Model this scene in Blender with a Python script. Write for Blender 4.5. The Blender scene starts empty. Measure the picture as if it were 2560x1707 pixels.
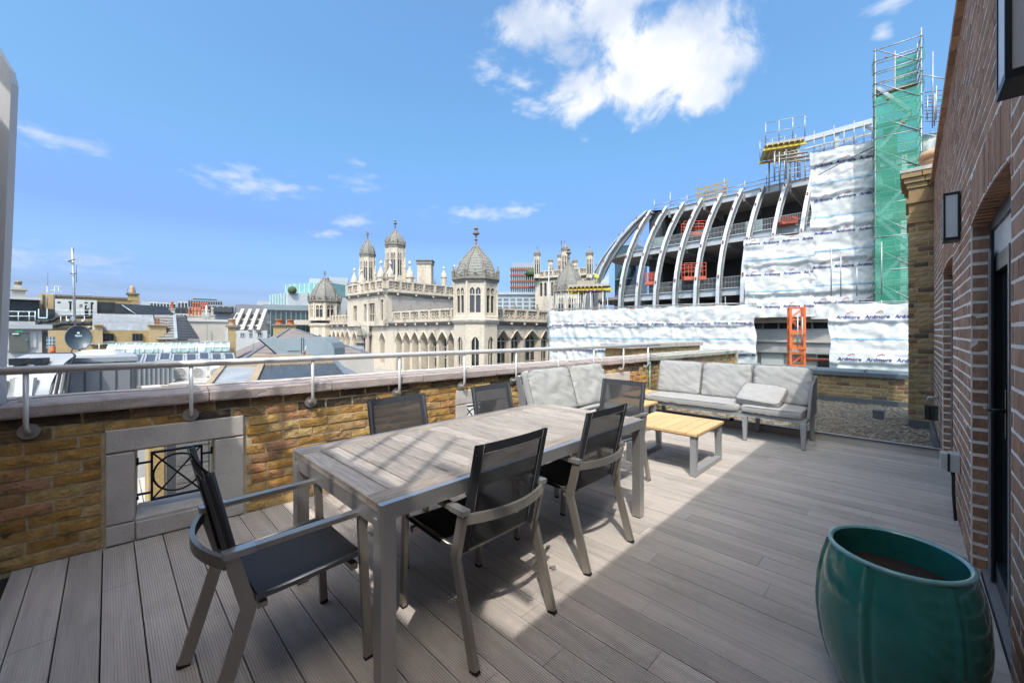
import bpy, bmesh, math, random
from mathutils import Vector, Matrix, noise
random.seed(7)
S = bpy.context.scene
COL = S.collection
R = math.radians
# ------------------------------------------------------------------ camera, sky, sun, exposure
CAM_H = 1.41
YAW = R(44.74)
cd = bpy.data.cameras.new('camera'); cam = bpy.data.objects.new('camera', cd); COL.objects.link(cam)
cam.location = (0, 0, CAM_H); cam.rotation_euler = (R(90), 0, YAW)
cd.sensor_width = 36.0; cd.lens = 36.0 * 1000 / 2560
cd.shift_y = -(853.5 - 829.0) / 2560.0
cd.clip_start = 0.05; cd.clip_end = 4000
S.camera = cam
SUN_DIR = Vector((0.42, -0.55, 1.0)).normalized()          # towards the sun
sd = bpy.data.lights.new('sun', 'SUN'); sun = bpy.data.objects.new('sun', sd); COL.objects.link(sun)
sd.energy = 2.0; sd.angle = R(0.53); sd.color = (1.0, 0.95, 0.885)
sun.rotation_euler = SUN_DIR.to_track_quat('Z', 'Y').to_euler()
sun.location = (20, -26, 48)
S.view_settings.view_transform = 'Standard'
S.view_settings.look = 'None'
S.view_settings.exposure = 0.82
S.view_settings.gamma = 1.0
S.view_settings.use_curve_mapping = False
S.cycles.max_bounces = 8
S.cycles.diffuse_bounces = 4
S.cycles.glossy_bounces = 3
S.cycles.transparent_max_bounces = 16
S.cycles.sample_clamp_indirect = 6.0
S.cycles.use_denoising = True

Cc, Cs = math.cos(YAW), math.sin(YAW)
def C2W(X, Y):                      # right / forward of the viewpoint -> world plan
    return Vector((X * Cc - Y * Cs, X * Cs + Y * Cc))
def Q(u, D):                        # bearing u (photo column) at forward distance D -> world plan
    return C2W((u - 1280) / 1000.0 * D, D)
def Z(v, D):                        # height of photo row v at forward distance D
    return CAM_H - (v - 829) / 1000.0 * D
def U3(u, v, D):
    p = Q(u, D); return Vector((p.x, p.y, Z(v, D)))

def make_world():
    w = bpy.data.worlds.new('World'); S.world = w; w.use_nodes = True
    nt = w.node_tree; nt.nodes.clear(); N = nt.nodes; L = nt.links
    out = N.new('ShaderNodeOutputWorld'); bg = N.new('ShaderNodeBackground')
    sky = N.new('ShaderNodeTexSky'); sky.sky_type = 'NISHITA'; sky.sun_disc = False
    sky.sun_elevation = math.asin(SUN_DIR.z)
    sky.sun_rotation = math.atan2(SUN_DIR.x, SUN_DIR.y)
    sky.altitude = 0; sky.air_density = 1.0; sky.dust_density = 8.0; sky.ozone_density = 2.2
    bg.inputs['Strength'].default_value = 0.15
    tc = N.new('ShaderNodeTexCoord')
    def math_(op, a, b=None, clamp=False):
        n = N.new('ShaderNodeMath'); n.operation = op; n.use_clamp = clamp
        for i, x in enumerate((a, b)):
            if x is None: continue
            if isinstance(x, (int, float)): n.inputs[i].default_value = x
            else: L.new(x, n.inputs[i])
        return n.outputs[0]
    def dot(vec):
        n = N.new('ShaderNodeVectorMath'); n.operation = 'DOT_PRODUCT'
        L.new(tc.outputs['Generated'], n.inputs[0]); n.inputs[1].default_value = vec
        return n.outputs['Value']
    # distorted high-detail noise gives ragged cumulus edges
    nz = N.new('ShaderNodeTexNoise'); nz.inputs['Scale'].default_value = 9.0; nz.inputs['Detail'].default_value = 9
    nz.inputs['Roughness'].default_value = 0.62; nz.inputs['Distortion'].default_value = 0.35
    L.new(tc.outputs['Generated'], nz.inputs['Vector'])
    nz2 = N.new('ShaderNodeTexNoise'); nz2.inputs['Scale'].default_value = 26.0; nz2.inputs['Detail'].default_value = 6
    mp = N.new('ShaderNodeMapping'); mp.inputs['Scale'].default_value = (1, 1, 2.6); L.new(tc.outputs['Generated'], mp.inputs['Vector'])
    L.new(mp.outputs['Vector'], nz2.inputs['Vector'])
    def blob(u, v, wpx, hpx, back=0.0):
        f = Vector((0, 0, 0)); p = C2W((u - 1280) / 1000.0, 1.0); c = Vector((p.x, p.y, (829 - v) / 1000.0))
        if back: c = Matrix.Rotation(R(back), 3, 'Z') @ c
        k = 1.0 / c.length; c = c.normalized()
        e1 = Vector((0, 0, 1)).cross(c).normalized(); e2 = c.cross(e1)
        ww, hh = wpx / 1000.0 * k, hpx / 1000.0 * k
        a = math_('POWER', math_('ABSOLUTE', math_('MULTIPLY', dot(e1), 1 / ww)), 2.0)
        b = math_('POWER', math_('ABSOLUTE', math_('MULTIPLY', dot(e2), 1 / hh)), 2.0)
        q = math_('SQRT', math_('ADD', a, b))
        side = math_('MULTIPLY', math_('LESS_THAN', dot(c), 0.3), 10.0)
        return math_('SUBTRACT', math_('SUBTRACT', 1.0, q), side)
    def union(bl):
        r = math_('MAXIMUM', bl[0], -1.5)
        for b in bl[1:]: r = math_('MAXIMUM', r, b)
        return r
    big = union([blob(1480, 60, 230, 120), blob(1650, 110, 250, 150), blob(1560, 215, 230, 95), blob(1790, 150, 130, 110), blob(1395, 60, 170, 75),
                 blob(1780, 235, 110, 55), blob(1560, -20, 260, 90), blob(1600, -60, 700, 220, 130), blob(1500, 0, 800, 260, 190), blob(1300, 100, 700, 250, 250)])
    wisp = union([blob(1215, 165, 60, 42), blob(1305, 205, 75, 38), blob(640, 462, 150, 42), blob(700, 470, 110, 30), blob(620, 430, 40, 26),
                  blob(905, 413, 38, 16), blob(900, 455, 70, 28), blob(1205, 535, 140, 24), blob(1290, 525, 70, 22), blob(885, 552, 65, 24), blob(818, 585, 45, 16),
                  blob(90, 338, 95, 34), blob(205, 362, 70, 24), blob(170, 650, 150, 52), blob(1465, 348, 24, 14), blob(2235, 2, 55, 22), blob(2205, 85, 24, 22), blob(1330, 275, 60, 34),
                  blob(700, 300, 300, 60, 100), blob(1500, 350, 300, 60, 180), blob(2000, 400, 260, 60, 260)])
    def smooth(x, lo, hi):
        n = N.new('ShaderNodeMapRange'); n.interpolation_type = 'SMOOTHSTEP'; L.new(x, n.inputs['Value'])
        n.inputs['From Min'].default_value = lo; n.inputs['From Max'].default_value = hi
        return n.outputs['Result']
    nb = math_('MULTIPLY', math_('SUBTRACT', nz.outputs['Fac'], 0.5), 2.6)
    nw = math_('MULTIPLY', math_('SUBTRACT', nz2.outputs['Fac'], 0.5), 2.4)
    ab = smooth(math_('ADD', big, nb), 0.08, 0.75)
    aw = math_('MULTIPLY', smooth(math_('ADD', math_('ADD', wisp, nw), math_('MULTIPLY', nb, 0.45)), 0.05, 1.5), 0.66)
    alpha = math_('MAXIMUM', ab, aw)
    # cloud brightness: bright tops, faintly blue-grey hollows
    cr = N.new('ShaderNodeValToRGB'); cr.color_ramp.elements[0].position = 0.38; cr.color_ramp.elements[0].color = (0.52, 0.62, 0.80, 1)
    cr.color_ramp.elements[1].position = 0.6; cr.color_ramp.elements[1].color = (0.93, 0.95, 0.99, 1)
    nz3 = N.new('ShaderNodeTexNoise'); nz3.inputs['Scale'].default_value = 5.0; nz3.inputs['Detail'].default_value = 7
    L.new(tc.outputs['Generated'], nz3.inputs['Vector']); L.new(nz3.outputs['Fac'], cr.inputs['Fac'])
    sc = N.new('ShaderNodeVectorMath'); sc.operation = 'SCALE'; sc.inputs['Scale'].default_value = 4.3; L.new(cr.outputs['Color'], sc.inputs[0])
    tint = N.new('ShaderNodeMix'); tint.data_type = 'RGBA'; tint.blend_type = 'MULTIPLY'; tint.inputs['Factor'].default_value = 1.0
    L.new(sky.outputs['Color'], tint.inputs['A']); 
    grad = N.new('ShaderNodeValToRGB'); e = grad.color_ramp.elements; e[0].position = 0.0; e[0].color = (0.55, 0.66, 0.80, 1); e[1].position = 1.0; e[1].color = (0.085, 0.0837, 0.0825, 1)
    for p_, c_ in ((0.04, (0.30, 0.40, 0.64)), (0.08, (0.135, 0.18, 0.28)), (0.12, (0.0875, 0.125, 0.1975)), (0.22, (0.0625, 0.085, 0.125)), (0.40, (0.06, 0.09625, 0.1125)), (0.60, (0.05875, 0.095, 0.115))):
        x = e.new(p_); x.color = (*c_, 1)
    L.new(dot(Vector((0, 0, 1))), grad.inputs['Fac']); g3 = N.new('ShaderNodeVectorMath'); g3.operation = 'SCALE'; g3.inputs['Scale'].default_value = 12.0; L.new(grad.outputs['Color'], g3.inputs[0]); L.new(g3.outputs['Vector'], tint.inputs['B'])
    mx = N.new('ShaderNodeMix'); mx.data_type = 'RGBA'
    L.new(alpha, mx.inputs['Factor']); L.new(tint.outputs['Result'], mx.inputs['A']); L.new(sc.outputs['Vector'], mx.inputs['B'])
    L.new(mx.outputs['Result'], bg.inputs['Color']); L.new(bg.outputs['Background'], out.inputs['Surface'])
make_world()

# ------------------------------------------------------------------ materials
MATS = {}
def pm(name, col, rough=0.6, metal=0.0, var=0.12, scale=6.0, stretch=(1, 1, 1), bump=0.0, bscale=None, spec=0.5,
       ramp=None, rnd=None, dirt=None, trans=0.0, coord='pos', detail=5, coat=0.0, dist=0.02):
    """procedural surface: base colour broken up by world-anchored noise; rnd='object'/'island' picks each piece's own colour from ramp"""
    m = bpy.data.materials.new(name); m.use_nodes = True; MATS[name] = m
    nt = m.node_tree; N = nt.nodes; L = nt.links; b = N['Principled BSDF']; out = N['Material Output']
    b.inputs['Roughness'].default_value = rough; b.inputs['Metallic'].default_value = metal
    b.inputs['Specular IOR Level'].default_value = spec
    if coat: b.inputs['Coat Weight'].default_value = coat; b.inputs['Coat Roughness'].default_value = 0.06
    if coord == 'pos':
        g = N.new('ShaderNodeNewGeometry'); src = g.outputs['Position']
    else:
        g = N.new('ShaderNodeTexCoord'); src = g.outputs['Object']
    mp = N.new('ShaderNodeMapping'); mp.inputs['Scale'].default_value = stretch; L.new(src, mp.inputs['Vector'])
    nz = N.new('ShaderNodeTexNoise'); nz.inputs['Scale'].default_value = scale; nz.inputs['Detail'].default_value = detail; nz.inputs['Roughness'].default_value = 0.65
    L.new(mp.outputs['Vector'], nz.inputs['Vector'])
    if ramp:
        cr = N.new('ShaderNodeValToRGB'); cr.color_ramp.interpolation = 'LINEAR'
        els = cr.color_ramp.elements
        while len(els) < len(ramp): els.new(0.5)
        for e, (p, c) in zip(els, ramp): e.position = p; e.color = (*c, 1)
        if rnd == 'object':
            oi = N.new('ShaderNodeObjectInfo'); rv = oi.outputs['Random']
        elif rnd == 'island':
            g2 = N.new('ShaderNodeNewGeometry'); rv = g2.outputs['Random Per Island']
        else: rv = nz.outputs['Fac']
        L.new(rv, cr.inputs['Fac']); base = cr.outputs['Color']
    else:
        rgb = N.new('ShaderNodeRGB'); rgb.outputs[0].default_value = (*col, 1); base = rgb.outputs[0]
    mr = N.new('ShaderNodeMapRange'); L.new(nz.outputs['Fac'], mr.inputs['Value'])
    mr.inputs['From Min'].default_value = 0.25; mr.inputs['From Max'].default_value = 0.75
    mr.inputs['To Min'].default_value = 1 - var; mr.inputs['To Max'].default_value = 1 + var
    mul = N.new('ShaderNodeVectorMath'); mul.operation = 'SCALE'; L.new(base, mul.inputs[0]); L.new(mr.outputs['Result'], mul.inputs['Scale'])
    base = mul.outputs['Vector']
    if dirt:                                          # patchy stain: colour, noise scale, threshold, softness, amount
        dc, ds, dt, dw, da = dirt[:5]
        n2 = N.new('ShaderNodeTexNoise'); n2.inputs['Scale'].default_value = ds; n2.inputs['Detail'].default_value = 7; n2.inputs['Roughness'].default_value = 0.7
        if len(dirt) > 5:
            mp2 = N.new('ShaderNodeMapping'); mp2.inputs['Scale'].default_value = dirt[5]; L.new(src, mp2.inputs['Vector']); L.new(mp2.outputs['Vector'], n2.inputs['Vector'])
        else: L.new(src, n2.inputs['Vector'])
        r2 = N.new('ShaderNodeMapRange'); r2.interpolation_type = 'SMOOTHSTEP'; L.new(n2.outputs['Fac'], r2.inputs['Value'])
        r2.inputs['From Min'].default_value = dt; r2.inputs['From Max'].default_value = dt + dw; r2.inputs['To Max'].default_value = da
        mx = N.new('ShaderNodeMix'); mx.data_type = 'RGBA'; L.new(r2.outputs['Result'], mx.inputs['Factor']); L.new(base, mx.inputs['A']); mx.inputs['B'].default_value = (*dc, 1)
        base = mx.outputs['Result']
    L.new(base, b.inputs['Base Color'])
    rr = N.new('ShaderNodeMapRange'); L.new(nz.outputs['Fac'], rr.inputs['Value']); rr.inputs['From Min'].default_value = 0.3; rr.inputs['From Max'].default_value = 0.7
    rr.inputs['To Min'].default_value = max(0.02, rough - 0.07); rr.inputs['To Max'].default_value = min(1, rough + 0.07); L.new(rr.outputs['Result'], b.inputs['Roughness'])
    if bump:
        n3 = N.new('ShaderNodeTexNoise'); n3.inputs['Scale'].default_value = bscale or scale * 4; n3.inputs['Detail'].default_value = 6; L.new(mp.outputs['Vector'], n3.inputs['Vector'])
        bp = N.new('ShaderNodeBump'); bp.inputs['Strength'].default_value = bump; bp.inputs['Distance'].default_value = dist
        L.new(n3.outputs['Fac'], bp.inputs['Height']); L.new(bp.outputs['Normal'], b.inputs['Normal'])
    if trans:                                         # open weave: part of the light passes straight through
        t = N.new('ShaderNodeBsdfTransparent'); ms = N.new('ShaderNodeMixShader'); ms.inputs['Fac'].default_value = trans
        L.new(b.outputs['BSDF'], ms.inputs[1]); L.new(t.outputs['BSDF'], ms.inputs[2]); L.new(ms.outputs['Shader'], out.inputs['Surface'])
    return m
def glass(name, tint=(0.92, 0.96, 0.95), refl=0.09, rough=0.0, base=None, op=0.0):
    m = bpy.data.materials.new(name); m.use_nodes = True; MATS[name] = m
    nt = m.node_tree; N = nt.nodes; L = nt.links; N.remove(N['Principled BSDF']); out = N['Material Output']
    t = N.new('ShaderNodeBsdfTransparent'); t.inputs['Color'].default_value = (*tint, 1)
    g = N.new('ShaderNodeBsdfGlossy'); g.inputs['Roughness'].default_value = rough; g.inputs['Color'].default_value = (1, 1, 1, 1)
    lw = N.new('ShaderNodeLayerWeight'); lw.inputs['Blend'].default_value = 0.25
    mr = N.new('ShaderNodeMapRange'); L.new(lw.outputs['Fresnel'], mr.inputs['Value']); mr.inputs['To Min'].default_value = refl * 0.3; mr.inputs['To Max'].default_value = 0.30
    ms = N.new('ShaderNodeMixShader'); L.new(mr.outputs['Result'], ms.inputs['Fac']); L.new(t.outputs['BSDF'], ms.inputs[1]); L.new(g.outputs['BSDF'], ms.inputs[2])
    last = ms.outputs['Shader']
    if base:
        d = N.new('ShaderNodeBsdfDiffuse'); d.inputs['Color'].default_value = (*base, 1)
        m2 = N.new('ShaderNodeMixShader'); m2.inputs['Fac'].default_value = op; L.new(last, m2.inputs[1]); L.new(d.outputs['BSDF'], m2.inputs[2]); last = m2.outputs['Shader']
    L.new(last, out.inputs['Surface'])
    return m

# ------------------------------------------------------------------ mesh helpers
ORG = {}
def tag(o, label=None, cat=None, group=None, kind=None):
    if label: o['label'] = label
    if cat: o['category'] = cat
    if group: o['group'] = group
    if kind: o['kind'] = kind
    return o
def thing(name, label, cat, loc=(0, 0, 0), rz=0.0, group=None, kind=None):
    o = bpy.data.objects.new(name, None); COL.objects.link(o); o.location = loc; o.rotation_euler = (0, 0, rz); o.empty_display_size = 0.2
    ORG[o.name] = Vector(loc) if rz == 0 else Vector((0, 0, 0))
    return tag(o, label, cat, group, kind)
class MB:
    def __init__(s): s.v = []; s.f = []; s.sm = []
    def quad(s, *p, smooth=False):
        n = len(s.v); s.v += [tuple(x) for x in p]; s.f.append(tuple(range(n, n + len(p)))); s.sm.append(smooth); return s
    def grid(s, rows, smooth=True, close=False):
        n = len(s.v); m = len(rows[0])
        for r in rows: s.v += [tuple(x) for x in r]
        for i in range(len(rows) - 1):
            for j in range(m if close else m - 1):
                k = (j + 1) % m
                s.f.append((n + i * m + j, n + i * m + k, n + (i + 1) * m + k, n + (i + 1) * m + j)); s.sm.append(smooth)
        return s
    def hexa(s, a, b):                                   # bottom ring a, top ring b (4 points each, counter-clockwise)
        n = len(s.v); s.v += [tuple(x) for x in a] + [tuple(x) for x in b]; k = len(a)
        s.f.append(tuple(n + k - 1 - i for i in range(k))); s.f.append(tuple(n + k + i for i in range(k))); s.sm += [False, False]
        for i in range(k):
            j = (i + 1) % k; s.f.append((n + i, n + j, n + k + j, n + k + i)); s.sm.append(False)
        return s
    def box(s, x0, x1, y0, y1, z0, z1):
        return s.hexa([(x0, y0, z0), (x1, y0, z0), (x1, y1, z0), (x0, y1, z0)], [(x0, y0, z1), (x1, y0, z1), (x1, y1, z1), (x0, y1, z1)])
    def fbox(s, F, s0, s1, d0, d1, z0, z1):              # box in a frame: along, outward, up
        return s.hexa([F(s0, d0, z0), F(s0, d1, z0), F(s1, d1, z0), F(s1, d0, z0)], [F(s0, d0, z1), F(s0, d1, z1), F(s1, d1, z1), F(s1, d0, z1)])
    def bar(s, p0, p1, w, h=None, up=(0, 0, 1)):         # rectangular bar between two points
        h = h or w; p0 = Vector(p0); p1 = Vector(p1); d = (p1 - p0).normalized(); up = Vector(up)
        if abs(d.dot(up)) > 0.98: up = Vector((1, 0, 0)) if abs(d.x) < 0.9 else Vector((0, 1, 0))
        a = d.cross(up).normalized() * (w / 2); c = a.cross(d).normalized() * (h / 2)
        return s.hexa([p0 - a - c, p0 + a - c, p0 + a + c, p0 - a + c][::-1], [p1 - a - c, p1 + a - c, p1 + a + c, p1 - a + c][::-1])
    def tube(s, pts, r, n=8, cap=True, closed=False):
        pts = [Vector(p) for p in pts]; rows = []; up = None
        for i, p in enumerate(pts):
            a = pts[max(i - 1, 0)]; b = pts[min(i + 1, len(pts) - 1)]
            if closed: a = pts[i - 1]; b = pts[(i + 1) % len(pts)]
            d = (b - a).normalized()
            if up is None: up = Vector((0, 0, 1)) if abs(d.z) < 0.9 else Vector((1, 0, 0))
            x = d.cross(up).normalized(); y = x.cross(d).normalized(); up = y
            rr = r[i] if isinstance(r, (list, tuple)) else r
            rows.append([p + x * (rr * math.cos(2 * math.pi * k / n)) + y * (rr * math.sin(2 * math.pi * k / n)) for k in range(n)])
        if closed: rows.append(rows[0])
        b0 = len(s.v); s.grid(rows, True, True)
        if cap and not closed:
            s.f.append(tuple(b0 + n - 1 - k for k in range(n))); s.sm.append(False)
            e = b0 + (len(rows) - 1) * n; s.f.append(tuple(e + k for k in range(n))); s.sm.append(False)
        return s
    def lathe(s, prof, c=(0, 0, 0), n=24, smooth=True, rot=0.0, sx=1.0, sy=1.0):
        rows = [[(c[0] + sx * r * math.cos(rot + 2 * math.pi * k / n), c[1] + sy * r * math.sin(rot + 2 * math.pi * k / n), c[2] + z) for k in range(n)] for r, z in prof]
        return s.grid(rows, smooth, True)
    def disc(s, c, r, n=20, axis=(0, 0, 1)):
        ax = Vector(axis).normalized(); a = ax.orthogonal().normalized(); b = ax.cross(a); c = Vector(c)
        return s.quad(*[c + a * (r * math.cos(2 * math.pi * k / n)) + b * (r * math.sin(2 * math.pi * k / n)) for k in range(n)])
    def prism(s, poly, F, d0, d1):                       # polygon in (s, z) of a frame, extruded outward d0..d1
        a = [F(x, d0, z) for x, z in poly]; b = [F(x, d1, z) for x, z in poly]
        return s.hexa(a, b)
    def build(s, name, m, parent=None, loc=None):
        org = ORG.get(parent.name, Vector((0, 0, 0))) if parent else Vector((0, 0, 0))
        me = bpy.data.meshes.new(name)
        vs = [(x - org.x, y - org.y, z - org.z) for x, y, z in s.v] if org.length > 0 else s.v
        me.from_pydata(vs, [], s.f); me.polygons.foreach_set('use_smooth', s.sm); me.materials.append(MATS[m] if isinstance(m, str) else m)
        me.update()
        o = bpy.data.objects.new(name, me); COL.objects.link(o)
        if parent: o.parent = parent
        ORG[o.name] = org
        if loc: o.location = loc
        return o
class Fr:
    """plan frame: origin, outward normal n; s runs to the right as seen from outside, d outward, z up"""
    def __init__(s, o, n):
        s.o = Vector((o[0], o[1])); n = Vector((n[0], n[1])).normalized(); s.n = n; s.t = Vector((-n.y, n.x)); s.ang = math.atan2(n.y, n.x) - math.pi / 2; s.L = 0
    def __call__(s, a, d, z):
        p = s.o + s.t * a + s.n * d; return Vector((p.x, p.y, z))
def Fseg(p, q):                                          # left end, right end as seen from outside
    p = Vector(p[:2]); q = Vector(q[:2]); t = (q - p).normalized()
    f = Fr(p, (t.y, -t.x)); f.L = (q - p).length
    return f
def link_copy(o, parent=None, loc=None, rz=None):
    c = o.copy(); COL.objects.link(c); ORG[c.name] = ORG.get(o.name, Vector())
    if parent: c.parent = parent
    if loc is not None: c.location = loc
    if rz is not None: c.rotation_euler = (0, 0, rz)
    for ch in list(o.children): link_copy(ch, c)
    return c
def wall_open(mb, F, S0, S1, Z0, Z1, ops, depth, back=True, n=8):
    """a wall sheet with real openings and reveals; ops = (s0, s1, sill, spring, rise, power)"""
    xs = S0
    for (a, b, zs, zp, rise, pw) in sorted(ops):
        if a > xs: mb.quad(F(xs, 0, Z0), F(a, 0, Z0), F(a, 0, Z1), F(xs, 0, Z1))
        if zs > Z0: mb.quad(F(a, 0, Z0), F(b, 0, Z0), F(b, 0, zs), F(a, 0, zs))
        pts = []
        k = n if rise > 0 else 1
        for i in range(k + 1):
            q = -1 + 2 * i / k; pts.append((a + (b - a) * i / k, zp + rise * (1 - abs(q) ** pw)))
        for (x0, z0), (x1, z1) in zip(pts, pts[1:]):
            mb.quad(F(x0, 0, z0), F(x1, 0, z1), F(x1, 0, Z1), F(x0, 0, Z1))
            mb.quad(F(x0, 0, z0), F(x0, -depth, z0), F(x1, -depth, z1), F(x1, 0, z1))
        mb.quad(F(a, 0, zs), F(a, -depth, zs), F(a, -depth, zp), F(a, 0, zp)); mb.quad(F(b, 0, zs), F(b, 0, zp), F(b, -depth, zp), F(b, -depth, zs))
        mb.quad(F(a, 0, zs), F(b, 0, zs), F(b, -depth, zs), F(a, -depth, zs))
        xs = b
    if xs < S1: mb.quad(F(xs, 0, Z0), F(S1, 0, Z0), F(S1, 0, Z1), F(xs, 0, Z1))
def arch_pane(mb, F, a, b, zs, zp, rise, pw, d, n=8):
    k = n if rise > 0 else 1
    pts = [(a + (b - a) * i / k, zp + rise * (1 - abs(-1 + 2 * i / k) ** pw)) for i in range(k + 1)]
    for (x0, z0), (x1, z1) in zip(pts, pts[1:]): mb.quad(F(x0, d, zs), F(x1, d, zs), F(x1, d, z1), F(x0, d, z0))

# ---- brickwork: each brick is a piece with its own uneven edges
def brick_mesh(name, L, H, D, m, rough=0.004, seed=0, e=0.006):
    rnd = random.Random(seed); nx, nz = 4, 2
    v = []; f = []
    for j in range(nz + 1):
        for i in range(nx + 1):
            x = -L / 2 + L * i / nx; z = -H / 2 + H * j / nz
            edge = i in (0, nx) or j in (0, nz)
            y = -e if edge else rnd.uniform(-rough, rough * 0.6)
            if edge: x += rnd.uniform(-rough, rough) * 0.8; z += rnd.uniform(-rough, rough) * 0.8; y += rnd.uniform(-rough, rough) * 0.5
            v.append((x, y, z))
    for j in range(nz):
        for i in range(nx):
            a = j * (nx + 1) + i; f.append((a, a + nx + 1, a + nx + 2, a + 1))
    f = [tuple(reversed(q)) for q in f]
    ring = [i for i in range(nx + 1)] + [(j + 1) * (nx + 1) - 1 for j in range(1, nz + 1)] + [nz * (nx + 1) + i for i in range(nx - 1, -1, -1)] + [j * (nx + 1) for j in range(nz - 1, 0, -1)]
    n0 = len(v)
    for r in ring: x, y, z = v[r]; v.append((x, -D, z))
    k = len(ring)
    for i in range(k): j = (i + 1) % k; f.append((ring[i], ring[j], n0 + j, n0 + i))
    me = bpy.data.meshes.new(name); me.from_pydata(v, [], f); me.materials.append(MATS[m]); me.update()
    return me
def courses(S0, S1, Z0, Z1, pitch, L, joint, holes=(), bond=0.5, snap=0.0, alt=None):
    out = []; k = 0; z = Z0
    while z + pitch * 0.5 < Z1:
        zc = z + pitch / 2; h = pitch - joint
        cuts = [(a, b) for a, b, c, d in holes if c < zc < d]
        free = [(S0, S1)]
        for a, b in cuts:
            nf = []
            for p, q in free:
                if b <= p or a >= q: nf.append((p, q)); continue
                if a > p: nf.append((p, a - joint * 0.5))
                if b < q: nf.append((b + joint * 0.5, q))
            free = nf
        unit = L if not alt or k % 2 == 0 else alt
        x = S0 - (unit * bond if k % 2 else 0) - random.uniform(0, 0.02)
        while x < S1:
            x1 = x + unit - joint
            for p, q in free:
                a, b = max(x, p), min(x1, q)
                if b - a > 0.028: out.append(((a + b) / 2, zc, b - a, h))
            x += unit
        z += pitch; k += 1
    return out
def lay(parent, F, bricks, meshes, L, H, d=0.0, nmax=300, stuffmat=None, jit=0.003, name='brick', special=None):
    sc = []
    for b in bricks:
        p = F(b[0], 0, b[1]); X = p.x * Cc + p.y * Cs; Y = -p.x * Cs + p.y * Cc
        a = -1
        if Y > 0.1:
            u = 1280 + 1000 * X / Y; v = 829 - 1000 * (p.z - CAM_H) / Y
            view = Vector((p.x, p.y, p.z - CAM_H)); cosn = abs(view.normalized().dot(Vector((F.n.x, F.n.y, 0))))
            a = b[2] * b[3] * cosn / view.length_squared
            if not (-60 < u < 2620 and -60 < v < 1770): a *= 1e-4
        sc.append((a, b))
    sc.sort(key=lambda q: -q[0])
    org = ORG.get(parent.name, Vector())
    for a, b in sc[:nmax]:
        me = random.choice((special(b) if special else None) or meshes); o = bpy.data.objects.new(name, me); COL.objects.link(o); o.parent = parent
        fl = random.choice((0, 1))
        o.location = F(b[0], d + random.uniform(-jit, jit), b[1]) - org
        o.rotation_euler = (0, 0, F.ang)
        o.scale = (b[2] / L * (1 if fl else 1), 1, b[3] / H)
    rest = [b for a, b in sc[nmax:]]
    if rest:
        mb = MB()
        for b in rest:
            dd = d + random.uniform(-jit, jit)
            x0, x1, z0, z1 = b[0] - b[2] / 2, b[0] + b[2] / 2, b[1] - b[3] / 2, b[1] + b[3] / 2
            e = 0.004; mb.hexa([F(x0, dd - 0.06, z0), F(x0, dd - 0.06, z1), F(x1, dd - 0.06, z1), F(x1, dd - 0.06, z0)],
                               [F(x0 + e, dd, z0 + e), F(x0 + e, dd, z1 - e), F(x1 - e, dd, z1 - e), F(x1 - e, dd, z0 + e)])
        o = mb.build(name, stuffmat, parent); o['kind'] = 'stuff'
    return sc
# ------------------------------------------------------------------ palette
pm('deck_board', (0.475, 0.425, 0.385), 0.62, var=0.2, scale=3.2, stretch=(0.5, 6, 1), bump=0.12, bscale=60, dirt=((0.36, 0.315, 0.28), 1.7, 0.5, 0.18, 0.6))
nt = MATS['deck_board'].node_tree
def tint_per_piece(mname, lo, hi, island=False):
    nt = MATS[mname].node_tree; N = nt.nodes; L = nt.links; b = N['Principled BSDF']
    if island: g = N.new('ShaderNodeNewGeometry'); r = g.outputs['Random Per Island']
    else: g = N.new('ShaderNodeObjectInfo'); r = g.outputs['Random']
    mr = N.new('ShaderNodeMapRange'); L.new(r, mr.inputs['Value']); mr.inputs['To Min'].default_value = lo; mr.inputs['To Max'].default_value = hi
    src = b.inputs['Base Color'].links[0].from_socket
    ml = N.new('ShaderNodeVectorMath'); ml.operation = 'SCALE'; L.new(src, ml.inputs[0]); L.new(mr.outputs['Result'], ml.inputs['Scale']); L.new(ml.outputs['Vector'], b.inputs['Base Color'])
tint_per_piece('deck_board', 0.86, 1.1)
pm('under_deck', (0.02, 0.02, 0.02), 0.9)
STOCK = [(0.0, (0.330, 0.173, 0.045)), (0.16, (0.440, 0.255, 0.074)), (0.3, (0.506, 0.337, 0.131)), (0.42, (0.396, 0.204, 0.049)), (0.52, (0.550, 0.388, 0.180)), (0.63, (0.330, 0.173, 0.074)),
         (0.74, (0.440, 0.224, 0.107)), (0.85, (0.495, 0.275, 0.057)), (0.93, (0.209, 0.117, 0.053)), (1.0, (0.506, 0.265, 0.156))]
for nm, rn in (('stock_brick', 'object'), ('stock_brick_far', 'island')):
    pm(nm, (0, 0, 0), 0.88, var=0.42, scale=15, ramp=STOCK, rnd=rn, bump=0.55, bscale=60, dirt=((0.06, 0.042, 0.03), 8.0, 0.555, 0.12, 0.85, (1, 1, 1.6)), dist=0.02)
PALE = [(0.0, (0.20, 0.125, 0.05)), (0.2, (0.27, 0.175, 0.08)), (0.4, (0.32, 0.22, 0.11)), (0.55, (0.25, 0.155, 0.065)), (0.7, (0.36, 0.25, 0.13)), (0.82, (0.30, 0.18, 0.085)), (0.9, (0.085, 0.06, 0.04)), (1.0, (0.25, 0.11, 0.06))]
for nm, rn in (('pale_stock_brick', 'object'), ('pale_stock_brick_far', 'island')):
    pm(nm, (0, 0, 0), 0.85, var=0.22, scale=14, ramp=PALE, rnd=rn, bump=0.35, bscale=50, dist=0.008)
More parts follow.
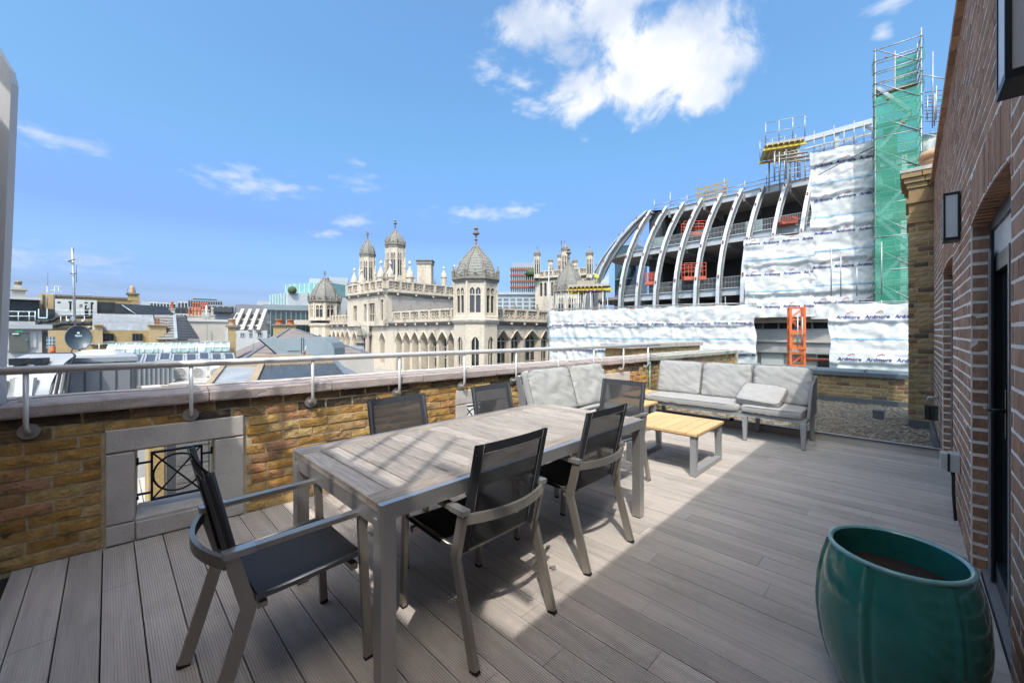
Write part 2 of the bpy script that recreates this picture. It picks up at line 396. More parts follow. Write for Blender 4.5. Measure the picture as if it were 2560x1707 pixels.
BROWN = [(0.0, (0.274, 0.148, 0.090)), (0.2, (0.357, 0.205, 0.129)), (0.4, (0.305, 0.174, 0.107)), (0.58, (0.410, 0.246, 0.158)), (0.75, (0.253, 0.144, 0.090)), (0.88, (0.347, 0.169, 0.099)), (1.0, (0.200, 0.118, 0.078))]
for nm, rn in (('brown_brick', 'object'), ('brown_brick_far', 'island')):
    pm(nm, (0, 0, 0), 0.85, var=0.34, scale=14, stretch=(1, 1, 0.5), ramp=BROWN, rnd=rn, bump=0.8, bscale=34, dirt=((0.14, 0.095, 0.075), 11.0, 0.55, 0.12, 0.6), dist=0.014)
SOOT = [(0.0, (0.05, 0.038, 0.028)), (0.35, (0.12, 0.08, 0.045)), (0.6, (0.07, 0.05, 0.036)), (0.8, (0.24, 0.145, 0.06)), (1.0, (0.16, 0.10, 0.065))]
pm('sooty_brick', (0, 0, 0), 0.9, var=0.5, scale=12, ramp=SOOT, rnd='object', bump=0.9, bscale=38, dist=0.02, dirt=((0.34, 0.23, 0.11), 7.0, 0.58, 0.1, 0.7))
pm('sand_mortar', (0.52, 0.42, 0.27), 0.95, var=0.25, scale=18, bump=0.4, bscale=90, dirt=((0.12, 0.09, 0.06), 5, 0.5, 0.25, 0.6))
pm('white_mortar', (0.80, 0.74, 0.66), 0.95, var=0.12, scale=25, bump=0.35, bscale=120)
pm('pale_mortar', (0.36, 0.28, 0.18), 0.95, var=0.2, scale=18, bump=0.3, bscale=90)
pm('coping_stone', (0.42, 0.345, 0.315), 0.85, var=0.2, scale=7, bump=0.35, bscale=70, dirt=((0.17, 0.125, 0.115), 3.5, 0.5, 0.2, 0.65, (1, 1, 3)))
pm('mossy_coping', (0.40, 0.37, 0.32), 0.9, var=0.25, scale=9, bump=0.4, bscale=60, dirt=((0.2, 0.2, 0.15), 4, 0.48, 0.2, 0.6))
pm('window_stone', (0.50, 0.455, 0.42), 0.85, var=0.12, scale=6, bump=0.22, bscale=80, dirt=((0.33, 0.275, 0.25), 4.0, 0.52, 0.2, 0.55))
pm('brushed_steel', (0.47, 0.455, 0.435), 0.36, 0.75, var=0.04, scale=14, stretch=(1, 1, 0.2))
pm('satin_steel', (0.40, 0.365, 0.32), 0.38, 0.75, var=0.07, scale=10)
pm('rail_steel', (0.64, 0.62, 0.60), 0.42, 0.4, var=0.07, scale=8)
pm('flange_steel', (0.40, 0.37, 0.345), 0.5, 0.7, var=0.15, scale=16)
pm('black_iron', (0.012, 0.013, 0.015), 0.4, 0.3, var=0.2, scale=20)
pm('rubber', (0.012, 0.012, 0.012), 0.8)
pm('cable_white', (0.66, 0.62, 0.58), 0.6, var=0.1, scale=12)
TEAK = dict(bump=0.25, bscale=50, dist=0.006)
pm('weathered_teak', (0.34, 0.295, 0.255), 0.78, var=0.45, scale=5, stretch=(1.2, 16, 1), dirt=((0.15, 0.125, 0.11), 5.0, 0.5, 0.2, 0.6, (0.7, 2.5, 1)), **TEAK)
pm('weathered_teak_long', (0.30, 0.25, 0.205), 0.78, var=0.45, scale=5, stretch=(16, 1.2, 1), dirt=((0.14, 0.115, 0.1), 5.0, 0.5, 0.2, 0.6, (2.5, 0.7, 1)), **TEAK)
tint_per_piece('weathered_teak', 0.82, 1.2)
pm('oiled_teak', (0.66, 0.41, 0.19), 0.5, var=0.14, scale=5, stretch=(14, 1.0, 1), bump=0.1, bscale=40)
tint_per_piece('oiled_teak', 0.93, 1.07)
pm('sling_hem', (0.030, 0.033, 0.040), 0.75, var=0.15, scale=60)
pm('sling_seat', (0.019, 0.021, 0.026), 0.7, var=0.22, scale=300, bump=0.15, bscale=900)
pm('sling_mesh', (0.036, 0.037, 0.040), 0.75, var=0.15, scale=200, trans=0.13)
pm('stitching', (0.22, 0.22, 0.22), 0.8)
pm('cushion_fabric', (0.345, 0.335, 0.325), 0.92, var=0.06, scale=9, bump=0.12, bscale=420, spec=0.2)
pm('cushion_fabric_cool', (0.375, 0.37, 0.355), 0.92, var=0.06, scale=9, bump=0.12, bscale=420, spec=0.2)
pm('cushion_seam', (0.18, 0.18, 0.18), 0.9)
pm('care_label', (0.8, 0.8, 0.8), 0.7)
pm('grey_metal', (0.36, 0.37, 0.375), 0.45, 0.3, var=0.05, scale=10)
pm('grey_rope', (0.17, 0.17, 0.175), 0.8, var=0.2, scale=80, stretch=(1, 1, 5))
pm('glaze_green', (0.016, 0.165, 0.14), 0.13, var=0.28, scale=5, bump=0.10, bscale=14, coat=0.6, dirt=((0.07, 0.29, 0.245), 3.2, 0.55, 0.25, 0.55), dist=0.02)
pm('glaze_rim', (0.17, 0.34, 0.33), 0.2, var=0.2, scale=12, coat=0.5)
pm('soil', (0.028, 0.016, 0.011), 0.95, var=0.4, scale=30, bump=0.6)
pm('navy_frame', (0.016, 0.024, 0.031), 0.38, 0.25, var=0.08, scale=6)
pm('edge_highlight', (0.42, 0.42, 0.43), 0.35, 0.7)  # pale metal for highlights put in as strips on the door edges
pm('pale_panel', (0.47, 0.48, 0.49), 0.35, 0.2, var=0.06, scale=3)
pm('interior_dark', (0.03, 0.03, 0.032), 0.7)
pm('threshold_grey', (0.17, 0.165, 0.17), 0.5)
pm('lantern_black', (0.010, 0.013, 0.016), 0.4, 0.3)
pm('lantern_frost', (0.52, 0.54, 0.55), 0.55, var=0.08, scale=5)
pm('lantern_white', (0.75, 0.77, 0.80), 0.5)
pm('grey_plastic', (0.42, 0.43, 0.42), 0.5, var=0.04, scale=9)
pm('lead', (0.155, 0.175, 0.20), 0.5, 0.25, var=0.22, scale=4, bump=0.15, bscale=12, dirt=((0.30, 0.31, 0.31), 3.0, 0.55, 0.2, 0.5, (1, 1, 4)))
pm('felt', (0.085, 0.088, 0.098), 0.85, var=0.2, scale=6)
pm('terracotta', (0.52, 0.30, 0.17), 0.8, var=0.12, scale=8)
pm('orange_clay', (0.47, 0.13, 0.05), 0.8, var=0.2, scale=10)
pm('white_panel_grey', (0.50, 0.50, 0.51), 0.45, var=0.05, scale=3)
PEB = [(0.0, (0.187, 0.140, 0.095)), (0.3, (0.317, 0.248, 0.180)), (0.55, (0.245, 0.189, 0.136)), (0.8, (0.403, 0.322, 0.238)), (1.0, (0.115, 0.087, 0.065))]
pm('pebble', (0, 0, 0), 0.85, var=0.15, scale=30, ramp=PEB, rnd='island')
pm('pebble_bed', (0.15, 0.125, 0.10), 0.95, var=0.5, scale=40, bump=0.8, bscale=50)
glass('clear_glass', (0.95, 0.975, 0.965), 0.10)
pm('glass_edge', (0.16, 0.30, 0.27), 0.2, var=0.1)
pm('window_dark', (0.022, 0.027, 0.032), 0.08, var=0.4, scale=0.8, spec=0.8)
pm('window_sky', (0.10, 0.135, 0.16), 0.07, var=0.5, scale=0.7, spec=1.0)
# ------------------------------------------------------------------ terrace: deck, walls
deck = MB().box(-4.3, 0.4, -1.2, 6.62, -0.12, -0.034).build('deck', 'under_deck'); tag(deck, kind='structure')
def plank_mesh(name, width):
    prof = [(0, -0.03), (0, -0.002)]; n = int(width / 0.0100); p = width / n
    for i in range(n):
        y = i * p; prof += [(y + 0.0006, 0.0), (y + p * 0.55, 0.0), (y + p * 0.62, -0.0036), (y + p * 0.95, -0.0036)]
    prof[-1] = (width, -0.001); prof.append((width, -0.03))
    v = [(x, y, z) for x in (0, 1) for y, z in prof]; k = len(prof)
    f = [(i, i + k, i + k + 1, i + 1) for i in range(k - 1)]
    me = bpy.data.meshes.new(name); me.from_pydata(v, [], f); me.materials.append(MATS['deck_board']); me.update(); return me
PITCH = 0.1462
pmesh = plank_mesh('plank', 0.1405)
def par_x(y): return -3.70 + 0.08 * (y - 0.2)
joints = {0: -3.11, 2: -2.63, -1: -2.2, 3: -1.9, 28: -0.2, 25: 0.02}
row = -3
while -0.0229 + row * PITCH < 6.45:
    y = -0.0229 + row * PITCH
    xa, xb = par_x(y) - 0.05, 0.30
    ysc = 1.0
    if row == -3: y, ysc = -0.40, 0.57
    cuts = [xa, joints.get(row, random.uniform(-3.0, -0.2)), xb]
    for a, b in zip(cuts, cuts[1:]):
        o = bpy.data.objects.new('plank', pmesh); COL.objects.link(o); o.parent = deck
        o.location = (a + 0.0012, y, random.uniform(-0.0008, 0.0008)); o.scale = (b - a - 0.0024, ysc, 1)
    row += 1

# parapet (brick, coping, stone-framed openings)
PF = Fr((par_x(0), 0), (1, -0.08))             # s ~ y along the wall
ps = 1 / math.sqrt(1 + 0.08 ** 2)
OPEN = [(-0.016, 0.742), (2.68, 3.43), (5.27, 6.02)]
parapet = thing('parapet_wall', 'low yellow brick parapet with stone coping and framed openings along the deck', 'wall', (par_x(0), 0, 0))
PT, PDEP = 0.90, 0.33
core = MB()
wall_open(core, lambda s, d, z: PF(s, d - 0.012, z), -1.3, 10.6, -0.05, PT, [(a + 0.142, b - 0.185, 0.13, 0.605, 0, 2) for a, b in OPEN], PDEP - 0.012)
wall_open(core, lambda s, d, z: PF(s, -PDEP, z), -1.3, 10.6, -1.6, PT, [(a + 0.142, b - 0.185, 0.13, 0.605, 0, 2) for a, b in OPEN], 0.001)
core.build('mortar_bed', 'sand_mortar', parapet)
BM = [brick_mesh('brick', 0.215, 0.065, 0.05, 'stock_brick', 0.0042, i, 0.004) for i in range(9)]
holes = [(a - 0.012, b + 0.012, -1, 0.775) for a, b in OPEN]
SB_ = [brick_mesh('brick', 0.215, 0.065, 0.05, 'sooty_brick', 0.0042, 30 + i, 0.004) for i in range(4)]
lay(parapet, PF, courses(-0.9, 10.4, 0.0, 0.9, 0.075, 0.226, 0.0135, holes), BM, 0.215, 0.065, 0.0, 300, 'stock_brick_far', 0.005, special=lambda b: SB_ if b[1] > 0.82 or (b[1] > 0.74 and random.random() < 0.45) else None)
def coping(F, s0, s1, z0, z1, d0, d1, m, parent, joint=0.9):
    x = s0
    while x < s1 - 0.01:
        e = min(x + joint * random.uniform(0.92, 1.08), s1)
        mb = MB(); a, b = x + 0.003, e - 0.003; c = 0.012
        n = 6
        rows = []
        for q in range(n + 1):
            s_ = a + (b - a) * q / n; j = lambda: random.uniform(-0.0022, 0.0022)
            rows.append([F(s_, d1 - 0.004 + j(), z0), F(s_, d1 + j(), z0 + c), F(s_, d1 + j(), z1 - c), F(s_, d1 - c + j(), z1 - 0.002 + j()), F(s_, d0 + c, z1 + 0.012), F(s_, d0, z1), F(s_, d0, z0)])
        mb.grid(rows, False, True); mb.quad(*rows[0]); mb.quad(*rows[-1])
        mb.build('coping_stone', m, parent); x = e
coping(PF, -1.3, 6.83, 0.90, 0.978, -PDEP - 0.03, 0.045, 'coping_stone', parapet)
coping(PF, 6.84, 10.4, 0.905, 0.985, -PDEP - 0.03, 0.06, 'mossy_coping', parapet, 1.2)
def iron_grille(F, a, b, z0, z1, d):
    g = thing('iron_grille', '', 'grille', F((a + b) / 2, d, z0)); w = 0.014
    fr = MB(); m0, m1 = a + 0.075, b - 0.06
    for s0, s1, y0, y1 in ((m0, m1, z0, z0 + w), (m0, m1, z1 - w, z1), (m0, m0 + w, z0 + w, z1 - w), (m1 - w, m1, z0 + w, z1 - w)): fr.fbox(F, s0, s1, d - 0.012, d + 0.012, y0, y1)
    fr.build('frame', 'black_iron', g)
    cx, cz, r = (m0 + m1) / 2, (z0 + z1) / 2, min((m1 - m0), (z1 - z0)) / 2 - w
    rx = (m1 - m0) / 2 - w
    MB().tube([F(cx + rx * math.cos(2 * math.pi * k / 28), d, cz + r * math.sin(2 * math.pi * k / 28)) for k in range(28)], 0.007, 6, closed=True).build('ring', 'black_iron', g)
    for sgn in (1, -1):
        MB().bar(F(m0 + w, d - 0.004 * sgn, cz - sgn * ((z1 - z0) / 2 - w)), F(m1 - w, d - 0.004 * sgn, cz + sgn * ((z1 - z0) / 2 - w)), 0.011).build('cross_bar', 'black_iron', g)
    for s_, e_, zz, dz in ((m0, a + 0.005, z0 + 0.06, -0.035), (m0, a + 0.005, z1 - 0.07, 0.04), (m1, b - 0.005, z0 + 0.06, -0.035), (m1, b - 0.005, z1 - 0.07, 0.04)):
        MB().bar(F(s_, d, zz), F(e_, d, zz), 0.014).bar(F(e_, d, zz - 0.012), F(e_, d, zz + dz), 0.016).build('lug', 'black_iron', g)
    return g
for k, (a, b) in enumerate(OPEN):
    su = thing('stone_window_surround', ('stone surround of the nearest opening in the brick parapet, behind the end chair', 'white stone surround in the parapet behind the far side dining chair', 'pale stone surround in the parapet between the two sofas')[k],
               'stone surround', PF((a + b) / 2, 0, 0), group='stone framed openings in the parapet')
    i0, i1 = a + 0.142, b - 0.185
    for s0, s1, z0, z1 in ((a, b, 0.612, 0.765), (a, i0, 0.14, 0.606), (i1, b, 0.14, 0.606), (a, i0, 0.004, 0.136), (i0 + 0.003, b, 0.004, 0.13)):
        mb = MB(); e = 0.008; dd = 0.010 + random.uniform(-.001, .001)
        out = [PF(s0 + e, dd, z0 + e), PF(s0 + e, dd, z1 - e), PF(s1 - e, dd, z1 - e), PF(s1 - e, dd, z0 + e)]
        mid = [PF(s0 + .002, dd - .006, z0 + .002), PF(s0 + .002, dd - .006, z1 - .002), PF(s1 - .002, dd - .006, z1 - .002), PF(s1 - .002, dd - .006, z0 + .002)]
        bk = [PF(s0 + .002, -PDEP - .01, z0 + .002), PF(s0 + .002, -PDEP - .01, z1 - .002), PF(s1 - .002, -PDEP - .01, z1 - .002), PF(s1 - .002, -PDEP - .01, z0 + .002)]
        mb.hexa(mid, out); mb.hexa(bk, mid); mb.build('stone_block', 'window_stone', su)
    MB().fbox(PF, i0 + .003, i1 - .003, -PDEP, 0.004, 0.131, 0.148).build('sill', 'window_stone', su)
    g = iron_grille(PF, i0, i1, 0.20, 0.55, -0.16)
    tag(g, ('black iron grille with ring and cross in the nearest parapet opening', 'black iron grille in the parapet opening behind the far side dining chair', 'black iron grille in the parapet opening between the sofas')[k], 'grille', 'iron grilles in the parapet openings')
# handrail
rail = thing('handrail', 'long brushed steel handrail on curved posts above the parapet coping', 'handrail', PF(0, 0.06, 0))
MB().tube([PF(-1.2, 0.075, 1.185), PF(1.5, 0.075, 1.185), PF(4, 0.075, 1.185), PF(6.80, 0.075, 1.185)], 0.0245, 14).build('top_rail', 'rail_steel', rail)
for s_ in (-0.335, 0.42, 1.215, 1.987, 2.735, 3.483, 4.23, 4.98, 5.73, 6.45):
    p = MB(); pts = [PF(s_, 0.075, 1.17), PF(s_, 0.075, 0.9)]
    for a in range(0, 91, 15): pts.append(PF(s_, 0.02 + 0.055 * math.cos(R(a)), 0.87 - 0.055 * math.sin(R(a))))
    pts.append(PF(s_, 0.0, 0.815)); p.tube(pts, 0.0125, 10)
    po = p.build('post', 'rail_steel', rail)
    q = MB(); n_ = Vector((PF.n.x, PF.n.y, 0)); c0 = PF(s_, 0.006, 0.815)
    q.tube([c0, c0 + n_ * 0.007], 0.047, 18); q.tube([c0 + n_ * 0.007, c0 + n_ * 0.02], 0.02, 12)
    fl = q.build('flange', 'flange_steel', po)
    if s_ < 0.5: fl['label'] = 'flat round wall plate at the foot of the post'
cab = MB(); pts = []
for i in range(0, 90):
    s_ = -1.2 + i * 0.13; pts.append(PF(s_, -0.12 + 0.012 * math.sin(i * 0.7), 0.997 + 0.006 * abs(math.sin(i * 0.55)) + (0.004 if s_ > 6.8 else 0)))
cab.tube(pts, 0.009, 6)
cable = cab.build('cable', 'cable_white'); tag(cable, 'white cable clipped along the top of the stone coping', 'cable')
for i in range(9): MB().fbox(PF, -0.4 + i * 0.83, -0.365 + i * 0.83, -0.15, -0.09, 0.982, 1.012).build('clip', 'cable_white', cable)
# raised slab beyond the rail end
sl = thing('stone_slab', 'thick weathered stone slab on brick just beyond the end of the steel handrail', 'stone slab', PF(8.2, -0.75, 0.9))
MB().fbox(PF, 6.9, 9.9, -1.25, -0.52, 1.09, 1.17).build('slab', 'mossy_coping', sl)
MB().fbox(PF, 7.0, 9.8, -1.2, -0.56, 0.2, 1.088).build('brick_base', 'stock_brick_far', sl)

# house wall on the right
HX = 0.262
HF = Fr((HX, 0), (-1, 0))                      # s = -y
HW = 3.56
house = thing('house_wall', 'tall reddish brown brick wall with white mortar, doors and lanterns beside the deck', 'wall', (HX, 0, 0))
DOORS = [(2.31, 3.63), (4.99, 6.42)]
dops = [(-b, -a, -0.1, 2.045, 0.035, 2) for a, b in DOORS]
hm = MB(); HB = lambda s, d, z: HF(s, d - 0.0032, z)
wall_open(hm, HB, -8.44, 1.2, -0.15, HW, dops, 0.33, n=6)
wall_open(hm, lambda s, d, z: HF(s, -0.34, z), -8.44, 1.2, -0.15, HW, dops, 0.001, n=6)
hm.fbox(HF, -8.44, 1.2, -0.34, -0.008, HW, HW + 0.002)
hm.build('mortar_bed', 'white_mortar', house)
NB = [brick_mesh('brick', 0.215, 0.065, 0.05, 'brown_brick', 0.0018, 50 + i, 0.0018) for i in range(7)]
hh = [(-b - 0.002, -a + 0.002, -1, 2.33) for a, b in DOORS]
bl = courses(-8.44, 1.2, -0.075, HW, 0.0755, 0.2255, 0.0145, hh)
for a, b in DOORS:                             # brick-on-end arches over the doors, and the reveals
    n = 19
    for i in range(n):
        w = (b - a) / n; q = -1 + 2 * (i + .5) / n
        bl.append((-(a + w * (i + 0.5)), 2.05 + 0.035 * (1 - q * q) + 0.127, w - 0.012, 0.245))
lay(house, HF, bl, NB, 0.215, 0.065, 0.0, 296, 'brown_brick_far', 0.0012)
for a, b in DOORS:
    RF = Fr((HX, b), (0, -1))                  # reveal at the far jamb faces back to the viewer
    rb = []
    k = 0; z = -0.075
    while z < 2.0:
        rb.append((0.052 if k % 2 else 0.10, z + 0.0755 / 2, 0.092 if k % 2 else 0.19, 0.0635)); z += 0.0755; k += 1
    lay(house, RF, rb, NB, 0.215, 0.065, 0.003, 2, 'brown_brick_far', 0.002)
for a, b in DOORS:
    n = 19; w = (b - a) / n
    for i in range(n):
        q = -1 + 2 * (i + .5) / n; zc_ = 2.045 + 0.035 * (1 - q * q); y_ = a + w * (i + .5)
        MB().box(HX + 0.002, HX + 0.105, y_ - w / 2 + .006, y_ + w / 2 - .006, zc_ - 0.012, zc_ - 0.001).build('arch_brick', 'brown_brick', house)
cp = thing('wall_coping', 'dark brown brick-on-edge capping along the top of the tall wall', 'wall coping', (HX, 3, HW))
y = -1.2
cnt = 0
while y < 8.4:
    o = MB().box(HX - 0.035, HX + 0.36, y + 0.003, min(y + 0.215, 8.4), HW + 0.003, HW + 0.075).build('capping_brick', 'brown_brick', cp); y += 0.222
# doors
def double_door(a, b, lab, openleaf):
    dr = thing('glazed_door', lab, 'door', (HX, (a + b) / 2, 0), group='dark glazed doors in the brick wall')
    x0 = HX + 0.075; x1 = x0 + 0.07
    fr = MB(); 
    fr.box(x0, x1, a + 0.004, a + 0.062, 0.0, 2.035); fr.box(x0, x1, b - 0.062, b - 0.004, 0.0, 2.035); fr.box(x0, x1, a + 0.064, b - 0.064, 1.985, 2.06)
    fr.build('frame', 'navy_frame', dr)
    MB().box(x0 + 0.012, x1 - 0.01, a + 0.064, b - 0.064, 1.83, 1.983).build('head_panel', 'pale_panel', dr)
    MB().box(x0 - 0.03, x1 + 0.1, a + 0.004, b - 0.004, -0.03, 0.02).build('threshold', 'threshold_grey', dr)
    MB().box(x0 - 0.02, x0 - 0.012, b - 0.19, b - 0.178, 0.03, 1.86).build('edge_trim', 'edge_highlight', dr)  # pale strip stands in for the bright highlight along the leaf edge
    MB().box(x0 - 0.012, x0 - 0.001, b - 0.19, b - 0.066, 0.03, 1.86).build('stile', 'navy_frame', dr)
    mid = (a + b) / 2
    for k, (p, q) in enumerate(((a + 0.066, mid - 0.002), (mid + 0.002, b - 0.066))):
        lf = MB(); xx0, xx1 = x0 + 0.004, x0 + 0.062
        lf.box(xx0, xx1, p, p + 0.085, 0.03, 1.825); lf.box(xx0, xx1, q - 0.085, q, 0.03, 1.825); lf.box(xx0, xx1, p + 0.087, q - 0.087, 0.03, 0.14); lf.box(xx0, xx1, p + 0.087, q - 0.087, 1.74, 1.825)
        leaf = lf.build('door_leaf', 'navy_frame', dr)
        MB().box(x0 + 0.028, x0 + 0.036, p + 0.087, q - 0.087, 0.142, 1.738).build('pane', 'window_dark', leaf)
        for zz in (0.25, 0.95, 1.6): MB().box(x0 - 0.012, x0 + 0.002, (q - 0.02 if k else p), (q + 0.012 if k else p + 0.03), zz, zz + 0.1).build('hinge', 'black_iron', leaf)
        if k:
            h = MB(); h.box(x0 - 0.008, x0 + 0.003, p + 0.03, p + 0.056, 0.90, 1.13); h.tube([(x0 - 0.008, p + 0.043, 1.03), (x0 - 0.055, p + 0.043, 1.03), (x0 - 0.06, p + 0.06, 1.03), (x0 - 0.06, p + 0.16, 1.025)], 0.009, 8)
            h.build('handle', 'black_iron', leaf)
            MB().box(x0 - 0.004, x0 + 0.003, p - 0.002, p + 0.012, 0.03, 1.825).build('edge_strip', 'edge_highlight', leaf)  # pale strip for the highlight where the leaves meet
    return dr
double_door(*DOORS[0], 'dark navy glazed door in the brick wall behind the green planter', True)
double_door(*DOORS[1], 'dark navy glazed door farther along the brick wall, beyond the wall socket box', False)
MB().box(HX + 0.5, HX + 3.0, -1.0, 8.2, -0.1, -0.02).build('room_floor', 'interior_dark', house)
MB().box(HX + 0.9, HX + 0.95, -1.0, 8.2, -0.02, HW).build('room_wall', 'interior_dark', house)
def wall_lantern(y, lab):
    t = thing('wall_lantern', lab, 'lantern', (HX, y, 2.06), group='black box lanterns on the brick wall')
    x0, x1, y0, y1, z0, z1, w = HX - 0.085, HX - 0.003, y, y + 0.145, 2.06, 2.40, 0.012
    f = MB()
    for zz in ((z0, z0 + 0.022), (z1 - 0.016, z1)): f.box(x0, x1, y0, y1, *zz)
    for xx in ((x0, x0 + w), (x1 - w, x1)):
        for yy in ((y0, y0 + w), (y1 - w, y1)): f.box(*xx, *yy, z0 + 0.022, z1 - 0.016)
    f.build('frame', 'lantern_black', t)
    g = MB(); g.box(x0 + w, x1 - w, y0 + 0.004, y0 + 0.007, z0 + 0.023, z1 - 0.017); g.box(x0 + w, x1 - w, y1 - 0.007, y1 - 0.004, z0 + 0.023, z1 - 0.017); g.build('side_pane', 'lantern_frost', t)
    MB().box(x0 + 0.003, x0 + 0.006, y0 + w, y1 - w, z0 + 0.023, z1 - 0.017).build('front_pane', 'lantern_white', t)
wall_lantern(1.63, 'black box lantern with frosted sides cut off at the upper right corner')
wall_lantern(4.22, 'black box lantern with frosted sides high between the two dark doors')
t = thing('socket_box', 'grey weatherproof socket box low on the brick wall before the far door', 'socket box', (HX, 4.3, 0.4))
MB().box(HX - 0.055, HX - 0.002, 4.26, 4.38, 0.405, 0.53).build('body', 'grey_plastic', t)
MB().box(HX - 0.095, HX - 0.057, 4.265, 4.375, 0.41, 0.525).build('lid', 'grey_plastic', t)
MB().box(HX - 0.062, HX - 0.05, 4.255, 4.26, 0.402, 0.533).tube([(HX - 0.03, 4.32, 0.40), (HX - 0.03, 4.32, 0.24), (HX - 0.02, 4.3, 0.05)], 0.01, 6).build('conduit', 'rubber', t)
t = thing('garden_tap', 'small metal tap with black holder on the brick wall beside the far door', 'tap', (HX, 6.9, 0.55))
MB().tube([(HX, 6.95, 0.62), (HX - 0.09, 6.95, 0.62), (HX - 0.10, 6.95, 0.56)], 0.014, 8).build('spout', 'brushed_steel', t)
MB().box(HX - 0.13, HX - 0.02, 6.62, 6.72, 0.40, 0.56).build('holder', 'black_iron', t)
# chimney stack at the end of the wall
PY = 8.45
stack = thing('chimney_stack', 'yellow brick chimney stack with corbelled cap at the far end of the brown wall', 'chimney', (0.0, PY, 0))
FF = Fr((0.0, PY), (0, -1)); FL = Fr((0.0, PY + 0.8), (-1, 0))
MB().box(0.008, 0.8, PY + 0.008, PY + 0.8, -0.1, 3.5).build('mortar_bed', 'pale_mortar', stack)
VB = [brick_mesh('brick', 0.215, 0.065, 0.05, 'pale_stock_brick', 0.003, 90 + i) for i in range(5)]
lay(stack, FF, courses(0.0, 0.7, 0.1, 3.02, 0.0755, 0.226, 0.009, (), 0.5), VB, 0.215, 0.065, 0.0, 200, 'pale_stock_brick_far')
lay(stack, FL, courses(0.0, 0.8, 0.1, 3.02, 0.0755, 0.226, 0.009, (), 0.5), VB, 0.215, 0.065, 0.0, 60, 'pale_stock_brick_far')
z = 3.02
for k, (ov, hh_) in enumerate(((0.02, .075), (0.0, .075), (0.0, .15), (0.03, .075), (0.0, .15), (0.02, .075), (0.05, .075), (0.08, .08))):
    b = MB(); x = -ov
    while x < 0.8:
        b.box(x + .003, min(x + .222, 0.86 + ov) - .003, PY - ov, PY + 0.8 + ov, z + .003, z + hh_ - .003); x += .225
    b.build('corbel_course', 'pale_stock_brick_far', stack); z += hh_
MB().box(-0.09, 0.9, PY - 0.09, PY + 0.9, z, z + 0.05).build('cap_slab', 'mossy_coping', stack)
pot = thing('chimney_pot', 'round buff terracotta chimney pot with domed cowl on the brick stack', 'chimney pot', (0.33, PY + 0.35, z + 0.05))
zz = z + 0.05
MB().lathe([(0.2, 0), (0.21, 0.02), (0.19, 0.04), (0.185, 0.12), (0.2, 0.13), (0.2, 0.15), (0.18, 0.16), (0.175, 0.2)], (0.33, PY + 0.35, zz), 20).build('pot_body', 'terracotta', pot)
MB().lathe([(0.17, 0.2), (0.225, 0.21), (0.23, 0.24), (0.2, 0.30), (0.12, 0.335), (0.001, 0.35)], (0.33, PY + 0.35, zz), 20).build('cowl', 'terracotta', pot)
MB().box(0.0, 0.25, PY - 0.05, PY - 0.002, -0.02, 0.10).build('lead_skirt', 'felt', stack)
# gravel roof behind the glass, its low wall and upstands
roof_bed = MB().box(-3.6, 0.6, 6.6, 11.0, -0.25, -0.03).build('gravel_roof', 'pebble_bed'); tag(roof_bed, kind='structure')
g = MB(); rnd = random.Random(3)
for i in range(9500):
    x = rnd.uniform(-3.2, 0.24); y = 6.58 + (10.52 - 6.58) * rnd.random() ** 1.25; r = rnd.uniform(0.012, 0.028)
    if x > 0.0 and y > 8.4: continue
    zc = -0.022 + rnd.uniform(-0.008, 0.014); a = rnd.uniform(0, 6.28); n = len(g.v); e = rnd.uniform(0.6, 1.0)
    for px, py, pz in ((1, 0, 0), (0.3, 0.85, 0.1), (-0.75, 0.6, 0), (-0.8, -0.55, 0.1), (0.3, -0.85, 0)):
        X = px * r; Y = py * r * e; g.v.append((x + X * math.cos(a) - Y * math.sin(a), y + X * math.sin(a) + Y * math.cos(a), zc + pz * r))
    g.v.append((x + rnd.uniform(-.3, .3) * r, y + rnd.uniform(-.3, .3) * r, zc + r * rnd.uniform(0.45, 0.8)))
    for k in range(5): g.f.append((n + k, n + (k + 1) % 5, n + 5)); g.sm.append(True)
go = g.build('gravel', 'pebble'); tag(go, kind='stuff')
lw = thing('low_brick_wall', 'low yellow brick wall with grey lead capping behind the gravel', 'wall', (-1.5, 10.55, 0))
LF = Fr((-3.2, 10.55), (0, -1))
MB().box(-3.3, 0.0, 10.558, 10.9, -0.2, 0.525).build('mortar_bed', 'pale_mortar', lw)
lay(lw, LF, courses(0.0, 3.2, 0.085, 0.53, 0.0745, 0.226, 0.009), VB, 0.215, 0.065, 0.0, 120, 'pale_stock_brick_far')
b = MB()
b.grid([[(x, 10.50, 0.52), (x, 10.49, 0.60), (x, 10.53, 0.625), (x, 10.93, 0.64), (x, 10.95, 0.55)] for x in (-3.3, -1.6, -0.001)], False)
b.box(-0.62, -0.59, 10.48, 10.95, 0.515, 0.648); b.build('lead_capping', 'lead', lw)
MB().box(-3.2, 0.0, 10.48, 10.547, -0.02, 0.085).build('felt_upstand', 'felt', lw)
MB().box(HX - 0.05, HX - 0.012, 6.6, 8.39, -0.02, 0.11).build('felt_upstand', 'felt', house)
t = thing('roof_outlet', 'small dark grey square outlet standing in the gravel', 'roof outlet', (-0.35, 8.9, 0))
MB().box(-0.42, -0.28, 8.85, 8.97, -0.02, 0.10).build('body', 'felt', t); MB().box(-0.43, -0.27, 8.84, 8.98, 0.10, 0.115).build('lid', 'felt', t)
t = thing('lead_vent', 'low grey lead box on the gravel seen under the long sofa', 'vent', (-2.6, 8.4, 0)); MB().box(-2.9, -2.2, 7.9, 8.4, -0.02, 0.22).build('body', 'lead', t); MB().box(-2.93, -2.17, 7.87, 8.43, 0.222, 0.25).build('lid', 'lead', t)
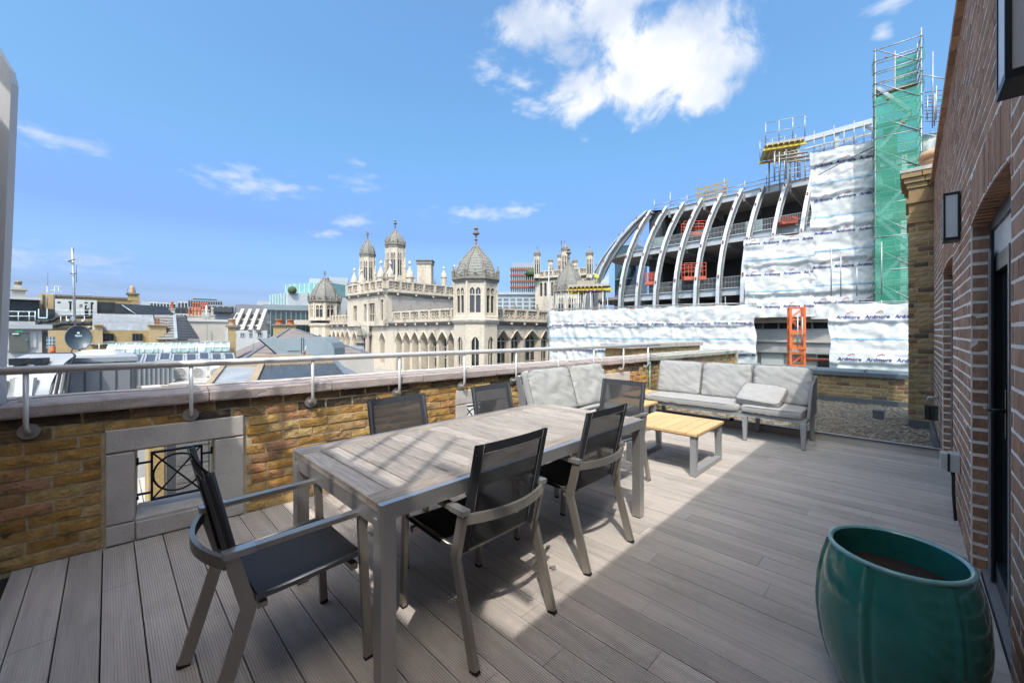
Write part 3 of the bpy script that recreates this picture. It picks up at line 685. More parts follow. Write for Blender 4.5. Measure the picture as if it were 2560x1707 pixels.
# glass balustrade
gb = thing('glass_balustrade', 'clear frameless glass balustrade with grey board base between deck and gravel', 'balustrade', (-1.4, 6.54, 0))
MB().box(-3.2, HX - 0.002, 6.505, 6.60, -0.03, 0.10).build('base_board', 'deck_board', gb)
for a, b in ((-3.14, -1.945), (-1.935, -0.855), (-0.845, 0.235)):
    p = MB().box(a, b, 6.535, 6.547, 0.10, 1.13).build('glass_panel', 'clear_glass', gb)
    e = MB(); e.box(a - 0.002, a, 6.535, 6.547, 0.1, 1.131); e.box(b, b + 0.002, 6.535, 6.547, 0.1, 1.131); e.box(a, b, 6.535, 6.547, 1.1305, 1.133); e.build('panel_edge', 'glass_edge', p)
MB().tube([(-3.15, 6.54, 0.1), (-3.15, 6.54, 0.85)], 0.012, 8).lathe([(0.02, 0), (0.02, 0.03), (0.001, 0.05)], (-3.15, 6.54, 0.85), 8).build('end_post', 'glass_edge', gb)
MB().box(-3.2, HX - 0.003, 6.49, 6.503, 0.092, 0.104).build('trim', 'felt', gb)
t = thing('deck_light', 'small dark round fitting on the base of the glass under the sofa', 'light fitting', (-1.85, 6.5, 0.1)); MB().lathe([(0.001, -0.02), (0.03, -0.012), (0.03, 0.02), (0.001, 0.03)], (-1.85, 6.47, 0.115), 12).build('body', 'black_iron', t)
# pale panel at the near end of the parapet
sp = thing('privacy_panel', 'pale grey upright panel with slanted top at the near end of the parapet', 'panel', (-3.8, -0.47, 0))
a0 = Q(-70, 2.35); a1 = Q(2.5, 2.37)
PFm = Fseg(a0, a1)
def zz_(v): return Z(v, 2.36)
MB().prism([(0, zz_(1500)), (PFm.L, zz_(1420)), (PFm.L + 0.000, zz_(930)), (PFm.L + 0.033, zz_(560)), (PFm.L + 0.062, zz_(205)), (PFm.L + 0.045, zz_(170)), (0, zz_(20))], PFm, -0.03, 0.0).build('sheet', 'white_panel_grey', sp)
MB().prism([(PFm.L - 0.012, zz_(1420)), (PFm.L + .001, zz_(1420)), (PFm.L + 0.001, zz_(930)), (PFm.L + 0.034, zz_(560)), (PFm.L + 0.063, zz_(205)), (PFm.L + 0.05, zz_(178)), (PFm.L + 0.035, zz_(230)), (PFm.L + .02, zz_(560)), (PFm.L - 0.012, zz_(930))], PFm, 0.001, 0.012).build('edge_trim', 'white_panel_grey', sp)
# unseen wall and rail added behind the viewer, shaped to shade deck and table
ew = thing('shade_wall', 'unseen brown brick wall and steel rail added behind the viewer to shade the deck', 'wall', (-1.8, -0.95, 0))
MB().box(0.0, HX + 0.3, -1.15, -0.94, -0.1, HW + 0.54).build('shade_block', 'brown_brick_far', ew)
MB().box(-3.9, -0.001, -1.15, -0.94, -0.1, HW).build('shade_block', 'brown_brick_far', ew)
for x in (-2.9, -2.35, -2.05, -1.75, -1.4, -1.15, -0.85, -0.55, -0.3, -0.03, 0.29):
    hz = HW + (0.54 if x > 0 else 0)
    MB().box(x - 0.016, x + 0.016, -1.09, -1.06, hz + 0.001, HW + 1.9).build('rail_post', 'grey_metal', ew)  # added posts, unseen, spaced to cast shadow streaks on the table
MB().box(-3.9, -0.002, -1.028, -1.0, HW + 0.38, HW + 0.6).build('shade_board', 'grey_metal', ew)
MB().box(-0.02, HX + 0.3, -1.028, -1.0, HW + 1.08, HW + 1.18).build('shade_board', 'grey_metal', ew)
# ------------------------------------------------------------------ dining table and chairs
TX0, TX1, TY0, TY1, TZ = -2.475, -1.435, 0.735, 2.885, 0.742
tb = thing('dining_table', 'long outdoor dining table with weathered teak top and brushed steel frame', 'table', ((TX0 + TX1) / 2, (TY0 + TY1) / 2, 0))
for x0, x1 in ((TX0, TX0 + 0.032), (TX1 - 0.032, TX1)):
    MB().box(x0, x1, TY0, TY1, TZ - 0.066, TZ).build('side_beam', 'brushed_steel', tb)
for y0, y1 in ((TY0 + 0.006, TY0 + 0.038), (TY1 - 0.038, TY1 - 0.006)):
    MB().box(TX0 + 0.033, TX1 - 0.033, y0, y1, TZ - 0.10, TZ - 0.036).build('end_beam', 'brushed_steel', tb)
L_ = 0.064
for x0 in (TX0 + 0.0015, TX1 - L_ - 0.0015):
    for y0 in (TY0 + 0.0015, TY1 - L_ - 0.0015):
        l = MB().box(x0, x0 + L_, y0, y0 + L_, 0.008, TZ - 0.0665).build('leg', 'brushed_steel', tb)
        MB().box(x0 + 0.004, x0 + L_ - 0.004, y0 + 0.004, y0 + L_ - 0.004, 0.0, 0.008).build('foot', 'rubber', l)
W0, W1 = TX0 + 0.034, TX1 - 0.034
def soft_board(x0, x1, y0, y1, z0, z1, e=0.003):
    a = [(x0, y0), (x1, y0), (x1, y1), (x0, y1)]; b = [(x0 + e, y0 + e), (x1 - e, y0 + e), (x1 - e, y1 - e), (x0 + e, y1 - e)]
    m = MB(); m.hexa([(x, y, z0) for x, y in a], [(x, y, z1 - e) for x, y in a]); m.hexa([(x, y, z1 - e) for x, y in a], [(x, y, z1) for x, y in b]); return m
for x0, x1 in ((W0, W0 + 0.098), (W1 - 0.098, W1)):
    soft_board(x0, x1, TY0 + 0.002, TY1 - 0.002, TZ - 0.034, TZ - 0.002 + 0.004).build('rail_plank', 'weathered_teak_long', tb)
ys = TY0 + 0.002; n = 21; pw = (TY1 - TY0 - 0.004) / n
for i in range(n):
    soft_board(W0 + 0.1, W1 - 0.1, ys + i * pw + 0.0034, ys + (i + 1) * pw - 0.0034, TZ - 0.033, TZ + 0.0015 + random.uniform(-0.001, 0.001)).build('plank', 'weathered_teak', tb)

MB().box(W0 + 0.02, W1 - 0.02, TY0 + 0.04, TY1 - 0.04, TZ - 0.0358, TZ - 0.0345).build('gap_shade', 'rubber', tb)  # black sheet added under the planks, stands for the shade in their gaps
def sling_surface(rows, m, name, parent, thick=0.004):
    mb = MB(); mb.grid(rows); return mb.build(name, m, parent)
def make_chair(name, label):
    c = thing(name, label, 'chair', (0, 0, 0), group='sling armchairs around the dining table')
    # local: x across, y forward from the rear feet
    hw = 0.265
    for sx in (-1, 1):
        x = sx * (hw - 0.012)
        rl = MB().bar((x, 0.0, 0.012), (x, 0.126, 0.432), 0.023, 0.046, up=(0, 1, 0)).bar((x, 0.126, 0.428), (x, 0.074, 0.628), 0.023, 0.046, up=(0, 1, 0)).build('leg', 'satin_steel', c)
        MB().bar((x, -0.004, 0.0), (x, 0.0, 0.0125), 0.024, 0.046, up=(0, 1, 0)).build('foot', 'rubber', rl)
        fl = MB().bar((x, 0.567, 0.012), (x, 0.537, 0.632), 0.023, 0.034, up=(0, 1, 0)).build('leg', 'satin_steel', c)
        MB().bar((x, 0.568, 0.0), (x, 0.567, 0.0125), 0.024, 0.034, up=(0, 1, 0)).build('foot', 'rubber', fl)
        MB().box(x - 0.021, x + 0.021, 0.05, 0.145, 0.631, 0.654).build('arm_end', 'brushed_steel', c)
        MB().box(x - 0.019, x + 0.019, 0.146, 0.552, 0.633, 0.652).build('armrest', 'satin_steel', c)
        MB().tube([(sx * 0.225, 0.15, 0.437), (sx * 0.225, 0.36, 0.447), (sx * 0.225, 0.545, 0.452)], 0.011, 8).build('seat_rail', 'satin_steel', c)
        MB().tube([(sx * 0.225, 0.15, 0.437), (sx * 0.225, 0.12, 0.47), (sx * 0.222, 0.085, 0.64), (sx * 0.215, 0.022, 0.925)], 0.011, 8).build('back_rail', 'sling_hem', c)
    # bowed crossbar behind the backrest
    pts = []
    for i in range(13):
        q = -1 + 2 * i / 12; pts.append((q * (hw - 0.018), 0.062 - 0.062 * (1 - q * q) , 0.612 ))
    cb = MB()
    for a, b in zip(pts, pts[1:]): cb.bar(a, b, 0.016, 0.042, up=(0, 0, 1))
    cb.build('crossbar', 'satin_steel', c)
    MB().box(-hw + 0.03, hw - 0.03, 0.5, 0.53, 0.395, 0.42).build('under_bar', 'satin_steel', c); MB().box(-hw + 0.03, hw - 0.03, 0.16, 0.19, 0.40, 0.42).build('under_bar', 'satin_steel', c)
    # seat sling: slightly dished, turned down at the front
    rows = []
    for j, (y, z) in enumerate(((0.16, 0.452), (0.22, 0.449), (0.34, 0.452), (0.46, 0.459), (0.53, 0.462), (0.556, 0.456), (0.562, 0.44))):
        rows.append([(x, y, z - 0.012 * (1 - (x / 0.24) ** 2) - (0.012 if abs(x) > 0.236 else 0)) for x in (-0.243, -0.234, -0.18, -0.09, 0, 0.09, 0.18, 0.234, 0.243)])
    MB().grid(rows).build('seat', 'sling_seat', c)
    # back sling: open weave panel between opaque hems
    def bp(q, x):                                        # q 0..1 from the seat up
        y = 0.128 - 0.108 * q ** 1.05; z = 0.436 + 0.494 * q
        return (x, y - 0.016 * (1 - (x / 0.235) ** 2) * (0.4 + 0.6 * q), z)
    qs = [i / 9 for i in range(10)]
    MB().grid([[bp(q * 0.905, x) for x in (-0.188, -0.1, 0, 0.1, 0.188)] for q in qs]).build('back_sling', 'sling_mesh', c)
    for sx in (-1, 1):
        mb = MB(); mb.grid([[bp(q, sx * x) for x in (0.1885, 0.205, 0.222, 0.234, 0.2345)] for q in qs])
        mb.grid([[(p[0], p[1] - 0.011, p[2]) for p in (bp(q, sx * x) for x in (0.1885, 0.21, 0.234))] for q in qs]); mb.build('side_hem', 'sling_hem', c)
        MB().tube([(lambda p: (p[0], p[1] - 0.0125, p[2]))(bp(q, sx * 0.193)) for q in qs], 0.0011, 4).build('stitching', 'stitching', c)
    mb = MB(); mb.grid([[bp(q, x) for x in (-0.188, -0.1, 0, 0.1, 0.188)] for q in (0.906, 0.95, 0.985, 1.0)])
    mb.grid([[(lambda p: (p[0], p[1] - 0.009, p[2]))(bp(q, x)) for x in (-0.188, -0.1, 0, 0.1, 0.188)] for q in (0.906, 0.95, 0.985, 1.0)]); mb.build('top_hem', 'sling_hem', c)
    MB().tube([(lambda p: (p[0], p[1] - 0.0105, p[2]))(bp(0.915, x)) for x in (-0.23, -0.1, 0, 0.1, 0.23)], 0.0011, 4).build('stitching', 'stitching', c)
    return c
ch = make_chair('dining_chair', 'black sling armchair pulled out at the near end of the dining table')
spots = [(-1.917, 0.225, 0.0, None),
         (-1.275, 1.318, R(90), 'black sling armchair nearest the shaded deck on the house side of the table'),
         (-1.325, 2.212, R(90), 'black sling armchair on the house side of the table, nearest its far end'),
         (-2.0, 3.60, R(180), 'black sling armchair at the far end of the dining table, by the coffee table'),
         (-2.70, 1.505, R(-90), 'black sling armchair against the parapet on the near part of the table'),
         (-2.70, 2.44, R(-90), 'black sling armchair against the parapet in front of the second stone surround')]
for i, (x, y, r, lab) in enumerate(spots):
    o = ch if i == 0 else link_copy(ch)
    o.location = (x, y, 0); o.rotation_euler = (0, 0, r)
    if lab: o['label'] = lab
# ------------------------------------------------------------------ sofas
def cushion(w, d, h, seed, puff=0.35, wrinkle=0.010, n=18):
    """box cushion: w along x, d along y, h along z, centred; rounded, crowned, wrinkled near the seams"""
    bm = bmesh.new(); bmesh.ops.create_cube(bm, size=1.0)
    bmesh.ops.subdivide_edges(bm, edges=bm.edges[:], cuts=n - 1, use_grid_fill=True)
    vs = []
    for v in bm.verts:
        x, y, z = v.co * 2
        r = 0.10
        # round the edges
        def sq(a): return a
        ex, ey = abs(x), abs(y)
        crown = (1 - x ** 4) * (1 - y ** 4)
        zz = z * (0.62 + 0.38 * crown ** 0.5 if abs(z) > 0.99 or True else 1) 
        bulge = 1 + 0.012 * (1 - z * z)
        corner = 1 - 0.035 * (ex ** 6) * (ey ** 6)
        p = Vector((x * w / 2 * bulge * corner, y * d / 2 * bulge * corner, zz * h / 2))
        wr = noise.noise(Vector((x * w * 4 + seed * 7.1, y * d * 4, z + seed))) * wrinkle * 0.7
        pucker = noise.noise(Vector((x * w * (26 if ey > 0.7 else 5) + seed, y * d * (26 if ex > 0.7 else 5), seed * 3.3))) * wrinkle * max(ex ** 5, ey ** 5)
        fold = (abs(noise.noise(Vector((x * w * 3.1 + y * d * 5 + seed * 2, y * d * 2.2 - x * w, seed)))) ** 0.5 - 0.5) * wrinkle * 0.9
        p.z += (wr + pucker + fold) * (1 if z > 0 else -1) * (abs(z))
        v.co = p
    me = bpy.data.meshes.new('cushion'); bm.to_mesh(me); bm.free()
    for q in me.polygons: q.use_smooth = True
    return me
def put_cushion(name, me, m, parent, mat4, w, d, h, piping=True):
    o = bpy.data.objects.new(name, me.copy()); o.data.materials.clear(); o.data.materials.append(MATS[m]); COL.objects.link(o)
    org = ORG.get(parent.name, Vector()) if parent else Vector(); ORG[o.name] = org
    if parent: o.parent = parent
    o.matrix_local = Matrix.Translation(-org) @ mat4
    return o
def seam(o, w, d, h, z):
    mb = MB(); pts = []
    for i in range(40):
        a = 2 * math.pi * i / 40; cx, cy = math.cos(a), math.sin(a); k = 1 / max(abs(cx), abs(cy)); k = min(k, 1.32)
        pts.append((cx * k * w / 2 * 1.004, cy * k * d / 2 * 1.004, z))
    mb.tube(pts, 0.0035, 5, closed=True); s_ = mb.build('piping', 'cushion_seam', None); s_.parent = o; return s_
def T(x, y, z, rx=0, ry=0, rz=0):
    return Matrix.Translation((x, y, z)) @ Matrix.Rotation(rz, 4, 'Z') @ Matrix.Rotation(ry, 4, 'Y') @ Matrix.Rotation(rx, 4, 'X')
# long sofa along the glass
s2 = thing('long_sofa', 'long three seat sofa with grey cushions in front of the glass balustrade', 'sofa', (-1.88, 6.1, 0))
fy0, fy1 = 5.80, 6.46
MB().box(-2.90, -0.86, fy0, fy0 + 0.05, 0.315, 0.355).build('front_rail', 'grey_metal', s2)
MB().box(-2.90, -0.86, fy1 - 0.05, fy1, 0.315, 0.355).build('back_rail', 'grey_metal', s2)
for x in (-2.90, -1.56, -0.91): MB().box(x, x + 0.05, fy0 + 0.051, fy1 - 0.051, 0.318, 0.352).build('side_rail', 'grey_metal', s2)
def taper_leg(x, y, zt, w0=0.062, w1=0.036, name='leg', par=None, flare=0):
    mb = MB(); h0, h1 = w0 / 2, w1 / 2
    mb.hexa([(x - h1, y - h1, 0.006), (x + h1, y - h1, 0.006), (x + h1, y + h1, 0.006), (x - h1, y + h1, 0.006)], [(x - h0 - flare, y - h0, zt), (x + h0 + flare, y - h0, zt), (x + h0 + flare, y + h0, zt), (x - h0 - flare, y + h0, zt)])
    l = mb.build(name, 'grey_metal', par); MB().box(x - h1, x + h1, y - h1, y + h1, 0, 0.006).build('foot', 'rubber', l); return l
for x in (-0.885, -1.505, -2.86):
    for y in (5.815, 6.43): taper_leg(x, y, 0.314, par=s2)
for k, (x, w) in enumerate(((-2.23, 1.32), (-1.225, 0.66))):
    me = cushion(w, 0.70, 0.115, 3 + k, wrinkle=0.010, n=26)
    o = put_cushion('seat_cushion', me, 'cushion_fabric', s2, T(x, 6.12, 0.412), w, 0.7, 0.115); seam(o, w, 0.7, 0.115, 0.036)
for k, x in enumerate((-2.545, -1.875, -1.21)):
    me = cushion(0.655, 0.50, 0.15, 11 + k, wrinkle=0.017, n=30)
    o = put_cushion('back_cushion', me, 'cushion_fabric', s2, T(x + (0.015 if k == 2 else 0), 6.315, 0.70, R(76), 0, 0), 0.655, 0.5, 0.15); seam(o, 0.655, 0.5, 0.15, 0.052)
bk = MB(); 
for i in range(60):
    x = -2.88 + i * 0.0336; bk.bar((x, 6.40, 0.36), (x, 6.49, 0.80), 0.02, 0.008, up=(0, 1, 0))
bk.build('rope_back', 'grey_rope', s2)
MB().tube([(-2.9, 6.41, 0.36), (-2.9, 6.495, 0.82), (-0.85, 6.495, 0.82), (-0.85, 6.41, 0.36)], 0.013, 8).build('back_frame', 'grey_metal', s2)
ar = MB(); rows = []                                     # woven arm panel on the house side
for i in range(9):
    q = i / 8; rows.append([(-0.845, 6.03 + 0.33 * q ** 0.0 * 0 + 0.06 * q, 0.36 + 0.02), ] )
pan = [(5.93, 0.36), (6.40, 0.36), (6.50, 0.80), (6.46, 0.815), (6.36, 0.80), (6.16, 0.74), (6.06, 0.60)]
ar = MB(); ar.hexa([(-0.872, y, z) for y, z in pan], [(-0.842, y, z) for y, z in pan]); ar.build('arm_panel', 'grey_rope', s2)
me = cushion(0.50, 0.42, 0.12, 31, wrinkle=0.02, n=26)
o = put_cushion('throw_pillow', me, 'cushion_fabric', None, T(-1.37, 6.03, 0.575, R(26), R(3), R(-4)), 0.5, 0.42, 0.12); seam(o, 0.5, 0.42, 0.12, 0.042)
tag(o, 'loose grey box pillow with white care label lying on the long sofa', 'pillow')
lab = MB().box(0.238, 0.242, -0.02, 0.03, -0.01, 0.012).build('care_label', 'care_label', o)
# loveseat along the parapet
s1 = thing('loveseat', 'two seat grey sofa with its back against the brick parapet', 'sofa', (-2.9, 4.1, 0))
lx0, lx1, ly0, ly1 = -3.15, -2.50, 3.30, 4.86
for x in (lx0, lx1 - 0.05): MB().box(x, x + 0.05, ly0, ly1, 0.315, 0.355).build('rail', 'grey_metal', s1)
for y in (ly0, (ly0 + ly1) / 2, ly1 - 0.05): MB().box(lx0 + .051, lx1 - .051, y, y + 0.05, 0.318, 0.352).build('side_rail', 'grey_metal', s1)
for x in (lx0 + 0.03, lx1 - 0.03):
    for y in (ly0 + 0.03, ly1 - 0.03): taper_leg(x, y, 0.314, par=s1)
for k in range(2):
    y = ly0 + 0.39 + k * 0.78
    me = cushion(0.77, 0.66, 0.115, 41 + k, wrinkle=0.006)
    o = put_cushion('seat_cushion', me, 'cushion_fabric_cool', s1, T(-2.82, y, 0.412, 0, 0, R(90)), 0.77, 0.66, 0.115); seam(o, 0.77, 0.66, 0.115, 0.036)
    me = cushion(0.78, 0.52, 0.16, 51 + k * 3, wrinkle=0.019, n=32)
    o = put_cushion('back_cushion', me, 'cushion_fabric_cool', s1, T(-3.02, y, 0.715, R(73), 0, R(90)), 0.78, 0.52, 0.16); seam(o, 0.78, 0.52, 0.16, 0.055)
MB().tube([(-3.06, ly0 - 0.01, 0.36), (-3.16, ly0 - 0.01, 0.90), (-3.16, ly1, 0.90), (-3.06, ly1, 0.36)], 0.014, 8).build('back_frame', 'grey_metal', s1)
pan = [(-2.98, 0.36), (-3.07, 0.36), (-3.18, 0.9), (-3.12, 0.9), (-3.06, 0.72)]
ar = MB(); ar.hexa([(x, ly0 - 0.035, z) for x, z in pan], [(x, ly0 - 0.012, z) for x, z in pan]); ar.build('arm_panel', 'grey_rope', s1)
bk = MB()
for i in range(45):
    y = ly0 + 0.02 + i * 0.0345; bk.bar((-3.08, y, 0.36), (-3.17, y, 0.89), 0.008, 0.02, up=(1, 0, 0))
bk.build('rope_back', 'grey_rope', s1)
# slatted teak tables
def slat_table(lab, x0, x1, y0, y1, zt, nsl, group):
    t = thing('slat_table', lab, 'coffee table', ((x0 + x1) / 2, (y0 + y1) / 2, 0), group=group)
    w = (x1 - x0) / nsl
    for i in range(nsl): soft_board(x0 + i * w + 0.003, x0 + (i + 1) * w - 0.003, y0, y1, zt - 0.026, zt, 0.003).build('slat', 'oiled_teak', t)
    MB().box(x0 + 0.012, x1 - 0.012, y0 + 0.012, y1 - 0.012, zt - 0.038, zt - 0.0265).build('under_frame', 'grey_metal', t)
    for x in (x0 + 0.02, x1 - 0.075):
        xm = x + 0.0275
        fr = MB()
        for y, sg in ((y0 + 0.02, 1), (y1 - 0.02, -1)):
            fr.hexa([(x, y, 0.05), (x + .055, y, 0.05), (x + .055, y + sg * .04, 0.05), (x, y + sg * .04, 0.05)][::sg], [(x, y, zt - 0.0385), (x + .055, y, zt - 0.0385), (x + .055, y + sg * .075, zt - 0.0385), (x, y + sg * .075, zt - 0.0385)][::sg])
        fr.box(x, x + 0.055, y0 + 0.02, y1 - 0.02, 0.005, 0.05); l = fr.build('leg_loop', 'grey_metal', t)
        MB().box(x + .003, x + .052, y0 + .03, y1 - .03, 0.0, 0.005).build('glide', 'rubber', l)
    return t
slat_table('square coffee table with honey teak slats standing before the long sofa', -2.215, -1.44, 3.975, 4.775, 0.425, 7, 'slatted teak tables by the sofas')
slat_table('teak slat table tucked between the end of the two seat sofa and the long sofa', -3.22, -2.61, 5.02, 5.68, 0.385, 5, 'slatted teak tables by the sofas')
slat_table('teak slat table in the far corner beside the left end of the long sofa', -3.22, -2.95, 5.72, 6.40, 0.435, 3, 'slatted teak tables by the sofas')
# ------------------------------------------------------------------ glazed planter
PX, PYc, PZ = -0.033, 2.125, 0.575
pl = thing('planter', 'tall teal glazed barrel planter with ribbed sides, filled with dark soil', 'planter', (PX, PYc, 0))
prof = [(0.16, 0.0), (0.175, 0.02), (0.205, 0.09), (0.228, 0.18), (0.240, 0.28), (0.242, 0.33), (0.236, 0.42), (0.222, 0.50), (0.205, 0.562)]
def ribbed(prof, n=240):
    rows = []
    for r, z in prof:
        row = []
        for k in range(n):
            a = 2 * math.pi * k / n; q = (a + R(20)) % (2 * math.pi / 6) - math.pi / 6
            b = 0.007 * math.exp(-(q / 0.04) ** 2) - 0.006 * math.exp(-((q - 0.085) / 0.028) ** 2)
            rr = r + b + 0.0012 * noise.noise(Vector((math.cos(a) * 3, math.sin(a) * 3, z * 6)))
            row.append((PX + rr * math.cos(a), PYc + rr * math.sin(a), z))
        rows.append(row)
    return rows
MB().grid(ribbed(prof), True, True).build('body', 'glaze_green', pl)
MB().lathe([(0.205, 0.562), (0.208, 0.57), (0.204, PZ), (0.194, PZ + 0.001), (0.188, 0.568)], (PX, PYc, 0), 64).build('rim', 'glaze_rim', pl)
MB().lathe([(0.188, 0.568), (0.198, 0.50), (0.212, 0.40), (0.21, 0.30)], (PX, PYc, 0), 48).build('inner_wall', 'glaze_green', pl)
MB().lathe([(0.206, 0.455), (0.12, 0.462), (0.001, 0.465)], (PX, PYc, 0), 40).build('soil', 'soil', pl)
# ------------------------------------------------------------------ city palette
pm('gothic_stone', (0.55, 0.455, 0.35), 0.88, var=0.24, scale=2.6, stretch=(1, 1, 2.6), bump=0.4, bscale=6, dist=0.05, dirt=((0.25, 0.22, 0.185), 0.55, 0.5, 0.18, 0.75, (1, 1, 0.3)))
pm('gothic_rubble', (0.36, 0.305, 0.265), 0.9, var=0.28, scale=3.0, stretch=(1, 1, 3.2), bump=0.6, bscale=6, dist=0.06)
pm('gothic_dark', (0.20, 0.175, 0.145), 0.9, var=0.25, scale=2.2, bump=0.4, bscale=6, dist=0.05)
pm('dome_stone', (0.215, 0.20, 0.178), 0.9, var=0.25, scale=2.0, bump=0.35, bscale=7, dist=0.05, dirt=((0.27, 0.235, 0.14), 0.9, 0.58, 0.15, 0.5))
pm('lead_roof', (0.21, 0.22, 0.235), 0.6, 0.05, var=0.15, scale=1.6, stretch=(3, 3, 0.6), dirt=((0.34, 0.345, 0.35), 0.9, 0.5, 0.2, 0.5, (2, 2, 0.6)))
pm('slate_roof', (0.175, 0.165, 0.16), 0.75, var=0.22, scale=2.4, stretch=(1, 1, 3), bump=0.35, bscale=10, dist=0.03)
pm('brown_slate', (0.19, 0.155, 0.14), 0.8, var=0.25, scale=2.2, stretch=(1, 1, 3), bump=0.35, bscale=10, dist=0.03)
pm('yellow_brickwork', (0.39, 0.27, 0.125), 0.88, var=0.2, scale=2.6, stretch=(1, 1, 3), bump=0.3, bscale=14, dist=0.03, dirt=((0.25, 0.16, 0.07), 1.3, 0.5, 0.2, 0.5))
pm('buff_brickwork', (0.44, 0.31, 0.16), 0.88, var=0.12, scale=2.0, bump=0.2, bscale=14, dist=0.03)
pm('cream_render', (0.45, 0.40, 0.345), 0.85, var=0.10, scale=0.9, dirt=((0.37, 0.325, 0.285), 0.7, 0.5, 0.25, 0.5))
pm('white_render', (0.50, 0.48, 0.455), 0.8, var=0.08, scale=1.2, dirt=((0.42, 0.41, 0.39), 0.9, 0.55, 0.2, 0.5))
pm('pale_cladding', (0.43, 0.435, 0.435), 0.5, 0.1, var=0.05, scale=0.4, dirt=((0.2, 0.19, 0.175), 1.6, 0.52, 0.2, 0.4, (2, 2, 0.5)))
pm('grey_cladding', (0.30, 0.305, 0.315), 0.55, 0.1, var=0.06, scale=1.2, dirt=((0.2, 0.19, 0.175), 1.6, 0.52, 0.2, 0.4, (2, 2, 0.5)))
pm('mid_grey', (0.215, 0.215, 0.225), 0.6, var=0.1, scale=1.5, dirt=((0.2, 0.19, 0.175), 1.6, 0.52, 0.2, 0.4, (2, 2, 0.5)))
pm('dark_grey', (0.06, 0.062, 0.067), 0.6, var=0.15, scale=1.2)
pm('black_tarp', (0.022, 0.023, 0.026), 0.5, var=0.3, scale=2, bump=0.6, bscale=1.6, dist=0.15)
pm('olive_door', (0.12, 0.115, 0.095), 0.55, var=0.05)
pm('exit_green', (0.02, 0.33, 0.12), 0.5)
pm('blue_sign', (0.06, 0.25, 0.6), 0.5)
pm('teal_glass', (0.20, 0.36, 0.345), 0.12, var=0.28, scale=0.35, spec=0.9)
pm('dark_teal_glass', (0.03, 0.065, 0.07), 0.1, var=0.5, scale=0.3, spec=0.9)
pm('pale_green_glass', (0.25, 0.34, 0.32), 0.25, var=0.12, scale=0.9, spec=0.8)
pm('galvanised', (0.42, 0.44, 0.45), 0.45, 0.45, var=0.1, scale=2, dirt=((0.2, 0.19, 0.175), 1.6, 0.52, 0.2, 0.4, (2, 2, 0.5)))
pm('rooflight_dark', (0.055, 0.06, 0.065), 0.35, var=0.5, scale=2.0, stretch=(4, 4, 1), spec=0.35)
pm('rooflight_pale', (0.27, 0.28, 0.285), 0.4, var=0.25, scale=2.0, spec=0.4)
pm('duct_grey', (0.20, 0.235, 0.255), 0.55, 0.1, var=0.08, scale=1.5, dirt=((0.2, 0.19, 0.175), 1.6, 0.52, 0.2, 0.4, (2, 2, 0.5)))
pm('pipe_black', (0.03, 0.03, 0.032), 0.75, var=0.3, scale=5)
pm('ac_white', (0.58, 0.57, 0.54), 0.55, var=0.05, scale=3, dirt=((0.2, 0.19, 0.175), 1.6, 0.52, 0.2, 0.4, (2, 2, 0.5)))
pm('ac_fan', (0.36, 0.33, 0.29), 0.7)
pm('dish_grey', (0.055, 0.075, 0.09), 0.45, var=0.1, scale=4)
pm('white_print', (0.65, 0.76, 0.77), 0.6)
pm('roof_flat', (0.33, 0.30, 0.27), 0.9, var=0.2, scale=0.8, dirt=((0.17, 0.155, 0.14), 1.1, 0.5, 0.2, 0.6))
pm('timber_frame', (0.30, 0.225, 0.15), 0.75, var=0.2, scale=3)
pm('street', (0.05, 0.05, 0.052), 0.9, var=0.2, scale=0.2)
pm('sheeting', (0.56, 0.54, 0.51), 0.42, var=0.05, scale=1.3, bump=0.35, bscale=2.4, dist=0.12, dirt=((0.43, 0.42, 0.405), 0.8, 0.5, 0.2, 0.6))
pm('navy_print', (0.035, 0.03, 0.16), 0.6)
pm('red_print', (0.55, 0.05, 0.05), 0.6)
pm('blue_print', (0.13, 0.40, 0.62), 0.6)
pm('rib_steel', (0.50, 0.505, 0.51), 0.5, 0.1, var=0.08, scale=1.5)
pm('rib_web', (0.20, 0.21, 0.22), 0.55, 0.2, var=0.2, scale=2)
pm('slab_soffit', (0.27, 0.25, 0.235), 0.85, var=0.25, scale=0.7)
pm('concrete', (0.36, 0.325, 0.30), 0.88, var=0.18, scale=0.9, dirt=((0.22, 0.20, 0.19), 0.8, 0.5, 0.2, 0.5))
pm('scaffold_tube', (0.38, 0.37, 0.355), 0.45, 0.5, var=0.15, scale=3)
pm('scaffold_board', (0.33, 0.27, 0.19), 0.85, var=0.2, scale=3)
pm('yellow_formwork', (0.62, 0.42, 0.03), 0.6, var=0.15, scale=3)
pm('orange_steel', (0.62, 0.13, 0.025), 0.5, var=0.12, scale=4)
pm('orange_lift', (0.50, 0.10, 0.05), 0.5, var=0.1, scale=3)
pm('green_net', (0.055, 0.34, 0.215), 0.8, var=0.2, scale=1.4, trans=0.45)
pm('hi_vis', (0.62, 0.80, 0.04), 0.7, var=0.1, scale=8)
pm('work_trousers', (0.24, 0.22, 0.19), 0.9)
pm('skin', (0.48, 0.29, 0.21), 0.6)
pm('rust_brick', (0.26, 0.085, 0.05), 0.8)
pm('foliage', (0.055, 0.085, 0.03), 0.8, var=0.4, scale=3)
# ------------------------------------------------------------------ ground far below and street
gr = MB().box(-900, 900, -300, 1500, -24.2, -24.0).build('ground', 'street'); tag(gr, kind='structure')

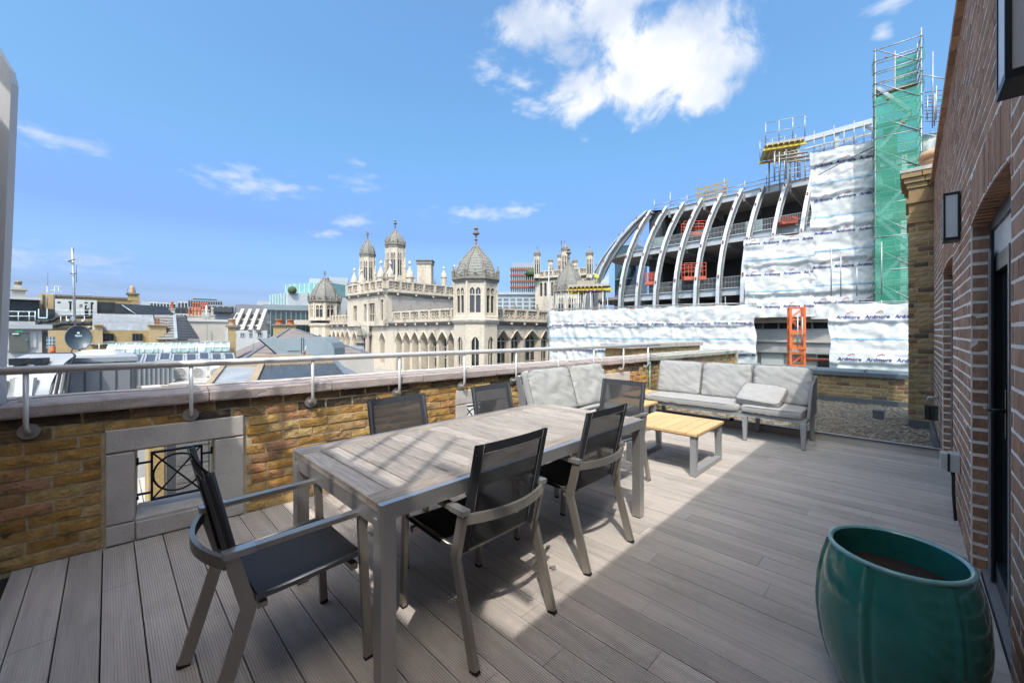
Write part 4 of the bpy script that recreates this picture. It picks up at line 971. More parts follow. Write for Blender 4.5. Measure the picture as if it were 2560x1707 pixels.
# ------------------------------------------------------------------ the gothic library
lib = thing('gothic_library', 'long pale stone gothic building with domed turrets, arcaded windows and pierced parapet', 'building', (0, 0, 0))
def cw(X, Y): return C2W(X, Y)
C0 = (-5.13, 57.0)
def Mpt(L): return cw(C0[0] - 0.73 * L, C0[1] + 0.684 * L)
def Rpt(L): return cw(C0[0] + 0.684 * L, C0[1] + 0.73 * L)
MF = Fseg(Mpt(58), Mpt(0)); RFc = Fseg(Rpt(0), Rpt(34))
ms = lambda L: MF.L * (1 - L / 58.0)
def Lat(u):                                              # distance along facade M for a bearing
    k = (u - 1280) / 1000.0
    return (C0[0] - k * C0[1]) / (0.73 + 0.684 * k)
def Rat(u):
    k = (u - 1280) / 1000.0
    return (k * C0[1] - C0[0]) / (0.684 - 0.73 * k)
def gothic_window(F, a, b, zs, zp, rise, pw, d, parent, mull=1, m='window_dark'):
    w = MB(); arch_pane(w, F, a, b, zs, zp, rise, pw, d); wo = w.build('window', m, parent)
    fr = MB(); wd = 0.10
    for k in range(1, mull + 1):
        s_ = a + (b - a) * k / (mull + 1); fr.fbox(F, s_ - wd / 2, s_ + wd / 2, d + 0.01, d + 0.16, zs, zp + rise * 0.8)
    z = zs + 1.3
    while z < zp - 0.2: fr.fbox(F, a, b, d + 0.02, d + 0.14, z, z + 0.12); z += 1.7
    fr.build('mullion', 'gothic_stone', wo); return wo
ZS, ZP, ZB = 3.0, 5.0, -16.0
opsM = []; ML = []
us = [(990.5, 1005), (1009.5, 1024.5), (1030, 1046), (1052, 1069), (1072.5, 1091), (1096.5, 1117), (1121, 1136)]
for a, b in us: ML.append((ms(Lat(a)), ms(Lat(b)), -7.5, 0.15, 1.2, 1.15))
sing = [(950.5, 961.5, 0.7)]
for a, b, r in sing: ML.append((ms(Lat(a)), ms(Lat(b)), -4.5, 0.2, r + 0.3, 1.3))
for a, b in ((811, 819), (821.5, 829), (832, 839.5), (842.5, 850), (853.5, 861.5), (864.5, 874)): ML.append((ms(Lat(a)), ms(Lat(b)), -7.0, 0.3, 1.3, 1.3))
ML.append((ms(Lat(882)), ms(Lat(892)), -6, 0.2, 1.2, 1.3))
w = MB(); wall_open(w, MF, 0, MF.L, ZB, 2.45, ML, 1.25); w.build('wall', 'gothic_stone', lib)
for o in ML: gothic_window(MF, *o[:2], *o[2:], -1.2, lib, 2 if o[1] - o[0] > 1.4 else 1)
# band of darker coursed rubble between the arches and the string course, moulded hoods round the arches
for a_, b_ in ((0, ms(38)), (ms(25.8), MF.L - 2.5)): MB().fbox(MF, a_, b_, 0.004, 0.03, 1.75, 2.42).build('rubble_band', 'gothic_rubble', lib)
for o in ML:
    a, b, zs, zp, rise, pw = o; hm_ = MB(); pts = [MF(a - 0.12, 0.05, zp - 0.5)] + [MF(a - 0.12 + (b - a + 0.24) * i / 8, 0.05, zp + 0.12 + rise * (1 - abs(-1 + i / 4) ** pw)) for i in range(9)] + [MF(b + 0.12, 0.05, zp - 0.5)]
    hm_.tube(pts, 0.13, 5); hm_.build('hood_mould', 'gothic_stone', lib)
def cornice(F, s0, s1, z, parent, boss=3.0):
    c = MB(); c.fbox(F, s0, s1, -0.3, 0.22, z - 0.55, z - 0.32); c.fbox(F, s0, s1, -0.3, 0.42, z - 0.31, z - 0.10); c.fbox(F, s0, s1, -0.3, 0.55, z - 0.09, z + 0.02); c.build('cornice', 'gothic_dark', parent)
    s_ = s0 + boss * 0.5
    while s_ < s1: MB().fbox(F, s_ - 0.16, s_ + 0.16, 0.425, 0.6, z - 0.5, z - 0.16).build('boss', 'gothic_stone', parent); s_ += boss
cornice(MF, 0, MF.L - 2.4, ZS, lib); 
def pierced_parapet(F, s0, s1, z0, z1, n, parent, d=0.1):
    zb = z0 + (z1 - z0) * 0.26
    MB().fbox(F, s0, s1, -0.3, d + 0.1, z0, zb).build('parapet_plinth', 'gothic_stone', parent)
    MB().fbox(F, s0, s1, -0.25, d + 0.12, z1 - 0.26, z1).build('parapet_rail', 'gothic_stone', parent)
    w = (s1 - s0) / n
    for i in range(n + 1):
        s_ = s0 + i * w
        MB().fbox(F, s_ - 0.2, s_ + 0.2, -0.28, d + 0.16, zb + 0.002, z1 - 0.262).build('parapet_pier', 'gothic_stone', parent)
        if i % 2 == 0:
            p = F(s_, 0, z1 + 0.002); MB().lathe([(0.32, 0), (0.32, 0.15), (0.14, 0.55), (0.07, 0.8), (0.13, 0.9), (0.01, 1.1)], p, 4, False, F.ang + math.pi / 4).build('parapet_finial', 'gothic_dark', parent)
    for i in range(n):
        a, b = s0 + i * w + 0.21, s0 + (i + 1) * w - 0.21; h = (z1 - 0.27) - zb - 0.01; k = max(1, round((b - a) / h)); cw_ = (b - a) / k
        t = MB()
        for q in range(k):
            c = a + (q + .5) * cw_; zc = zb + h / 2; r = min(cw_, h) * 0.40
            t.tube([F(c + r * math.cos(x * math.pi / 4), 0.0, zc + r * math.sin(x * math.pi / 4)) for x in range(8)], 0.075, 5, closed=True)
            for x in range(4):
                an = x * math.pi / 2 + math.pi / 4
                t.bar(F(c + r * 0.35 * math.cos(an), 0, zc + r * 0.35 * math.sin(an)), F(c + cw_ / 2 * 0.98 * math.copysign(1, math.cos(an)), 0, zc + h / 2 * 0.98 * math.copysign(1, math.sin(an))), 0.13)
        t.build('quatrefoil_panel', 'gothic_stone', parent)
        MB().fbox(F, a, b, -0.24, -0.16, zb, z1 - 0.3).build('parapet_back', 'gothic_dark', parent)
pierced_parapet(MF, ms(Lat(984)), MF.L - 2.6, ZS + 0.03, ZP, 7, lib)
pierced_parapet(MF, ms(51), ms(39.8), ZS + 0.03, ZP, 7, lib)
# right-hand front
opsR = []
for a, b in ((1242, 1272.5), (1278, 1305), (1312, 1347), (1353, 1375), (1381, 1402), (1408, 1428)): opsR.append((Rat(a), Rat(b), -6.5, 0.1, 1.45, 1.2))
w = MB(); wall_open(w, RFc, 0, 34, ZB, 2.45, opsR, 1.1); w.build('wall', 'gothic_stone', lib)
for o in opsR: gothic_window(RFc, *o, -1.05, lib, 2)
for o in opsR:
    a, b, zs, zp, rise, pw = o; hm_ = MB(); pts = [RFc(a - 0.1 + (b - a + 0.2) * i / 8, 0.05, zp + 0.12 + rise * (1 - abs(-1 + i / 4) ** pw)) for i in range(9)]; hm_.tube(pts, 0.13, 5); hm_.build('hood_mould', 'gothic_stone', lib)
MB().fbox(RFc, 2.6, 34, 0.004, 0.03, 1.78, 2.42).build('rubble_band', 'gothic_rubble', lib)
cornice(RFc, 2.4, 34, ZS, lib)
pierced_parapet(RFc, 2.6, 22, ZS + 0.03, ZP, 7, lib)
# roofs behind the parapets
MB().hexa([(*Mpt(0.5), 2.4), (*Mpt(56), 2.4), (*(Mpt(56) + (Rpt(12) - Rpt(0))), 2.4), (*(Mpt(0.5) + (Rpt(12) - Rpt(0))), 2.4)], [(*Mpt(0.5), 3.2), (*Mpt(56), 3.2), (*(Mpt(56) + (Rpt(12) - Rpt(0))), 3.2), (*(Mpt(0.5) + (Rpt(12) - Rpt(0))), 3.2)]).build('roof', 'lead_roof', lib)
MB().hexa([(*Rpt(0.5), 2.35), (*Rpt(34), 2.35), (*(Rpt(34) + (Mpt(12) - Mpt(0))), 2.35), (*(Rpt(0.5) + (Mpt(12) - Mpt(0))), 2.35)], [(*Rpt(0.5), 3.1), (*Rpt(34), 3.1), (*(Rpt(34) + (Mpt(12) - Mpt(0))), 3.1), (*(Rpt(0.5) + (Mpt(12) - Mpt(0))), 3.1)]).build('roof', 'lead_roof', lib)
FIN = [(0.10, 0), (0.085, 0.25), (0.16, 0.29), (0.16, 0.33), (0.08, 0.37), (0.08, 0.52), (0.30, 0.60), (0.30, 0.68), (0.10, 0.73), (0.10, 0.80), (0.2, 0.87), (0.14, 0.95), (0.01, 1.0)]
OGEE = [(1.0, 0), (1.0, 0.07), (0.985, 0.16), (0.94, 0.26), (0.865, 0.37), (0.78, 0.48), (0.665, 0.58), (0.535, 0.67), (0.40, 0.75), (0.275, 0.83), (0.175, 0.91), (0.11, 1.0)]
def dome(par, c, r, z0, z1, zf, rot, rows=12, rib=0.1):
    prof = []
    def og(t):
        for (r0, h0), (r1, h1) in zip(OGEE, OGEE[1:]):
            if h0 <= t <= h1: return r0 + (r1 - r0) * (t - h0) / (h1 - h0)
        return OGEE[-1][0]
    for i in range(rows):
        a, b = i / rows, (i + 1) / rows
        prof += [(og(a) * r + 0.035 * r * (0.4 if i else 0.3), z0 + (z1 - z0) * a), (og(b) * r, z0 + (z1 - z0) * b)]
    d = MB().lathe(prof, (c.x, c.y, 0), 8, False, rot).build('dome', 'dome_stone', par)
    for k in range(8):
        an = rot + k * math.pi / 4
        MB().tube([(c.x + (rr * r + rib * 0.5) * math.cos(an), c.y + (rr * r + rib * 0.5) * math.sin(an), z0 + (z1 - z0) * h) for rr, h in OGEE], rib, 5).build('dome_rib', 'gothic_dark', d)
    fh = zf - z1
    MB().lathe([(q * fh * 0.62, z1 + h * fh) for q, h in FIN], (c.x, c.y, 0), 8, False, rot).build('finial', 'gothic_dark', d)
    return d
def turret(par, u, D, wpx, v0, vs, vd, vf, lancet=True, name='turret', mat_='gothic_stone', slots=2, zlow=None, dw=0.92):
    c = Q(u, D); r = wpx / 1000 * D / 2 / math.cos(math.pi / 8) * 1.0; rot = YAW + math.pi / 8 + R(3)
    z0 = Z(v0, D) if zlow is None else zlow; zs, zd, zf = Z(vs, D), Z(vd, D), Z(vf, D)
    H = zs - z0
    pts = [Vector((c.x + r * math.cos(rot + k * math.pi / 4), c.y + r * math.sin(rot + k * math.pi / 4))) for k in range(8)]
    body = MB(); panes = []
    for k in range(8):
        p, q = pts[k], pts[(k + 1) % 8]
        F = Fseg(q, p)
        mid = (p + q) / 2
        if F.n.dot(mid - c) < 0: F = Fseg(p, q)
        W = F.L
        ops = []
        if lancet:
            m = W * 0.2; g = W * 0.07; ww = (W - 2 * m - (slots - 1) * g) / slots
            for j in range(slots): ops.append((m + j * (ww + g), m + j * (ww + g) + ww, z0 + H * 0.16, z0 + H * 0.74, H * 0.07, 1.5))
            panes.append((F, ops, m, W))
        wall_open(body, F, 0, W, z0, zs, ops, W * 0.1, n=4)
        body.fbox(F, -0.02 * W, W * 0.09, -0.05, 0.07 * W, z0, zs)
    b = body.build(name, mat_, par)
    for F, ops, m, W in panes:
        for o in ops:
            pn = MB(); arch_pane(pn, F, o[0], o[1], o[2], o[3], o[4], 1.5, -W * 0.09, 4); pn.build('lancet', 'window_dark', b)
        t = MB(); tz = z0 + H * 0.60
        for o in ops: t.fbox(F, o[0], o[1], -W * 0.07, -W * 0.02, tz, tz + 0.14); t.fbox(F, (o[0] + o[1]) / 2 - .04, (o[0] + o[1]) / 2 + .04, -W * 0.07, -W * 0.02, tz, o[3])
        t.build('tracery', 'gothic_stone', b)
    cn = MB().lathe([(r * 1.0, zs - 0.06 * H), (r * 1.06, zs - 0.05 * H), (r * 1.06, zs), (r * 1.13, zs + 0.02 * H), (r * 1.13, zs + 0.07 * H), (r * 1.02, zs + 0.08 * H), (r * 0.9, zs + 0.09 * H)], (c.x, c.y, 0), 8, False, rot).build('turret_cornice', 'gothic_dark', b)
    MB().lathe([(r * 1.05, z0 - 0.1), (r * 1.05, z0 + H * 0.06), (r * 1.0, z0 + H * 0.08)], (c.x, c.y, 0), 8, False, rot).build('turret_base', mat_, b)
    dd = dome(b, c, r * dw, zs + 0.05 * H, zd, zf, rot, 12, 0.035 * r); dd.parent = par; dd.name = 'dome'
    for k in range(16):
        an = rot + k * math.pi / 8; rr = r * (1.06 if k % 2 == 0 else 0.98); hh = (zd - zs) * (0.34 if k % 2 == 0 else 0.2)
        if wpx > 40: MB().lathe([(0.075 * r, 0), (0.075 * r, hh * 0.45), (0.1 * r, hh * 0.5), (0.02 * r, hh * 0.85), (0.045 * r, hh * 0.9), (0.005, hh)], (c.x + rr * math.cos(an), c.y + rr * math.sin(an), zs + 0.06 * H), 4, False, an).build('pinnacle', 'gothic_dark', b)
    return b
def pinnacle(par, u, D, vt, vb, wpx):
    c = Q(u, D); r = wpx / 2000 * D; z0, z1 = Z(vb, D), Z(vt, D); h = z1 - z0
    b = MB().lathe([(r * 0.95, 0), (r * 0.95, h * 0.42), (r * 1.15, h * 0.44), (r * 1.15, h * 0.49), (r * 0.92, h * 0.5), (r * 0.88, h * 0.56), (r * 0.6, h * 0.66), (r * 0.25, h * 0.76), (r * 0.16, h * 0.86), (r * 0.4, h * 0.89), (r * 0.35, h * 0.93), (r * 0.1, h)], (c.x, c.y, z0), 8, False, YAW + math.pi / 8).build('pinnacle', 'gothic_stone', par)
    return b
turret(lib, 1190, 57.0, 103, 798, 705, 614, 566)
turret(lib, 812, 92.6, 64, 801, 756, 694, 677)
for u0, D0, w0, zt in ((1190, 57.0, 103, None), (812, 92.6, 60, None)):     # their lower storeys, with narrow lancets
    c = Q(u0, D0); r = w0 / 1000 * D0 / 2 / math.cos(math.pi / 8) * 1.02; rot = YAW + math.pi / 8 + R(3)
    b = MB(); pts = [Vector((c.x + r * math.cos(rot + k * math.pi / 4), c.y + r * math.sin(rot + k * math.pi / 4))) for k in range(8)]; wl = []
    for k in range(8):
        p, q = pts[k], pts[(k + 1) % 8]; F = Fseg(q, p)
        if F.n.dot((p + q) / 2 - c) < 0: F = Fseg(p, q)
        W = F.L; o = (W * 0.3, W * 0.7, -8.0, 0.1, 0.6, 2.0); wall_open(b, F, 0, W, ZB, 2.45, [o], 0.3); wl.append((F, o))
    b.lathe([(r, 2.45), (r * 1.03, 2.5), (r * 1.09, 2.75), (r * 1.12, 3.02), (r * 0.95, 3.25), (r * 0.9, 3.4)], (c.x, c.y, 0), 8, False, rot)
    bo = b.build('turret_shaft', 'gothic_stone', lib)
    for F, o in wl: gothic_window(F, *o, -0.28, bo.parent, 1)
# central block: left face flush with the front, right face running back
LA, LB = 24.4, 39.5
blk = MB(); cp_ = Mpt(LA); cl = Mpt(LB); back = (Rpt(22) - Rpt(0))
BL = Fseg(cl + MF.n * 0.6, cp_ + MF.n * 0.6); BR = Fseg(cp_ + MF.n * 0.6, cp_ + MF.n * 0.6 + back)
ZC = 8.75
wo = []
for a, b, zs, zp in ((883, 892, 3.6, 6.6), (909.5, 916, 3.4, 6.8), (921, 937, 3.4, 6.8), (951, 962, 3.6, 7.3)):
    def sl(u):
        k = (u - 1280) / 1000.0; o_ = cl + MF.n * 0.6; X = o_.x * Cc + o_.y * Cs; Y = -o_.x * Cs + o_.y * Cc; t = BL.t; tx = t.x * Cc + t.y * Cs; ty = -t.x * Cs + t.y * Cc
        return (k * Y - X) / (tx - k * ty)
    wo.append((sl(a), sl(b), zs, zp, 0.05, 2))
wall_open(blk, BL, 0, BL.L, 2.5, 8.2, wo, 0.5); blk.fbox(BR, 0.0, BR.L, -0.4, 0, 2.5, 8.2); blk.fbox(BL, 0, BL.L, -12, -6, 3.2, 8.2)
blk.build('central_block', 'gothic_stone', lib)
for o in wo: gothic_window(BL, *o, -0.45, lib, 1 if o[1] - o[0] < 1.2 else 2)
MB().fbox(BR, 1.5, BR.L, 0.004, 0.04, 3.0, 7.9).build('rubble_band', 'gothic_rubble', lib)
cornice(BL, -0.1, BL.L, ZC, lib, 4); cornice(BR, 0.45, BR.L, ZC, lib, 4)
pierced_parapet(BL, 0.3, BL.L - 0.3, ZC + 0.03, 11.0, 6, lib); pierced_parapet(BR, 0.6, BR.L - 0.3, ZC + 0.03, 11.0, 8, lib)
MB().hexa([BL(0, -0.3, 8.3), BL(BL.L, -0.3, 8.3), BR(BR.L, -0.3, 8.3), BL(0, -22, 8.3)], [BL(0, -0.3, 9.3), BL(BL.L, -0.3, 9.3), BR(BR.L, -0.3, 9.3), BL(0, -22, 9.3)]).build('roof', 'lead_roof', lib)
MB().fbox(BL, BL.L * 0.47, BL.L * 0.62, 0.0, 0.7, ZB, 2.4).build('oriel', 'gothic_stone', lib)
ob = MB()
for j in range(3): ob.fbox(BL, BL.L * (0.478 + 0.046 * j), BL.L * (0.515 + 0.046 * j), 0.705, 0.72, -4.5, 0.2)
ob.build('oriel_light', 'window_dark', lib)
p = BL(BL.L * 0.545, 0.3, 0.6); MB().lathe([(1.5, 0), (1.55, 0.3), (1.1, 0.9), (0.5, 1.5), (0.01, 1.7)], p, 8, False, 0.3).build('oriel_roof', 'gothic_dark', lib)
# lantern towers on the central block and the smaller pinnacles
def lantern_tower(u, D, wpx, v0, vs, vd, vf):
    b = turret(lib, u, D, wpx, v0, vs, vd, vf, True, 'lantern_tower', 'gothic_stone', 2, None, 1.02)
    for dx in (-0.8, 0.8):
        pinnacle(lib, u + dx * wpx * 0.72, D - 0.4, vs + (v0 - vs) * 0.05, v0 + 6, wpx * 0.20)
lantern_tower(919, 88, 33, 716, 640, 599, 578)
lantern_tower(988, 82, 42, 704, 617, 575, 549)
for u, D, vt, vb, w_ in ((886, 84, 669, 737, 17), (905, 80, 672, 737, 19), (952.5, 80, 651, 728, 19), (975.5, 75, 652, 728, 21), (1024.5, 79, 652, 728, 20), (1037, 86, 690, 728, 9), (1109.5, 92, 666, 716, 15), (1136, 92, 662, 716, 13), (1144, 90, 663, 716, 10)):
    pinnacle(lib, u, D, vt, vb, w_)
ck = MB(); a = Q(1043, 83); b_ = Q(1078, 83); CF = Fseg(a, b_); ck.fbox(CF, 0, CF.L, -2.4, 0, Z(728, 83), Z(660, 83)); ck.build('chimney_shaft', 'gothic_stone', lib)
MB().fbox(CF, -0.15, CF.L + 0.15, -2.5, 0.15, Z(660, 83) + .01, Z(652, 83)).fbox(CF, -0.3, CF.L + 0.3, -2.6, 0.3, Z(652, 83) + .01, Z(649, 83)).build('chimney_cap', 'dome_stone', lib)
# second, farther gothic tower with corner turrets, and a third dome
l2 = thing('gothic_tower', 'square gothic stone tower with four corner turrets behind the scaffolded dome', 'tower', (0, 0, 0))
TA, TB, TC = Q(1338, 112), Q(1476, 104), Q(1340, 130)
TF = Fseg(TA, TB); zt = Z(682, 108)
op = [(TF.L * x, TF.L * (x + 0.05), Z(738, 108), Z(706, 108), 0.4, 1.6) for x in (0.09, 0.17, 0.30, 0.36, 0.42, 0.56, 0.62, 0.68, 0.82, 0.88)]
w = MB(); wall_open(w, TF, 0, TF.L, -10, zt - 1.2, op, 0.4, n=4); w.fbox(TF, 0, TF.L, -12, -0.45, -10, zt - 1.3); w.build('wall', 'gothic_stone', l2)
for o in op: pn = MB(); arch_pane(pn, TF, *o, -0.38, 4); pn.build('window', 'window_dark', l2)
cornice(TF, 0, TF.L, zt - 1.1, l2, 3); pierced_parapet(TF, 0.4, TF.L - 0.4, zt - 1.05, zt + 0.9, 6, l2)
for u, D, vs, vd, vf, wp in ((1343, 111, 638, 624, 615, 15), (1474, 104, 637, 622, 614, 16), (1412, 116, 626, 610, 601, 16), (1376, 120, 654, 646, 641, 11), (1437, 118, 656, 646, 641, 12), (1398, 122, 642, 632, 627, 9)):
    turret(l2, u, D, wp, 695, vs, vd, vf, True, 'corner_turret', 'gothic_stone', 1, None, 1.1)
MB().tube([U3(1404, 640, 118), U3(1404, 600, 118)], 0.07, 5).build('flagpole', 'dark_grey', l2); MB().quad(U3(1404, 601, 118), U3(1402.5, 603, 118), U3(1402.5, 611, 118), U3(1404, 610, 118)).build('flag', 'dark_grey', l2)
l3 = thing('scaffolded_dome', 'grey stone dome turret wrapped in scaffolding left of the white sheeting', 'turret', (0, 0, 0))
turret(l3, 1422, 80, 70, 800, 733, 656, 619, True, 'turret', 'gothic_stone', 2)
sc = MB()
for k in range(14):
    u = 1384 + k * 6.2; sc.tube([U3(u, 800, 74), U3(u, 728 + (k % 3) * 4, 74)], 0.05, 5)
for v in (735, 748, 761, 774, 787): sc.tube([U3(1380, v, 74), U3(1470, v - 2, 74)], 0.05, 5)
so = sc.build('scaffold', 'scaffold_tube', l3); so['kind'] = 'stuff'
# ------------------------------------------------------------------ the ribbed steel building under construction
def smesh(mb, name, m, par, kind=None):
    o = mb.build(name, m, par)
    if kind: o['kind'] = kind
    return o
RB = thing('ribbed_building', 'unfinished curved building with rows of pale steel ribs and open concrete floors', 'building', (0, 0, 0))
RD = 55.0
ax = Vector((0.0302, -0.0316)) * RD; inn = Vector((0.7071, 0.7071)); AX = C2W(*ax); INN = C2W(*inn)
T4 = C2W(0.431 * RD, 1.0 * RD); WOFF = 0.159 * RD
def hh(h): return h * RD + CAM_H
def kk(h): t = max(0.0, (h - 0.056) / 0.262); return t * t
def rib_at(i, h, out=0.0):                                # i: rib number from the fourth rib, h: height / depth unit
    p = T4 + AX * i - INN * (WOFF * (1 - kk(h)) + out); return Vector((p.x, p.y, hh(h)))
hs = [0.0, 0.03, 0.056, 0.09, 0.125, 0.16, 0.20, 0.24, 0.28, 0.315]
axd = AX.normalized()
def make_rib(pts, axis, out, name='rib'):
    wb = MB()
    for a, b in zip(pts, pts[1:]): wb.bar(a, b + (b - a) * 0.04, 0.16, 0.66, up=(INN.x, INN.y, 0) if abs(axis.dot(Vector((INN.x, INN.y, 0)))) < 0.5 else (axd.x, axd.y, 0))
    r = wb.build(name, 'rib_web', RB)
    fl = MB(); fi = MB()
    for a, b in zip(pts, pts[1:]):
        d = (b - a).normalized(); o = axis.cross(d).normalized()
        if o.dot(out) < 0: o = -o
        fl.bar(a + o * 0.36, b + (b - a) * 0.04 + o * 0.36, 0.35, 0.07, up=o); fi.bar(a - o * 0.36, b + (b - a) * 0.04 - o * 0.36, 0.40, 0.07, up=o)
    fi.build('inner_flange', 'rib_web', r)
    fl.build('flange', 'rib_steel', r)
    for t in (1, 3, 5, 7, 8):
        q = pts[t].lerp(pts[t + 1], .4) + out * 0.42; MB().box(q.x - .07, q.x + .07, q.y - .07, q.y + .07, q.z, q.z + .34).build('fixing_plate', 'rust_brick', r)
    return r
A3 = Vector((axd.x, axd.y, 0))
for i in range(-2, 11): make_rib([rib_at(i, h) for h in hs], A3, Vector((-INN.x, -INN.y, 0.3)).normalized())
# rounded end: ribs swing round the corner
endc = T4 + AX * -2.15
for th in (28, 56, 84, 118):
    d = Matrix.Rotation(R(-th), 2) @ (-INN); dn = Vector((d.x, d.y))
    pts = []
    for h in hs:
        p = endc + dn * (WOFF * (1 - kk(h)) + 0.25); pts.append(Vector((p.x, p.y, hh(h))))
    make_rib(pts, Vector((-dn.y, dn.x, 0)), Vector((dn.x, dn.y, .3)).normalized())
def slab(h, th, name, m, inset=0.0, i0=-2.2, i1=11.0, depth=17.0):
    z = hh(h); a = rib_at(i0, h, -inset); b = rib_at(i1, h, -inset)
    ring = [a, b, b + Vector((INN.x, INN.y, 0)) * depth, a + Vector((INN.x, INN.y, 0)) * depth]
    # rounded left end
    arc = []
    for th_ in range(12, 150, 18):
        d = Matrix.Rotation(R(-th_), 2) @ (-INN); rr = WOFF * (1 - kk(h)) + 0.1 - inset; q = endc + Vector((d.x, d.y)) * rr; arc.append(Vector((q.x, q.y, 0)))
    poly = [a] + [b, ring[2], ring[3]] + arc[::-1]
    n = MB(); n.hexa([(p.x, p.y, z - th) for p in poly], [(p.x, p.y, z) for p in poly]); return n.build(name, m, RB)
for h in (0.003, 0.085, 0.198, 0.318):
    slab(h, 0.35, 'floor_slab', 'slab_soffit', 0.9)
    e = MB()
    i = -2.0
    while i < 11:
        a, b = rib_at(i, h, -0.75), rib_at(i + 1, h, -0.75); e.bar((a.x, a.y, a.z - 0.35), (b.x, b.y, b.z - 0.35), 0.16, 0.75); e.bar((a.x, a.y, a.z + 0.06), (b.x, b.y, b.z + 0.06), 0.5, 0.08); i += 1
    e.build('edge_beam', 'rib_steel', RB)
for h, n in ((0.085, 12), (0.198, 12)):
    for i in range(-1, 11, 2):                           # deep cross beams under the floors, seen from below
        a = rib_at(i, h, -1.0); b = a + Vector((INN.x, INN.y, 0)) * 13; MB().bar((a.x, a.y, a.z - 0.75), (b.x, b.y, b.z - 0.75), 0.25, 0.75).build('cross_beam', 'rib_web', RB)
for i in range(-1, 11, 2):
    a = rib_at(i, 0.318, -0.6); b = a + Vector((INN.x, INN.y, 0)) * 10; MB().bar((a.x, a.y, a.z - 0.75), (b.x, b.y, b.z - 0.75), 0.25, 0.8).build('cross_beam', 'slab_soffit', RB)
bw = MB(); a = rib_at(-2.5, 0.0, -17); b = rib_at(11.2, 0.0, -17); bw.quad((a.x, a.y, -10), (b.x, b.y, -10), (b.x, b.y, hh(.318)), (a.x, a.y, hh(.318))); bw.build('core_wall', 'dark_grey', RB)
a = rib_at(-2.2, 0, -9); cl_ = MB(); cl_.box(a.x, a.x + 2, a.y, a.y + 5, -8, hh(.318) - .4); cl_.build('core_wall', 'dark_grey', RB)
# edge guard panels on the floors
for h in (0.085, 0.198):
    for i in range(-2, 10):
        g = MB(); a, b = rib_at(i, h, -1.0), rib_at(i + 1, h, -1.0); n = 16
        for j in range(n): p = a.lerp(b, (j + .5) / n); g.tube([(p.x, p.y, p.z + 0.12), (p.x, p.y, p.z + 1.35)], 0.025, 4, False)
        for zz in (0.12, 0.75, 1.35): g.bar((a.x, a.y, a.z + zz), (b.x, b.y, b.z + zz), 0.05)
        g.build('guard_panel', 'scaffold_tube', RB)
for i, h, m_, w_ in ((-1.2, .198, 'pale_green_glass', 1.4), (3.6, .198, 'pale_green_glass', 1.2), (0.6, .085, 'pale_green_glass', .6)):
    a = rib_at(i, h, -2.0); b = rib_at(i + w_ * 0.6, h, -2.0); MB().bar((a.x, a.y, a.z + 0.9), (b.x, b.y, b.z + 0.9), 0.1, 1.5).build('stored_board', m_, RB)
# roof edge: rails, hoarding rack
rr_ = MB(); 
for i in range(-2, 10):
    a, b = rib_at(i, .318, -0.9), rib_at(i + 1, .318, -0.9)
    rr_.tube([(a.x, a.y, a.z + 1.1), (b.x, b.y, b.z + 1.1)], 0.05, 5); rr_.tube([(a.x, a.y, a.z + .6), (b.x, b.y, b.z + .6)], 0.05, 5); rr_.tube([(a.x, a.y, a.z), (a.x, a.y, a.z + 1.5 + (i % 3) * 0.5)], 0.055, 5)
rr_.build('roof_rail', 'scaffold_tube', RB)
hk = MB(); a, b = rib_at(0.6, .318, -0.6), rib_at(2.2, .318, -0.6)
for zz in (0.3, .8, 1.3, 1.8): hk.bar((a.x, a.y, a.z + zz), (b.x, b.y, b.z + zz), 0.06, 0.26)
for t in (0, .33, .66, 1): p = a.lerp(b, t); hk.bar(p, (p.x, p.y, p.z + 2.2), 0.12)
hk.build('edge_barrier', 'scaffold_board', RB)
def lift_platform(lab, u, v, D, w, h):
    t = thing('lift_platform', lab, 'lift platform', U3(u, v, D), group='orange access platforms inside the ribbed building')
    a = U3(u - w / 2, v, D); b = U3(u + w / 2, v, D - 0.4); H = h / 1000 * D; F = Fseg(a, b); W = F.L; z = a.z
    m = MB(); m.fbox(F, 0, W, -1.2, 0, z, z + 0.42); m.build('chassis', 'orange_lift', t)
    m = MB()
    for d in (-1.2, 0):
        for s_ in (0.04, W * .33, W * .66, W - 0.04): m.bar(F(s_, d, z + .42), F(s_, d, z + H), 0.06)
        for q in (0.55, .78, 1.0): m.bar(F(0, d, z + H * q), F(W, d, z + H * q), 0.06)
    m.build('basket_rail', 'orange_lift', t)
for k, (u, v, D, w, h) in enumerate(((1738, 588, 52, 58, 34), (1738, 700, 46, 56, 42), (1625, 712, 50, 24, 30), (1975, 560, 41, 40, 16))):
    lift_platform(('orange access platform on the upper open floor between the ribs', 'orange access platform on the lower open floor in the middle of the ribs', 'small orange platform on the lower floor near the rounded end of the ribs', 'low orange barrier platform at the upper floor edge beside the tall sheeting')[k], u, v, D, w, h)
# glazed corner behind the rounded end
gz = thing('glass_block', 'dark glass block end just behind the rounded rib end', 'building', (0, 0, 0))
F = Fseg(Q(1537, 66), Q(1590, 64)); MB().fbox(F, 0, F.L, -6, 0, 0, Z(612, 65)).build('curtain_wall', 'dark_teal_glass', gz)
for k in range(4): MB().fbox(F, -0.05, F.L, 0.01, 0.1, Z(612 + k * 42, 65), Z(614 + k * 42, 65)).build('transom', 'grey_metal', gz)
